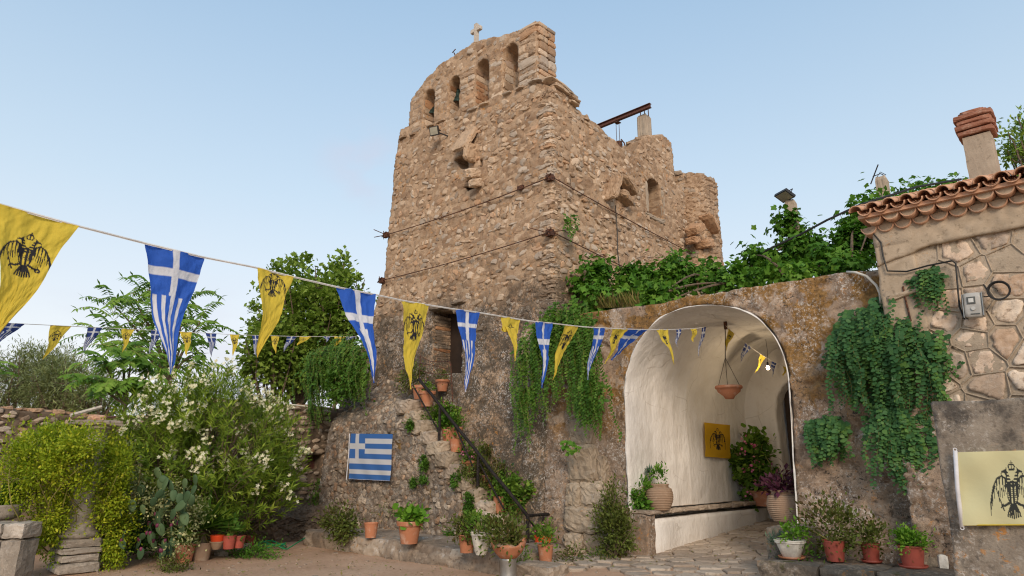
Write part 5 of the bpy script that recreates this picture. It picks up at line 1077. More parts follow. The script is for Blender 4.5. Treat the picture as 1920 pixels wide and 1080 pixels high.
for (pts_) in (((940, 905), (945, 880), (946, 862)), ((955, 915), (965, 885), (962, 868)), ((968, 920), (985, 905), (1002, 888)), ((985, 910), (992, 890), (988, 880)), ((975, 920), (978, 900), (972, 884))):
    Q = [PY(x, y, 9.7) for x, y in pts_]; b.tube(Q, [.022, .035, .02], 8)
b.ob('stem', M['pad'], g, True)
# pots at the stair foot and along the ledge (placed on their tops)
def lp(px, py, z, kind, r, h, mat, label, pl=None, name='potted_plant', cat='potted plant', **k):
    p = PZ(px, py, z); t = pot(p, kind, r, h, mat, name, label, cat=cat, **k)
    if pl: planted(t, p, h, *pl[:-1], **pl[-1])
    return t, p
LZ = .305
lp(695, 1008, LZ, 'plain', .13, .26, 'terra', 'empty terracotta pot standing alone on the long ledge', cat='flower pot', name='flower_pot')
t, p = lp(767, 1019, LZ, 'flower', .21, .36, 'terra', 'largest terracotta pot on the long ledge with yellow green geranium', ((.22, .2, .12), 230, T_ROUND, .105, 'L_bright', dict(ncl=18, cr=.05)))
lp(875, 1036, LZ, 'plain', .13, .26, 'terra', 'brown terracotta pot half hidden left of the white pot', ((.26, .2, .2), 600, T_OVAL, .06, 'L_dark', dict()))
lp(902, 1040, LZ, 'urn', .155, .33, 'whitepot', 'grey white moulded pot at the right end of the ledge', ((.22, .18, .13), 420, T_OVAL, .065, 'L_green', dict()))
o = thing('metal_drum', 'grey metal cylinder carrying the broken terracotta bowl', 'metal drum', tuple(PY(953, 1088, 7.45))); p = PY(953, 1046, 7.45); B().lathe([(0, 0), (.115, 0), (.118, .02), (.115, .04), (.115, p[2]-.04), (.12, p[2]-.02), (.115, p[2]), (0, p[2])], (p[0], p[1], 0), 28).ob('drum', M['steel'], o, True)
t = thing('broken_pot', 'broken orange terracotta bowl on the metal cylinder with dense foliage', 'potted plant', tuple(p)); nn = 30; V = []
for (q, z_) in ((0, 0), (.12, 0), (.19, .07), (.235, .15)):
    for k in range(nn): a = 2*pi*k/nn; V.append((p[0]+q*cos(a), p[1]+q*sin(a), p[2]+z_))
for (q, e) in ((.262, 0), (.245, 0), (.20, -.08)):
    for k in range(nn): a = 2*pi*k/nn; zz = .21+.045*sin(a*2+.6)+.03*sin(a*5)+e; V.append((p[0]+q*cos(a), p[1]+q*sin(a), p[2]+zz))
ob('bowl', V, [(i*nn+k, i*nn+(k+1) % nn, (i+1)*nn+(k+1) % nn, (i+1)*nn+k) for i in range(6) for k in range(nn)], M['terra'], t, True); B().lathe([(.22, .17), (.1, .2), (0, .21)], p, 16).ob('soil', M['dirt'], t)
planted(t, p, .2, (.36, .26, .20), 1100, T_OVAL, .07, 'L_dark', ncl=22, cr=.08, off=(-.06, 0, 0))
t, p = lp(1023, 1056, .12, 'plain', .125, .27, 'terra', 'terracotta pot with red flower in front of the iron gate', ((.15, .12, .15), 220, T_OVAL, .06, 'L_green', dict(fl=('petal_orange', 2, .03, 3))))
p = PY(1018, 1003, 9.35); t = pot((p[0], 9.35, p[2]-.3+.0), 'plain', .16, .3, 'orangep', 'potted_plant', 'bright orange pot behind the lattice of the iron gate'); planted(t, (p[0], 9.35, p[2]-.3), .3, (.22, .2, .12), 300, T_OVAL, .06, 'L_green', fl=('petal_pink', 3, .03, 3))
V, F = rough_block((p[0], 9.42, (p[2]-.3)/2), (.5, .5, p[2]-.3), 5, 5, .1, .02); ob('stand_block', V, F, M['ledge'], stair)
# shrubs growing at wall feet
def shrub(name, label, px, py, y, rad, n, T, size, mat, z=None, cat='shrub', **k):
    p = PY(px, py, y) if z is None else PZ(px, py, z); t = thing(name, label, cat, tuple(p)); c = p+np.array([0, 0, rad[2]*.85]); twigs(t, p, c+rv(9)*np.array(rad)*.8, .012, 'bark'); kk_ = dict(ncl=24, cr=.08, shell=.35); kk_.update(k); bush(t, c, rad, n, T, size, mat, **kk_); return t
shrub('leafy_shrub', 'dark reddish bush on the left end of the ledge below the flag', 640, 1003, None, (.42, .3, .27), 1700, T_OVAL, .07, 'L_dark', z=LZ)
shrub('wispy_plant', 'thin grey green plant behind the large ledge pot', 738, 975, 9.15, (.26, .18, .22), 420, T_LANCE, .10, 'L_olive')
shrub('leafy_shrub', 'tall dark bush at the arch left pier, pink buds among leaves', 1152, 1042, 9.35, (.40, .26, .42), 3600, T_OVAL, .055, 'L_dark', ncl=45)
shrub('leafy_shrub', 'slender shrub top rising against the pier above the dark bush', 1148, 960, 9.4, (.16, .14, .22), 600, T_OVAL, .05, 'L_dark')
shrub('low_weeds', 'low green weeds by the block under the iron gate', 1075, 1060, None, (.34, .2, .12), 420, T_OVAL, .05, 'L_dark', z=.05, cat='weeds')
shrub('low_weeds', 'small weeds between stones at the left pier foot', 1120, 1052, None, (.35, .15, .06), 260, T_OVAL, .045, 'L_green', z=.1, cat='weeds')
shrub('low_weeds', 'green weed tuft under the broken bowl', 975, 1072, None, (.2, .15, .16), 300, T_OVAL, .05, 'L_green', z=.02, cat='weeds')
shrub('ivy_patch', 'climbing greenery at the corner of ledge and garden wall', 592, 985, 9.0, (.14, .12, .55), 900, T_OVAL, .055, 'L_green', cat='climber')
for k, (x, y_, s_, lab) in enumerate(((795, 880, (.10, .06, .30), 'green fern strip hanging on the flag wall right of the flag'), (770, 797, (.10, .06, .09), 'small fern tuft on the upper stair flank'), (775, 905, (.05, .04, .06), 'tiny green sprig low on the flag wall'), (852, 900, (.16, .08, .15), 'green fern tuft on the stair edge above the white pot'), (880, 950, (.10, .07, .26), 'green strip of leaves on the lower stair flank'), (845, 1008, (.14, .06, .12), 'small leaves growing where the ledge meets the wall'))):
    p = PY(x, y_, SY-.10); t = thing('wall_fern', lab, 'fern', tuple(p)); bush(t, p, s_, int(260+2600*s_[2]), T_OVAL, .05, 'L_caper2', 12, .03, droop=.5, shell=.2)
shrub('leafy_shrub', 'reddish straggly shrub left of the pots at the stair top', 765, 742, 9.35, (.28, .2, .42), 900, T_OVAL, .05, 'L_dark')
# passage pots
p = PY(1238, 958, 10.30); p[2] = bt+.03; t = pot(p, 'amphora', .215, .42, 'clay', 'potted_plant', 'round ribbed clay jar on the left bench inside the arch'); c = p+np.array([-.30, -.12, .20]); twigs(t, p+(-.05, -.05, .38), c+rv(8)*.2, .01, 'stem'); bush(t, c, (.24, .22, .27), 1500, T_OVAL, .075, 'L_vine', 24, .06); bush(t, p+(-.02, .05, .56), (.14, .1, .10), 200, T_OVAL, .06, 'L_vine', 8, .04, name='upper_leaves'); bush(t, p+(-.22, .1, .58), (.05, .05, .12), 90, T_LANCE, .09, 'L_blue', 6, .02, name='grey_sprig')
t, p = lp(1474, 978, .79, 'amphora', .235, .44, 'clay', 'round ribbed clay jar with purple trailing plant beside the right jamb'); bush(t, p+(-.02, 0, .52), (.25, .22, .15), 420, T_OVAL, .10, 'L_purple', 20, .05); twigs(t, p+(0, 0, .4), p+np.array([0, 0, .56])+rv(12)*.25, .008, 'stem')
p = PZ(1436, 949, .78); p = np.array([p[0], min(p[1], 14.0), .78]); t = pot(p, 'flower', .20, .30, 'terra', 'geranium_trough', 'rectangular terracotta planter with tall pink geranium at the passage end', sq=1.5); c = p+np.array([-.12, -.1, .85]); twigs(t, p+(0, 0, .25), c+rv(14)*np.array([.45, .3, .6]), .014, 'stem'); bush(t, c, (.36, .3, .56), 1500, T_ROUND, .10, 'L_green', 44, .09, shell=.35)
bush(t, p+(-.32, -.1, .1), (.10, .1, .25), 120, T_ROUND, .08, 'L_green', 8, .04, name='trailing_leaves')
for (x, y_) in ((1390, 822), (1398, 828), (1411, 832), (1415, 838), (1390, 845), (1384, 850), (1394, 845), (1414, 863), (1408, 872), (1423, 866), (1414, 880), (1395, 880), (1413, 902), (1405, 928)):
    flowers(t, [PY(x, y_, p[1]-.5)], .05, 'petal_pink', 5, .03)
hp = PY(1368, 748, 11.2); hang = thing('hanging_pot', 'terracotta bowl hanging on cords from the passage vault', 'hanging planter', tuple(hp)); pr = [(0, 0), (.07, 0), (.10, .05), (.19, .12), (.20, .17), (.225, .175), (.235, .20), (.225, .225), (.205, .225), (.17, .15), (0, .12)]; b = B(); b.lathe(pr, hp, 28); b.ob('bowl', M['terra'], hang, True); kn = hp+np.array([-.02, 0, .72]); tz = PY(1360, 605, 11.2)
for q in (0, 2.1, 4.2): B().tube([hp+(.21*cos(q), .21*sin(q), .2), kn], .005, 4).ob('cord', M['iron'], hang)
B().tube([kn, np.array([tz[0], tz[1], tz[2]+.02])], .008, 5).ob('cord', M['iron'], hang); B().box((tz[0], tz[1], tz[2]-.05), (.05, .04, .14)).ob('hook', M['rust'], hang)
# light bulb
bp = PY(1440, 690, 12.6); bl = thing('light_bulb', 'lit bare bulb hanging inside the passage', 'light bulb', tuple(bp)); b = B(); b.lathe([(0.001, -.035), (.022, -.028), (.033, 0), (.026, .025), (.014, .042), (.014, .05)], bp, 14); b.ob('bulb', M['bulb'], bl, True)
B().lathe([(.0, .12), (.018, .11), (.02, .05), (.016, .045)], bp, 10).ob('socket', M['black'], bl); B().tube([bp+(0, 0, .11), bp+(.02, 0, .32), bp+(0, .02, .55)], .004, 4).ob('flex', M['black'], bl)
ld = bpy.data.lights.new('bulb_light', 'POINT'); lo = bpy.data.objects.new('bulb_light', ld); COL.objects.link(lo); lo.location = tuple(bp+np.array([0, -.0, -.10])); ld.energy = 9; ld.color = (1, .76, .48); ld.shadow_soft_size = .04
# ledge right pots
LR = .455
p = PY(1484, 1040, 8.98); p[2] = LR+.005; t = pot(p, 'urn', .145, .22, 'whitepot', 'potted_plant', 'white ribbed trough pot at the corner of the right ledge', saucer=True, sq=1.25); bush(t, p+(.02, 0, .29), (.17, .12, .1), 330, T_OVAL, .055, 'L_bright', 12, .04); bush(t, p+(-.2, .1, .18), (.09, .07, .1), 150, T_LANCE, .06, 'L_blue', 8, .03, name='side_sprig')['kind'] = 'stuff'
lp(1567, 1052, LR, 'plain', .13, .24, 'plastic', 'first dull red pot with dark straggly shrub on the right ledge', ((.34, .22, .26), 1300, T_OVAL, .055, 'L_dark', dict(ncl=24, cr=.08)))
lp(1635, 1054, LR, 'plain', .11, .22, 'plastic', 'small red pot with saucer in the middle of the right ledge', ((.26, .2, .16), 600, T_OVAL, .05, 'L_dark', dict()), saucer=True)
lp(1713, 1064, LR, 'plain', .14, .24, 'plastic', 'red plastic pot with bright green herb on the right ledge', ((.20, .16, .10), 900, T_OVAL, .05, 'L_bright', dict(ncl=22, cr=.04)), saucer=True)
shrub('leafy_shrub', 'dark bush at the right end of the ledge beside the grey wall', 1758, 1050, None, (.22, .18, .27), 900, T_OVAL, .05, 'L_dark', z=LR)
p = PZ(1770, 1066, LR); V, F = rough_block(p+(0, 0, .07), (.10, .08, .15), 2, 4, .3, .006, rotz(.4)); o = ob('white_jug', V, F, M['whitepot']); tag(o, 'small white plastic container at the grey wall foot', 'container'); o['label'] = 'small white plastic container at the grey wall foot'
shrub('low_weeds', 'green weeds creeping over the right ledge corner', 1500, 1048, None, (.22, .1, .05), 260, T_OVAL, .04, 'L_vine', z=LR-.01, cat='weeds')
# ---- hanging capers
def row(pts_, y): return [PY(a, b_, y) for a, b_ in pts_]
cascade('caper_plant', 'huge blue green caper curtain hanging right of the arch', row(((1592, 640), (1625, 612), (1665, 600), (1705, 612), (1745, 640), (1772, 680)), GY-.05), 460, lambda u, r_: (.25+1.35*sin(pi*min(1, max(0, (u*1.05+.06))))**.7)*r_.uniform(.45, 1.02) if r_.random() < .8 else r_.uniform(1.1, 1.45)*(1 if .35 < u < .95 else .4), T_ROUND, .062, 'L_caper', spread=.12, bulge=.5, seed=5)
cascade('caper_plant', 'long trailing end of the caper curtain beside the grey wall', row(((1650, 780), (1690, 780), (1725, 790)), GY-.22), 95, lambda u, r_: r_.uniform(.4, .95), T_ROUND, .062, 'L_caper', spread=.09, bulge=.18, seed=6)
cascade('caper_plant', 'small round caper clump hanging near the right arch jamb', row(((1520, 800), (1550, 792), (1580, 805)), GY-.02), 90, lambda u, r_: r_.uniform(.15, .60), T_ROUND, .06, 'L_caper', spread=.06, bulge=.26, seed=7)
cascade('caper_plant', 'narrow caper clump growing on the house wall below the cable', row(((1718, 525), (1738, 510), (1760, 520)), HY-.05), 42, lambda u, r_: r_.uniform(.2, .62), T_ROUND, .052, 'L_caper', spread=.045, bulge=.16, seed=8)
cascade('caper_plant', 'tiny caper sprig by the bent white pipe end', row(((1645, 570), (1672, 572)), GY-.1), 9, lambda u, r_: r_.uniform(.06, .18), T_ROUND, .08, 'L_caper', spread=.05, bulge=.12, seed=9)
cascade('caper_plant', 'dark caper curtain between tower and arch behind the pennants', row(((985, 690), (1005, 620), (1045, 592), (1080, 585), (1100, 610), (1110, 660)), YF-.6), 270, lambda u, r_: r_.uniform(.5, 1.9) if u > .2 else r_.uniform(.3, 1.6), T_ROUND, .05, 'L_caper2', spread=.12, bulge=.22, seed=10)
cascade('caper_plant', 'green clump below the caper curtain beside the arch edge', row(((1085, 730), (1110, 720), (1130, 745)), YF-.62), 70, lambda u, r_: r_.uniform(.2, .85), T_ROUND, .055, 'L_caper2', spread=.10, bulge=.25, seed=11)
cascade('caper_plant', 'lower left tail of the caper curtain on the dark wall', row(((978, 740), (1000, 735)), YF-.62), 40, lambda u, r_: r_.uniform(.3, .95), T_ROUND, .05, 'L_caper2', spread=.08, bulge=.15, seed=12)
cascade('caper_plant', 'large caper clump hanging off the left buttress above the flag', row(((600, 690), (620, 668), (650, 655), (675, 660), (692, 690)), SY-.12), 380, lambda u, r_: r_.uniform(.4, 1.75)*(1-.45*u), T_ROUND, .055, 'L_caper2', spread=.17, bulge=.5, seed=13)
cascade('caper_plant', 'leafy caper sprig high on the tower corner', row(((1058, 412), (1075, 408)), YF+.2), 16, lambda u, r_: r_.uniform(.2, .55), T_ROUND, .055, 'L_caper2', out=(1, -.3, 0), spread=.07, bulge=.12, seed=14)
cascade('caper_plant', 'small lobed leaves on the pier beside the iron gate', row(((1055, 838), (1080, 838)), YF-.62), 10, lambda u, r_: r_.uniform(.1, .25), T_ROUND, .075, 'L_vine', spread=.06, bulge=.1, seed=15)
t = thing('caper_plant', 'rounded leafy top of the caper clump on the left buttress', 'plant', tuple(PY(640, 700, SY-.2))); bush(t, PY(645, 712, SY-.25), (.46, .3, .40), 3800, T_ROUND, .055, 'L_caper2', 60, .10, up=-.2, shell=.6); twigs(t, PY(660, 700, SY), PY(645, 712, SY-.25)+rv(8)*.3, .008, 'stem')
t = thing('caper_plant', 'bushy top of the dark caper curtain beside the arch wall', 'plant', tuple(PY(1050, 620, YF-.7))); bush(t, PY(1045, 625, YF-.6), (.50, .18, .28), 2600, T_ROUND, .05, 'L_caper2', 50, .09, up=-.2, shell=.5); twigs(t, PY(1060, 600, YF-.5), PY(1045, 625, YF-.6)+rv(8)*.25, .008, 'stem')
# ---- grapevine over the gateway roof
def vine(name, label, blobs, n, size=.12):
    t = thing(name, label, 'grapevine', tuple(AT(blobs[0][0], blobs[0][1], blobs[0][2]))); P, N_, K = [], [], []; tot = sum(b_[3]*b_[4] for b_ in blobs)
    tips = []
    for i, (px, py, tt, rx, rz) in enumerate(blobs):
        c = AT(px, py, tt); m = int(n*rx*rz/tot); rad = np.array([rx, rx*.8, rz])*tt/1270; p, o, k = clumpy(m, c, rad, max(6, m//40), .11, .45); P.append(p); N_.append(o); K.append(RNG.random(max(6, m//40))[k]); tips.append(c)
    for j in range(len(tips)-1): twigs(t, tips[j], [tips[j+1]], .03, 'bark', 'vine_stem', .1)
    P = np.concatenate(P); N_ = np.concatenate(N_); K = np.concatenate(K); leaves('foliage', T_VINE, P, rv(len(P))+np.array([0, 0, -.5]), N_*1.0+np.array([0, -.2, .7])+rv(len(P))*.5, size*(.6+.6*RNG.random(len(P))), 'L_vine', t, K*.55+RNG.random(len(P))*.45); return t
vine('grapevine', 'dark leafy grapevine on the gateway roof touching the tower', [(1115, 530, 13.2, 45, 35), (1100, 555, 12.6, 30, 25), (1150, 560, 12.4, 40, 20), (1125, 503, 13.5, 22, 16), (1190, 530, 13, 30, 32)], 1500)
vine('grapevine', 'broad green grapevine spreading over the gateway roof centre', [(1215, 525, 13, 40, 35), (1265, 520, 13.2, 45, 34), (1320, 522, 13.4, 45, 30), (1240, 552, 12, 60, 16), (1365, 530, 12.5, 40, 24), (1210, 580, 11.9, 12, 26)], 2700)
vine('grapevine', 'grapevine climbing round the floodlight post', [(1400, 505, 13, 40, 30), (1440, 485, 13.3, 42, 32), (1490, 455, 13.2, 30, 42), (1480, 420, 13.2, 24, 26), (1520, 470, 13, 36, 38), (1560, 490, 12, 45, 30), (1470, 515, 12, 60, 18), (1410, 480, 13, 20, 16)], 3000)
vine('grapevine', 'grapevine mass beside the tiled eaves and second post', [(1600, 470, 12.3, 38, 46), (1615, 420, 12.6, 36, 36), (1600, 505, 11.5, 34, 16), (1625, 385, 13.2, 30, 22), (1650, 400, 13.2, 36, 26), (1585, 440, 12.8, 24, 26)], 2600)
vine('grapevine', 'grapevine trailing behind the chimney over the roof', [(1690, 385, 13.5, 45, 24), (1740, 372, 13.8, 42, 22), (1790, 362, 14, 34, 18), (1705, 360, 14.2, 20, 10)], 1500)
o = thing('grass_tuft', 'dry yellow grass blades on the gateway roof edge', 'grass', tuple(PY(1150, 575, 10.1)), kind='stuff'); n = 130; P = np.stack([PY(x, 578-(x-1120)*.05, 10.1) for x in RNG.uniform(1115, 1200, n)]); leaves('blades', T_BLADE, P, rv(n)*.5+np.array([0, -.2, 1]), rv(n), .22+.12*RNG.random(n), 'L_dry', o)
# ---- posts, floodlight on the roof
def cpost(px, pyt, t_, w, label, pyb):
    a = AT(px, pyt, t_); o = thing('concrete_post', label, 'post', (a[0], a[1], 4.3)); V, F = rough_block((a[0], a[1], (a[2]+4.3)/2), (w, w, a[2]-4.3), 3, 7, .12, .014, None); ob('shaft', V, F, M['concrete'], o); return a, o
a, o = cpost(1482, 376, 13.4, .22, 'rough concrete post carrying the solar floodlight', 520); flood(a+(-.05, -.15, .08), 'roof_floodlight', 'flat square floodlight tilted on top of the vine post', -.5, 1.05, .36, .26, (.08, .12, -.1))
a, o = cpost(1652, 332, 13.6, .24, 'short concrete post with wires above the vine', 400); b = B(); b.tube([a+(-.22, 0, -.1), a+(-.02, 0, .30)], .014, 5); b.tube([a+(-.16, 0, .06), a+(0, 0, .08), a+(.08, 0, 0)], .010, 5); b.tube([a+(-.1, 0, .0), a+(.0, 0, .12), a+(.1, 0, .02)], .008, 4); b.ob('wires', M['iron'], o)
o = B().tube([AT(1385, 500, 13.4), AT(1440, 468, 13), AT(1500, 440, 12.7), AT(1550, 413, 12.4), AT(1610, 385, 12.2), AT(1720, 350, 12.5), AT(1802, 336, 12.8)], .022, 6).ob('overhead_cable', M['black'], None, loc=tuple(AT(1550, 413, 12.4))); tag(o, 'thick dark cable strung above the vines', 'cable')

# extra greenery spilling over the stair
for k, (px, py, y_, rad_, n, mt_, lab) in enumerate(((862, 872, 9.5, (.3, .2, .12), 520, 'L_green', 'trailing green leaves over the middle steps'), (905, 925, 9.3, (.28, .18, .14), 620, 'L_dark', 'reddish trailing leaves hanging over the lower steps'), (815, 790, 9.4, (.22, .16, .12), 380, 'L_green', 'small leafy growth on the upper steps'), (955, 1000, 9.35, (.3, .2, .16), 700, 'L_green', 'dense green growth over the lowest steps'), (880, 975, 9.1, (.16, .1, .2), 420, 'L_dark', 'dry reddish leaves on the flank near the lowest steps'))):
    p = step_at(px, py, y_); t = thing('trailing_plant', lab, 'plant', tuple(p)); bush(t, p+(0, -.05, .08), rad_, n, T_OVAL, .055, mt_, 16, .06, droop=.6, shell=.3); twigs(t, p, p+rv(6)*np.array(rad_), .006, 'stem')
# ------------------------------------------------------------------ left garden
# oleander
ol = thing('oleander', 'big oleander bush covered with cream flowers', 'shrub', (-13.2, 5.6, 0)); base = np.array([-13.4, 5.6, 0.])
blobs = [(400, 860, 13.2, 150, 120), (300, 820, 12.8, 80, 70), (480, 850, 13.8, 85, 95), (400, 765, 13.2, 75, 60), (340, 760, 13.2, 60, 50), (470, 930, 13.3, 80, 55), (300, 880, 12.4, 80, 60), (520, 890, 14, 45, 60), (390, 735, 13.4, 30, 32), (510, 800, 13.9, 30, 40), (250, 800, 12.6, 40, 45)]
LP, LX, LN, LTn, FP = [], [], [], [], []; tot = sum(b[3]*b[4] for b in blobs); stems = B()
for (px, py, t_, rx, rz) in blobs:
    c = AT(px, py, t_); rad = np.array([rx, rx*.8, rz])*t_/1270; m = int(2100*rx*rz/tot)
    d = rv(m); q = c+d*rad*(.45+.55*RNG.random(m)**.5)[:, None]; ax = nrm(d*.8+np.array([0, 0, .75])+rv(m)*.35); tn = RNG.random(m)
    for k in range(13):
        s = k*.022; ang = k*2.2+RNG.random(m)*.6; a1 = nrm(np.cross(ax, rv(1)[0])); a2 = np.cross(ax, a1); dr = a1*np.cos(ang)[:, None]+a2*np.sin(ang)[:, None]
        LP.append(q+ax*s); LX.append(ax*(.5+.05*k)+dr*.85); LN.append(ax); LTn.append(tn*.55+.45*RNG.random(m))
    for i in range(0, m, 9): stems.tube([q[i]-ax[i]*.5+(base-q[i])*.1, q[i]-ax[i]*.15, q[i]+ax[i]*.2], [.010, .007, .004], 4, False)
    top = (d[:, 2] > -.35) & ((d @ np.array([.8, -.5, 0])) > -.15); idx = np.nonzero(top)[0]; idx = idx[RNG.random(len(idx)) < .15]; FP.append(q[idx]+d[idx]*.06+ax[idx]*.26)
    for _ in range(3): e = c+rv(1)[0]*rad*.5; s = np.linspace(0, 1, 7)[:, None]; stems.tube(base*(1-s)+e*s+rv(1)[0]*.2*np.sin(s*pi), np.linspace(.03, .008, 7), 5)
P = np.concatenate(LP); leaves('foliage', T_LANCE, P, np.concatenate(LX), np.concatenate(LN), .135*(.7+.5*RNG.random(len(P))), 'L_oleander', ol, np.concatenate(LTn)); stems.ob('stem', M['bark'], ol); FP = np.concatenate(FP)
flowers(ol, FP, .070, 'petal_cream', 11, .055, N=(.5, -.5, .5), name='blossom')
# yellow-green jasmine over the column
ja = thing('jasmine_bush', 'yellow green climbing jasmine swallowing the old column', 'shrub', tuple(PZ(90, 1060, 0)))
for k, (px, py, t_, rx, rz, n) in enumerate(((70, 870, 10.6, 70, 75, 5200), (110, 820, 11, 60, 35, 2500), (40, 960, 10.4, 55, 60, 0), (100, 960, 10.8, 42, 90, 4200), (200, 880, 11.6, 45, 60, 3000), (215, 980, 11.4, 45, 85, 5200), (30, 900, 10.6, 50, 70, 3000), (160, 900, 10.5, 28, 28, 1000), (190, 840, 11.2, 45, 25, 1300), (150, 835, 10.35, 50, 30, 2400), (105, 865, 10.3, 40, 36, 1800), (225, 870, 11.0, 30, 40, 1500), (205, 930, 11.0, 30, 60, 1800))):
    if n: c = AT(px, py, t_); bush(ja, c, np.array([rx, rx*.7, rz])*t_/1270, int(n*1.05), T_OVAL, .049, 'L_jasmine', 75, .08, shell=.3, name='foliage', zmin=.03); twigs(ja, PZ(120, 1060, 0), c+rv(5)*.3, .014, 'stem')
P, X = [], []; b = B()
for k in range(46):
    q = AT(RNG.uniform(5, 235), RNG.uniform(795, 900), 10.6+RNG.random()*.6); d_ = np.array([RNG.normal()*.5, RNG.normal()*.5, 1.]); d_ /= np.linalg.norm(d_); L = RNG.uniform(.18, .42); s = np.linspace(0, 1, 12)[:, None]; pa = q+d_*L*s+np.array([RNG.normal()*.1, RNG.normal()*.1, -.10])*s**2; b.tube(pa[::3], .004, 3, False); P.append(np.repeat(pa, 2, 0)); X.append(rv(24)+d_*.4)
b.ob('sprays', M['stem'], ja); P = np.concatenate(P); X = np.concatenate(X); leaves('spray_leaves', T_OVAL, P, X, rv(len(P))*.5+np.array([0, 0, 1]), .042*(.7+.6*RNG.random(len(P))), 'L_jasmine', ja)
# column
cb0 = PZ(137, 1072, .0); cx_, cy_ = cb0[0], cb0[1]; colm = thing('stone_column', 'old marble column on a stacked stone plinth inside the jasmine', 'column', (cx_, cy_, 0))
zz = 0
for k, (w, h) in enumerate(((.60, .15), (.56, .12), (.60, .10), (.56, .13))):
    n_ = 3 if k != 1 else 2
    for i in range(n_):
        V, F = rough_block((cx_+(i-(n_-1)/2)*w/n_, cy_, zz+h/2), (w/n_-.01, w, h-.008), k*3+i, 4, .25, .014, None); ob('plinth_stone', V, F, M['marble'], colm, loc=(cx_, cy_, zz))
    zz += h
b = B(); b.lathe([(0, zz), (.27, zz), (.29, zz+.04), (.27, zz+.09), (.235, zz+.11), (.225, zz+.14)], (cx_, cy_, 0), 28); b.ob('column_base', M['marble'], colm, True)
ct = PY(163, 805, cy_)[2]-.02; b = B(); b.lathe([(.225, zz+.12), (.222, zz+.5), (.21, 1.4), (.195, ct-.14), (.21, ct-.12), (.21, ct-.09)], (cx_, cy_, 0), 28); b.ob('shaft', M['marble'], colm, True)
b = B(); b.lathe([(.2, ct-.1), (.26, ct-.02), (.30, ct+.02), (.30, ct+.06), (.26, ct+.07)], (cx_, cy_, 0), 24); b.add(*rough_block((cx_, cy_, ct+.10), (.66, .66, .08), 2, 5, .1, .012)); b.ob('capital', M['moss_stone'], colm)
V, F = rough_block((cx_-.15, cy_+.05, ct+.19), (.30, .22, .09), 5, 4, .3, .02); ob('loose_tile', V, F, M['tile'], colm, loc=(cx_, cy_, ct))
o = B().tube([PY(-40, 802, cy_+.2), PY(70, 793, cy_+.3), PY(150, 785, cy_+.35), PY(215, 782, cy_+.4)], .022, 6).ob('rusty_pipe', M['rust'], None, loc=tuple(PY(70, 793, cy_+.3))); tag(o, 'long rusty pipe running from the column top to the left', 'pipe')
o = B().tube([AT(132, 779, 12.4), AT(190, 763, 12.8)], .035, 6).ob('wooden_pole', M['crosswhite'], None, loc=tuple(AT(160, 770, 12.6))); tag(o, 'pale wooden pole leaning over the garden wall', 'pole')
# pillar with stone basin at the left edge
pp = PZ(12, 1092, 0); pil = thing('stone_pillar', 'squat pillar of dressed stones at the left edge of the yard', 'pillar', tuple(pp)); pt = PY(20, 975, pp[1])[2]
for k, (dx, dz, w, h) in enumerate(((.10, .0, .30, .22), (-.22, .0, .33, .22), (.10, -.22, .28, pt-.24), (-.2, -.22, .33, pt-.24))):
    V, F = rough_block((pp[0]+dx*.75+.0, pp[1]+dx*.7, pt+dz-h/2), (w, .42, h-.01), 60+k, 5, .16, .014, rotz(YAW)); ob('pillar_stone', V, F, M['marble'], pil, loc=(pp[0], pp[1], pt))
bs_ = AT(-2, 972, 10.45); bs_[2] = pt; o = thing('stone_basin', 'shallow round grey stone basin standing on the pillar', 'basin', tuple(bs_)); b = B(); b.lathe([(0, 0), (.16, 0), (.24, .04), (.275, .10), (.26, .15), (.275, .19), (.275, .215), (.25, .22), (.22, .16), (0, .14)], bs_, 30); b.ob('bowl', M['marble'], o, True)
g = thing('aloe_plant', 'pale succulent leaves growing out of the stone basin', 'plant', tuple(bs_+np.array([0, 0, .2]))); n = 16; leaves('foliage', LT([(0, .1), (.4, .12), (1, .01)], .3), np.tile(bs_+np.array([0, 0, .16]), (n, 1)), rv(n)*.7+np.array([0, 0, 1]), rv(n), .42, 'L_green', g)
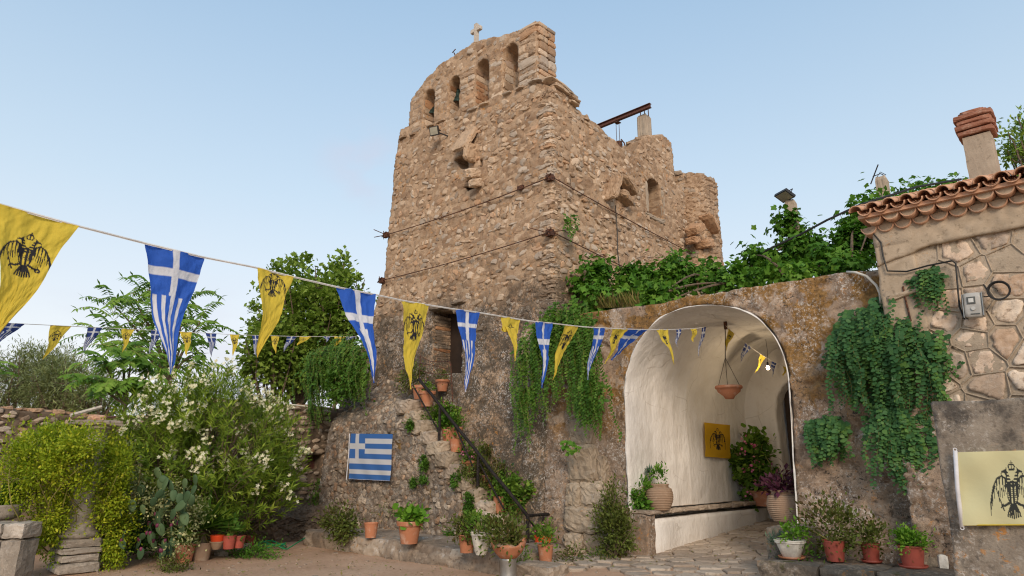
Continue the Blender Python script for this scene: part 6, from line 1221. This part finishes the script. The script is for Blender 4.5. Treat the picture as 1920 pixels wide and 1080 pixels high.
# prickly pear
pr0 = PZ(275, 1062, 0); pc = thing('prickly_pear', 'sprawling prickly pear cactus with purple fruit before the oleander', 'cactus', tuple(pr0))
def pad_mesh(seed):
    V = []; n, m = 12, 6
    for j in range(m+1):
        a = pi*j/m-pi/2
        for i in range(n): q = 2*pi*i/n; x = sin(a)*.5+.5; w = cos(a)*.36*(.72+.42*x); V.append((x, w*cos(q), w*.22*sin(q)))
    return mesh('pad', V, [(j*n+i, j*n+(i+1) % n, (j+1)*n+(i+1) % n, (j+1)*n+i) for j in range(m) for i in range(n)], M['pad'], True, attr=np.full(len(V), seed/5))
PM = [pad_mesh(s) for s in range(5)]; fr = []; bd_ = []
for (px, py) in ((232, 1030), (262, 1050), (300, 1050), (335, 1010), (250, 985), (290, 985), (320, 975), (345, 960), (285, 950), (262, 930), (300, 940), (250, 960), (280, 1020), (325, 940), (318, 1045), (350, 985), (358, 950), (240, 1010), (275, 1000), (305, 1005), (325, 1025), (270, 965), (310, 955), (335, 990), (290, 1030), (255, 1030), (345, 1000), (228, 970), (280, 935)):
    p = AT(px, py, 11.4+RNG.uniform(-.3, .3)); d = nrm(np.array([[RNG.normal()*.5, RNG.normal()*.3, 1.]]))[0]
    for lvl in range(RNG.integers(1, 4)):
        L = RNG.uniform(.15, .24); nn_ = nrm(np.array([[.5+RNG.normal()*.5, -.7+RNG.normal()*.4, RNG.normal()*.25]]))[0]; x = d; nn_ = nn_-x*(nn_@x); nn_ /= np.linalg.norm(nn_); y_ = np.cross(nn_, x); inst('pad', PM[RNG.integers(0, 5)], p, np.stack([x*L, y_*L*.95, nn_*L], 1), pc)
        tip = p+x*L*.95
        for _ in range(RNG.integers(0, 4)): (fr if py > 985 and RNG.random() < .6 else bd_).append(tip+y_*RNG.uniform(-.08, .08)-x*.02)
        p = tip-x*.02; d = nrm((d+rv(1)[0]*.75+np.array([0, 0, .25]))[None])[0]
for q in fr: B().lathe([(0, -.03), (.02, -.02), (.026, .01), (.018, .035), (0, .035)], q, 7).ob('fruit', M['fruit'], pc, True, loc=tuple(q))
w_ = thing('buds_shrub', 'fine shrub of small pale buds growing through the prickly pear', 'shrub', tuple(AT(300, 940, 11.9)))
Pb = np.concatenate([AT(px, py, t_)+RNG.normal(size=(n, 3))*np.array([.2, .12, .14]) for px, py, t_, n in ((255, 912, 11.6, 190), (310, 925, 11.8, 160), (345, 950, 11.7, 180), (285, 950, 11.6, 120), (340, 1010, 11.2, 90), (240, 930, 11.7, 110), (365, 960, 12, 90))]); leaves('buds', T_ROUND, Pb, rv(len(Pb)), rv(len(Pb)), .034, 'bud', w_); leaves('foliage', T_LANCE, Pb[RNG.integers(0, len(Pb), 1500)]+RNG.normal(size=(1500, 3))*.06, rv(1500), rv(1500), .075, 'L_olive', w_)
# dark shrub mass between
shrub('leafy_shrub', 'dark undergrowth behind the prickly pear and jasmine', 250, 1040, None, (.8, .5, .6), 4200, T_OVAL, .07, 'L_caper2', z=0.05, ncl=60, cr=.12)
# yucca and pots under the oleander
yp = PZ(376, 1052, 0); t = pot(yp, 'plain', .17, .30, 'clay', 'potted_yucca', 'weathered clay pot with spiky yucca under the oleander'); n = 70; c = yp+np.array([0, 0, .45]); X = rv(n); X[:, 2] = np.abs(X[:, 2])*.9+.05; leaves('foliage', T_BLADE, c+X*.04+np.array([0, 0, .05]), X, np.array([0, 0, 1.])+rv(n)*.2, .62+.2*RNG.random(n), 'L_caper2', t); n = 26; X = rv(n); X[:, 2] = -np.abs(X[:, 2])*.7; leaves('dry_leaves', T_BLADE, np.tile(c, (n, 1)), X, rv(n), .34, 'L_dry', t); B().tube([yp+(0, 0, .25), c], .05, 7).ob('stem', M['bark'], t)
p = PZ(344, 1056, 0); t = pot(p, 'plain', .16, .30, 'terra', 'potted_plant', 'terracotta pot beside the yucca pot near the cactus'); planted(t, p, .3, (.2, .16, .16), 260, T_LANCE, .12, 'L_green')
sb = PZ(422, 1040, 0); V, F = rough_block((sb[0], sb[1], .14), (.34, .85, .10), 5, 6, .2, .02, rotz(-.55)); o = ob('stone_shelf', V, F, M['paving'], None); tag(o, 'flat stone plank carrying three small pots', 'stone shelf')
V, F = rough_block((sb[0]+.1, sb[1]-.12, .04), (.2, .2, .12), 9, 4, .3, .02); o = ob('support_stone', V, F, M['ledge'], None); tag(o, 'small rounded stone under the flat stone plank', 'stone')
sh2 = .195
p = PZ(405, 1030, sh2); t = pot(p, 'urn', .11, .13, 'clay', 'empty_pot', 'low clay pot with an orange plastic liner, leftmost on the plank', 'flower pot'); B().lathe([(.09, .10), (.115, .22), (.12, .23), (.10, .23), (.085, .14), (0, .13)], p, 22).ob('liner', M['orangep'], t, True)
p = PZ(428, 1029, sh2); t = pot(p, 'plain', .115, .22, 'plastic', 'empty_pot', 'pinkish plastic pot in the middle of the stone plank', 'flower pot'); planted(t, p, .2, (.1, .1, .22), 120, T_OVAL, .11, 'L_caper2')
p = PZ(447, 1027, sh2); t = pot(p, 'plain', .105, .20, 'plastic', 'empty_pot', 'dull red plastic pot at the right end of the plank', 'flower pot')
p = PZ(466, 1028, 0.0); t = pot(p, 'plain', .11, .24, 'plastic', 'potted_plant', 'reddish pot half hidden by creeping plants right of the plank'); planted(t, p, .22, (.25, .2, .14), 420, T_OVAL, .05, 'L_dark')
shrub('low_weeds', 'creeping green weeds on the ground before the oleander', 480, 1045, None, (.6, .35, .07), 1600, T_OVAL, .045, 'L_vine', z=.0, cat='weeds', ncl=40)
shrub('low_weeds', 'reddish low weeds at the foot of the prickly pear', 320, 1070, None, (.5, .25, .06), 900, T_OVAL, .045, 'L_dark', z=.0, cat='weeds', ncl=30)
hz = PZ(510, 1025, .04); o = B().tube([hz+np.array([.30*cos(q)*(1+.04*q), .22*sin(q), .03+.05*sin(q*2.3)]) for q in np.linspace(0, 13, 60)]+[hz+np.array([.35, .5, .15])], .012, 5).ob('garden_hose', M['greenhose'], None, True, loc=tuple(hz)); tag(o, 'tangled green garden hose on the ground beside the ledge', 'hose')
# scattered yard stones, weeds, litter
b = B()
for k in range(420):
    p = PZ(RNG.uniform(180, 1300), RNG.uniform(1035, 1085), 0) if k % 3 else PZ(RNG.uniform(1000, 1440), RNG.uniform(1030, 1085), .05); s = RNG.uniform(.008, .03)*(1.7 if k % 11 == 0 else 1); g_ = float(gz(np.array(p[0]), np.array(p[1])))
    b.add(*rough_block((p[0], p[1], g_+.0), (s*1.6, s*1.3, s), k, 1, 0, .002, rotz(k)))
b.ob('pebbles', M['paving'], ground, kind='stuff')
n = 900; PP = np.stack([PZ(RNG.uniform(150, 1430), RNG.uniform(1028, 1085), .0) for _ in range(n)]); PP[:, 2] = gz(PP[:, 0], PP[:, 1])+.035; PP = PP[~((PP[:, 0] > -13.7) & (PP[:, 0] < -7.4) & (PP[:, 1] > 7.6))]
o = leaves('fallen_leaves', T_OVAL, PP, rv(len(PP))*np.array([1, 1, .15]), rv(len(PP))*.3+np.array([0, 0, 1]), .03+.035*RNG.random(len(PP)), 'L_dry', ground, kind='stuff')
for k, (px, py, s) in enumerate(((1135, 1052, .22), (1112, 1060, .16), (1160, 1050, .2), (960+230, 1046, .13), (1090, 1066, .14), (1160, 1062, .12))):
    p = PZ(px, py, .08); V, F = rough_block(p, (s*1.5, s, s*.42), k+3, 4, .3, .014, rotz(k*1.3)); o = ob('loose_stone', V, F, M['quoin'], None); tag(o, ['flat tan stone lying under the pier bush', 'grey stone by the weeds at the pier', 'stone next to the bench end', 'small stone left of the white bench', 'stone at the paving edge', 'stone in front of the pier stones'][k], 'stone', group='loose stones at the pier foot')
# ------------------------------------------------------------------ trees behind
bt_ = AT(312, 900, 16.5); bt_[2] = 0; ail = thing('ailanthus_tree', 'tree with long feathery compound leaves behind the oleander', 'tree', tuple(bt_))
def leafset(tips):
    P, X, N, TT = [], [], [], []; rb = B()
    for (o_, d_, L, tn) in tips:
        d_ = d_/np.linalg.norm(d_); s = np.linspace(0, 1, 14); path = o_+d_*L*s[:, None]+np.array([0, 0, 1.])*(L*(.30*s-.62*s**2))[:, None]; rb.tube(path[::3], .006, 3, False); sd = np.cross(d_, [0, 0, 1.]); sd /= np.linalg.norm(sd)+1e-6
        for sg in (-1, 1):
            for k in range(2, 14):
                P.append(path[k]); X.append(sd*sg*1.0+d_*.5+np.array([0, 0, -.75])+rv(1)[0]*.2); N.append(np.array([.5, -.6, .5])+d_*.2+rv(1)[0]*.5); TT.append(tn*.6+RNG.random()*.4)
        P.append(path[-1]); X.append(d_); N.append(np.array([0, 0, 1.])); TT.append(tn)
    return P, X, N, TT, rb
tips = []; trunk = B(); ends = [(215, 575, 16.2), (250, 560, 16.5), (300, 600, 16.6), (350, 560, 17), (375, 605, 16.5), (300, 660, 16), (345, 640, 16.6), (250, 640, 16), (270, 595, 16), (330, 590, 17), (280, 540, 16.6), (205, 620, 16.1), (360, 670, 16.3)]
f0 = AT(318, 715, 16.5); trunk.tube([bt_, bt_*.5+f0*.5+np.array([.1, 0, 0]), f0], [.09, .075, .06], 8); trunk.ob('trunk', M['bark'], ail); lb = B()
for e in ends:
    q = AT(*e); s = np.linspace(0, 1, 7)[:, None]; lb.tube(f0*(1-s)+q*s+np.array([0, 0, .15])*np.sin(s*pi), np.linspace(.045, .014, 7), 5)
    for k in range(8): a = k*2.4+RNG.random(); d_ = np.array([cos(a), sin(a), RNG.uniform(.0, 1.2)]); tips.append((q+rv(1)[0]*.05-np.array([0, 0, .05*k]), d_, RNG.uniform(.85, 1.2), RNG.random()))
lb.ob('limbs', M['bark'], ail); P, X, N, TT, rb = leafset(tips); rb.ob('leaf_stalks', M['stem'], ail); leaves('crown', T_LEAFLET, np.array(P), np.array(X), np.array(N), .175, 'L_ail', ail, np.array(TT))
q0 = AT(235, 760, 13.6); ail2 = thing('ailanthus_sapling', 'bright green feathery sapling just over the garden wall', 'tree', (q0[0], q0[1], 0)); tips = []; lb = B()
for e in ((200, 690, 13.8), (245, 680, 14), (280, 700, 14.2), (215, 730, 13.6), (265, 730, 13.9), (230, 660, 14.4), (180, 720, 13.6)):
    q = AT(*e); lb.tube([(q0[0], q0[1], 0), q0, q], [.05, .04, .014], 6)
    for k in range(11): a = k*2.4+RNG.random(); tips.append((q, np.array([cos(a), sin(a), RNG.uniform(-.1, .8)]), RNG.uniform(.6, .9), RNG.random()))
lb.ob('trunk', M['bark'], ail2); P, X, N, TT, rb = leafset(tips); rb.ob('leaf_stalks', M['stem'], ail2); leaves('crown', T_LEAFLET, np.array(P), np.array(X), np.array(N), .165, 'L_ail', ail2, np.array(TT))
a = AT(-6, 690, 9.5); sp2 = thing('leafy_branch', 'pale green leafy shoot at the left picture edge', 'plant', (a[0], a[1], 0)); B().tube([(a[0]-.3, a[1], 0), a+(-.2, 0, -.3), a], [.02, .012, .006], 5).ob('stem', M['stem'], sp2); tips = [(a+rv(1)[0]*.1, np.array([cos(k*1.7), sin(k*1.7), .3]), .3, RNG.random()) for k in range(6)]; P, X, N, TT, rb = leafset(tips); leaves('foliage', T_OVAL, np.array(P), np.array(X), np.array(N), .06, 'L_ail', sp2, np.array(TT))
c = AT(570, 610, 20); 
tree('broadleaf_tree', 'tall loose crowned tree with heart shaped leaves left of the tower', (c[0], c[1], 0), c, (1.75, 1.6, 2.25), 9000, T_VINE, .12, 'L_poplar', 260, .15, .14, shell=.25, nb=26)
c2 = AT(520, 660, 19.2); tree('broadleaf_tree', 'lower left companion of the loose crowned tree', (c2[0], c2[1], 0), c2, (1.15, 1.1, 1.0), 4400, T_VINE, .115, 'L_poplar', 90, .14, .09, shell=.25, nb=14)
c2 = AT(640, 590, 20); tree('broadleaf_tree', 'narrow leafy tree close against the tower left edge', (c2[0], c2[1], 0), c2, (1.1, 1., 1.9), 4600, T_VINE, .115, 'L_poplar', 90, .14, .09, shell=.25, nb=14)
for k, (px, py, t_, rad, n) in enumerate(((40, 715, 27, (1.9, 1.8, 1.35), 9000), (125, 725, 25, (1.5, 1.4, 1.2), 7500), (190, 745, 24, (1.1, 1., .9), 4500), (-30, 740, 26, (1.5, 1.4, 1.4), 5000), (85, 690, 29, (1.5, 1.4, 1.0), 5500))):
    c = AT(px, py, t_); tree('olive_tree', ['dense grey green olive tree, largest of the left cluster', 'olive tree in front of the wall pole', 'smallest olive tree, right end of the cluster', 'olive tree cut by the left edge', 'olive tree rising behind the cluster'][k], (c[0], c[1], 0), c, rad, n, T_LANCE, .17, 'L_olive', 120, .22, .16, 'olive trees beyond the garden wall', shell=.3, nb=16)
c = AT(1925, 270, 13); tree('leafy_tree', 'loose leafy tree behind the chimney at the right edge', (c[0], c[1]+0, 0), c, (.42, .5, .75), 1700, T_OVAL, .10, 'L_poplar', 40, .12, .08, shell=.2, nb=14)
o = B().tube([AT(x, y, 17) for x, y in ((285, 722), (305, 716), (325, 715), (345, 720), (362, 735))], .02, 5).ob('hoop_frame', M['crosswhite'], None, True, loc=tuple(AT(325, 715, 17))); tag(o, 'thin pale hoop frame above the oleander', 'hoop')
# ------------------------------------------------------------------ printed eagle and flags
def caps(x, y, pts, w0, w1=None):
    w1 = w0 if w1 is None else w1; m = np.zeros(x.shape, bool); n = len(pts)-1
    for i in range(n):
        a, b = np.array(pts[i]), np.array(pts[i+1]); e = b-a; t = np.clip(((x-a[0])*e[0]+(y-a[1])*e[1])/(e@e+1e-9), 0, 1); w = w0+(w1-w0)*(i+t)/n; m |= np.hypot(x-a[0]-t*e[0], y-a[1]-t*e[1]) < w
    return m
def eagle(x, y):
    """double-headed eagle, x and y about -1..1, y up"""
    ax = np.abs(x); body = ((x/.24)**2+((y+.05)/.40)**2 < 1); sc = (np.sin(x*42+np.floor(y*15)*pi)*np.sin(y*47) > -.15)
    m = body & sc | (body & ((x/.20)**2+((y+.05)/.35)**2 > 1))
    m |= caps(ax, y, [(.06, .22), (.16, .40), (.20, .56), (.26, .64)], .085, .06) & ~((np.sin(y*60) > .5) & (ax < .2)); m |= caps(ax, y, [(.28, .66), (.40, .63), (.44, .55)], .045, .012); m |= caps(ax, y, [(.24, .70), (.20, .77)], .03, .01)
    m |= caps(ax, y, [(.0, .70), (.10, .70)], .025); m |= caps(ax, y, [(.10, .72), (.13, .80), (.08, .87), (0, .86)], .022); m |= caps(ax, y, [(0, .72), (0, .97)], .02) | caps(ax, y, [(0, .92), (.045, .92)], .018)
    sh = [(.16, .12), (.24, .38), (.42, .50), (.62, .42), (.80, .14), (.92, -.28)]; m |= caps(ax, y, sh, .035, .03)
    for k in range(9):
        t = k/8; i = min(int(t*4.99), 4); f = t*5-i if t < 1 else 1; sx_ = sh[i][0]*(1-f)+sh[i+1][0]*f; sy_ = sh[i][1]*(1-f)+sh[i+1][1]*f; m |= caps(ax, y, [(sx_, sy_), (sx_-.02+.05*t, sy_-.22), (sx_-.05+.08*t, sy_-.30-.18*t)], .034, .012)
    for k in range(6): m |= caps(ax, y, [(.24+.07*k, .22-.04*k), (.20+.075*k, -.02-.06*k)], .022, .010)
    m |= caps(ax, y, [(.14, -.36), (.30, -.44), (.42, -.46)], .05, .03)
    for k in (-1, 0, 1): m |= caps(ax, y, [(.42, -.46), (.50, -.46+.08*k)], .018, .008)
    m |= caps(x, y, [(-.40, -.60), (-.72, .18)], .028, .008) | caps(x, y, [(-.52, -.52), (-.40, -.40)], .02); m |= (np.abs(np.hypot(x-.48, y+.50)-.075) < .03) | caps(x, y, [(.48, -.42), (.48, -.34)], .015)
    for k in range(-3, 4): m |= caps(x, y, [(.03*k, -.42), (.075*k, -.68), (.085*k, -.86+.02*abs(k))], .03, .03)
    return m
def print_yellow(U, V, r, x0=0, y0=.30, s=.185):
    return eagle((U-.5)*(1-V)/s*1.0/(.62 if r is None else r), -(V-y0)/s)
def print_greek(U, V, kind):
    X = (U-.5)*(1-V)
    if kind == 'stripe':
        m = (V < .37) & ((np.abs(X) < .052) | (np.abs(V-.185) < .03)); 
        for c_ in (-.40, -.19, .03, .25): m |= (V > .37) & (np.abs(U-.5-c_) < .052)
        return m
    return ((np.abs(U-.5-.02) < .17*(V > .42)+.075*(V <= .42)) & (V < .98)) | (np.abs(V-.30) < .045)
def pennant(parent, A, B_, T, kind, nu, nv, mat, wind=.04, curl=0, label=None, ecal=(1., .30, .185), nrmv=(0, -1, 0)):
    U, V = np.meshgrid(np.linspace(0, 1, nu), np.linspace(0, 1, nv), indexing='ij'); A, B_, T = map(lambda a: np.array(a, float), (A, B_, T)); side = B_-A; down = T-(A+B_)/2; n = np.cross(side, down); n /= np.linalg.norm(n); W_ = np.linalg.norm(side); H_ = np.linalg.norm(down)
    base = A*(1-U[..., None])+B_*U[..., None]; P = base*(1-V[..., None])+T*V[..., None]
    ph = RNG.random()*6; z_ = wind*(.9*np.sin((U*1.6+V*.9)*5+ph)*(1-V)**1.5*.35+np.sin(V*3.0+ph)*np.sin(pi*V)+.45*np.sin(U*5+V*4+ph)*V*(1-V)*2+.35*np.sin(U*9+ph*2)*(1-V)*V); P = P+n*z_[..., None]*1.0
    P = P+n*(.012*fbm(U*7+ph*3, V*9, 3, 5)*(W_/.33)+.010*np.clip(fbm(U*2.5+V*6+ph, V*2, 2, 8), 0, 1))[..., None]
    P = P+side/W_*(.012*np.sin(V*7+ph)*np.sin(pi*V))[..., None]
    if curl:      # folded over: the upper part doubles back
        f = np.clip((V-.28)/.12, 0, 1); P = P+n*(.035*np.sin(pi*f))[..., None]-down/H_*(-.0)
        P = P+(down/H_)[None, None]*((-.22*H_*sst(.26, .40, V)))[..., None]
    if kind == 'yellow': x = (U-.5)*(1-V)*W_; y = -(V-ecal[1])*H_; s = ecal[2]*H_; ink = eagle(x/s/ecal[0], y/s)
    else: ink = print_greek(U, V, kind)
    ix = np.arange(nu*nv).reshape(nu, nv); q = np.stack([ix[:-1, :-1].ravel(), ix[1:, :-1].ravel(), ix[1:, 1:].ravel(), ix[:-1, 1:].ravel()], 1)
    o = ob('pennant', P.reshape(-1, 3), q, M[mat], parent, True, col=ink.ravel().astype(float)); 
    if label: o['label'] = label
    return o
# main string: near left -> vault
s_px = lambda s: (-5+ (1330-(-5))*0)
def main_t(s): return 2.85*(1+.192*s)
bunt = thing('bunting', 'long bunting string of large pennants from the left foreground into the arch', 'bunting', tuple(AT(0, 383, 2.85)))
ctrl = [(-60, 366), (0, 383), (147, 424), (272, 456), (385, 483), (482, 502), (550, 519), (632, 538), (703, 552), (753, 563), (805, 572), (855, 580), (899, 586), (940, 593), (975, 599), (1004, 603), (1036, 606), (1060, 609), (1086, 612), (1112, 614), (1136, 615), (1150, 616), (1175, 617), (1215, 618), (1252, 618), (1280, 617), (1306, 616), (1328, 612)]
cxs = np.array([c[0] for c in ctrl]); cys = np.array([c[1] for c in ctrl])
# s from the screen abscissa by the measured projective spacing
a0, c0 = -5., .192; x1 = 1330.
def s_of(px): # x(s) = (a0 + b s)/(1 + c s), x(15.5) = 1330
    b_ = (x1*(1+c0*15.5)-a0)/15.5; return (px-a0)/(b_-c0*px)
def MS(px): return AT(px, float(np.interp(px, cxs, cys)), main_t(s_of(px)))
pts_ = [MS(x) for x in np.linspace(-60, 1328, 90)]
b = B(); b.tube(pts_, .0032, 5); b.ob('cord', M['cord'], bunt)
# flat hem tape along the cord
V = []; 
for k, p in enumerate(pts_): w_ = .0055; V += [p+(0, 0, w_), p+(0, 0, -w_*1.2)]
ob('tape', V, [(2*k, 2*k+2, 2*k+3, 2*k+1) for k in range(len(pts_)-1)], M['cord'], bunt)
def tipat(px, py, s, d=0): return AT(px, py, main_t(s)+d)
pn = [(-3, 147, (-14, 645), 'yellow', 'f_yellow', 0, (1.0, .33, .185), 'nearest yellow pennant with black double headed eagle'), (272, 385, (320, 702), 'stripe', 'f_blue', 0, 0, 'large blue pennant with white cross and stripes, nearest blue one'), (482, 550, (483, 670), 'yellow', 'f_yellow', 0, (1.1, .15, .17), 'yellow eagle pennant over the broadleaf tree'), (632, 703, (701, 718), 'cross', 'f_blue', 0, 0, 'blue pennant with long white cross at the tower left edge'), (753, 805, (770, 730), 'yellow', 'f_yellow', 0, (1.0, .27, .20), 'yellow eagle pennant pointing at the stair top'), (855, 899, (873, 735), 'stripe', 'f_blue', 0, 0, 'blue striped pennant before the tower doorway'), (940, 975, (963, 655), 'yellow', 'f_yellow', 1, (1., .25, .18), 'yellow pennant folded over on the string'), (1004, 1036, (1016, 727), 'cross', 'f_blue', 0, 0, 'blue cross pennant before the caper curtain'), (1060, 1086, (1037, 712), 'yellow', 'f_yellow', 0, (1., .27, .2), 'yellow pennant blown left before the caper curtain'), (1112, 1136, (1102, 712), 'stripe', 'f_blue', 0, 0, 'blue striped pennant left of the arch'), (1150, 1176, (1134, 682), 'yellow', 'f_yellow', 0, (.8, .27, .2), 'yellow pennant blown left at the arch edge'), (1180, 1216, (1146, 675), 'cross', 'f_blue', 0, 0, 'twisted blue pennant at the arch edge'), (1232, 1252, (1264, 683), 'yellow', 'f_yellow', 0, (.8, .27, .2), 'yellow pennant inside the arch, leftmost of those over the vault'), (1267, 1278, (1270, 650), 'stripe', 'f_navy', 0, 0, 'small blue pennant under the vault'), (1293, 1306, (1300, 641), 'yellow', 'f_yellow', 0, (.6, .3, .2), 'small folded yellow pennant under the vault'), (1315, 1324, (1310, 668), 'stripe', 'f_navy', 0, 0, 'last narrow blue pennant where the string meets the vault')]
for k, (xa, xb, tp_, kd, mt_, cu, ec, lab) in enumerate(pn):
    s = s_of((xa+xb)/2); nu, nv = (100, 150) if k == 0 else (70, 110) if k < 3 else (50, 80) if k < 8 else (28, 44)
    T_ = tipat(tp_[0], tp_[1], s, .04*k*0); 
    if cu: T_ = tipat(968, 700, s)
    w_ = .035 if k < 4 else .025
    pennant(bunt, MS(xa), MS(xb), T_, kd, nu, nv, mt_, w_, cu, lab, ec or (1, .3, .18))
# second string, farther away on the left
bt2 = thing('bunting', 'thin farther bunting string of small pennants crossing before the trees', 'bunting', tuple(AT(0, 605, 10.5)))
def S2(px): return AT(px, float(np.interp(px, (-40, 0, 100, 200, 300, 450, 560, 668), (602, 605, 610, 615, 620, 628, 631, 631))), 10.5+5.8*max(0, (px/668.))**.9)
B().tube([S2(x) for x in np.linspace(-40, 668, 40)], .006, 4).ob('cord', M['cord'], bt2)
p2 = [(0, 48, (-4, 646), 'stripe'), (95, 134, (80, 674), 'y'), (164, 193, (157, 662), 'stripe'), (228, 252, (229, 661), 'y'), (283, 303, (280, 664), 'stripe'), (337, 360, (350, 668), 'y'), (385, 406, (397, 669), 'stripe'), (431, 449, (437, 668), 'y'), (472, 485, (481, 671), 'stripe'), (508, 524, (517, 664), 'y'), (538, 557, (532, 660), 'stripe'), (562, 585, (557, 648), 'y'), (606, 620, (612, 642), 'stripe'), (627, 648, (627, 651), 'y'), (650, 667, (642, 643), 'stripe')]
for k, (xa, xb, tp_, kd) in enumerate(p2):
    T_ = AT(tp_[0], tp_[1], 10.5+5.8*max(0, (xa/668.))**.9); pennant(bt2, S2(xa), S2(xb), T_, 'yellow' if kd == 'y' else 'stripe', 34, 56, 'f_yellow' if kd == 'y' else 'f_navy', .03, 0, 'small yellow eagle pennant' if kd == 'y' else 'small navy and white striped pennant', (1., .3, .18))
bt3 = thing('bunting', 'short bunting string hanging under the passage vault towards the door', 'bunting', tuple(PY(1362, 612, 10.9)))
def S3(u): a = PY(1361, 611, 11.0); c_ = PY(1478, 690, 14.2); p = a*(1-u)+c_*u; return p-np.array([0, 0, .10*4*u*(1-u)])
B().tube([S3(u) for u in np.linspace(0, 1, 20)], .005, 4).ob('cord', M['cord'], bt3)
for (u0_, u1_, kd, tp_) in ((.03, .12, 'y', (1362, 657)), (.26, .36, 'stripe', (1389, 680)), (.50, .59, 'y', (1415, 700)), (.70, .78, 'stripe', (1448, 706)), (.9, .98, 'y', (1468, 705))):
    m_ = S3((u0_+u1_)/2); T_ = PY(tp_[0], tp_[1], m_[1]); pennant(bt3, S3(u0_), S3(u1_), T_, 'yellow' if kd == 'y' else 'stripe', 30, 50, 'f_yellow' if kd == 'y' else 'f_navy', .02, 0, None, (1., .3, .18))
# rectangular flags
def flag(name, label, corners, nu, nv, mat, inkf, normal, amp, folds, extra=None):
    a, b_, c_, d_ = [np.array(p, float) for p in corners]; U, V = np.meshgrid(np.linspace(0, 1, nu), np.linspace(0, 1, nv), indexing='ij'); P = (a*(1-U[..., None])+b_*U[..., None])*(1-V[..., None])+(d_*(1-U[..., None])+c_*U[..., None])*V[..., None]
    n = np.array(normal, float); P = P+n*(amp*folds(U, V))[..., None]; t = thing(name, label, 'flag', tuple(a)); ix = np.arange(nu*nv).reshape(nu, nv); q = np.stack([ix[:-1, :-1].ravel(), ix[1:, :-1].ravel(), ix[1:, 1:].ravel(), ix[:-1, 1:].ravel()], 1)
    ob('flag_cloth', P.reshape(-1, 3), q, M[mat], t, True, col=inkf(U, V).ravel().astype(float)); return t
def ink_greek(U, V):
    k = np.floor(V*9).astype(int); m = (k % 2 == 1); can = (U < .37) & (V < 5/9.); cr_ = (np.abs(U-.185) < .042) | (np.abs(V-5/18.) < .056); return np.where(can, cr_, m)
yf = SY-.30
def FW(px, py):
    y = SY-.12
    for _ in range(4): p = PY(px, py, y); y = SY-float(sprof(np.array(p[0]), np.array(p[2])))-.15
    return p
t = flag('wall_flag', 'blue and white striped flag with cross pinned to the rubble wall', [FW(658, 813), FW(737, 814), FW(731, 902), FW(653, 898)], 70, 73, 'f_flag', ink_greek, (0, -1, 0), .018, lambda U, V: np.sin(U*7+V*5)*.5+.4*np.sin(U*17-V*9)*V+.6*np.abs(np.sin(U*3.1))*(1-V))
for (px, py) in ((658, 813), (737, 814), (698, 813), (731, 902), (653, 898)): p = FW(px, py); B().tube([p+(0, .12, 0), p+(0, -.012, 0)], .008, 6).ob('pin', M['steel'], t)
B().tube([FW(656, 813)+(0, -.01, 0), FW(655, 850)+(0, -.015, 0), FW(650, 900)+(0, -.01, 0)], .010, 5).ob('hem', M['hem'], t)
xw = lambda V: 0
def VW(px, py):
    p = PX(px, py, ax0+.05); return p
flag('passage_flag', 'golden flag with black double headed eagle on the white passage wall', [VW(1320, 792), VW(1369, 797), VW(1370, 860), VW(1323, 856)], 60, 66, 'f_gold', lambda U, V: eagle((U-.5)/.30/1.05, -(V-.47)/.36), (1, 0, 0), .012, lambda U, V: np.sin(U*9+V*4)*.5+.5*np.sin(V*11-U*3))
pf_ = lambda px, py: PY(px, py, WY-.045)
fl0 = [pf_(1792, 848), pf_(2010, 842), pf_(2016, 984), pf_(1804, 985)]
t = flag('faded_flag', 'faded yellow flag with double headed eagle on the grey wall', fl0, 170, 110, 'f_pale', lambda U, V: eagle((U-.49)/.215, -(V-.55)/.42) | (V < .0), (0, -1, 0), .016, lambda U, V: .8*np.sin((U*.7+V)*8)*np.exp(-U*1.5)+.3*np.sin(U*14-V*6)+.5*np.sin((U-V)*5)*(1-U))
B().tube([fl0[0]+(-.0, -.01, .012), (fl0[0]+fl0[3])/2+(-.006, -.02, 0), fl0[3]+(0, -.01, -.012)], .016, 8).ob('hem', M['hem'], t, True)
for q in (fl0[0]+(-.0, -.012, .02), fl0[3]+(0, -.012, -.02)): B().tube([q+np.array([.012*cos(a), 0, .012*sin(a)]) for a in np.linspace(0, 2*pi, 10)], .004, 5).ob('ring', M['hem'], t)
B().tube([fl0[3]+(.01, -.012, .003), fl0[2]+(0, -.012, .003)], .005, 5).ob('bottom_hem', M['f_yellow'], t)

# shared group phrases for repeats
GR = {'potted_plant': 'potted plants standing around the yard', 'empty_pot': 'pots on the stone plank', 'caper_plant': 'caper plants hanging on the old walls', 'grapevine': 'grapevines over the gateway roof', 'leafy_shrub': 'shrubs at the wall feet', 'low_weeds': 'weeds on the ground', 'wall_fern': 'ferns growing on the stair flank', 'trailing_plant': 'plants trailing over the stair', 'broadleaf_tree': 'trees left of the tower', 'bunting': 'strings of pennants', 'concrete_post': 'posts on the gateway roof'}
for o in list(SC.objects):
    if o.parent is None and 'category' in o and 'group' not in o:
        g_ = GR.get(o.name.split('.')[0])
        if g_: o['group'] = g_
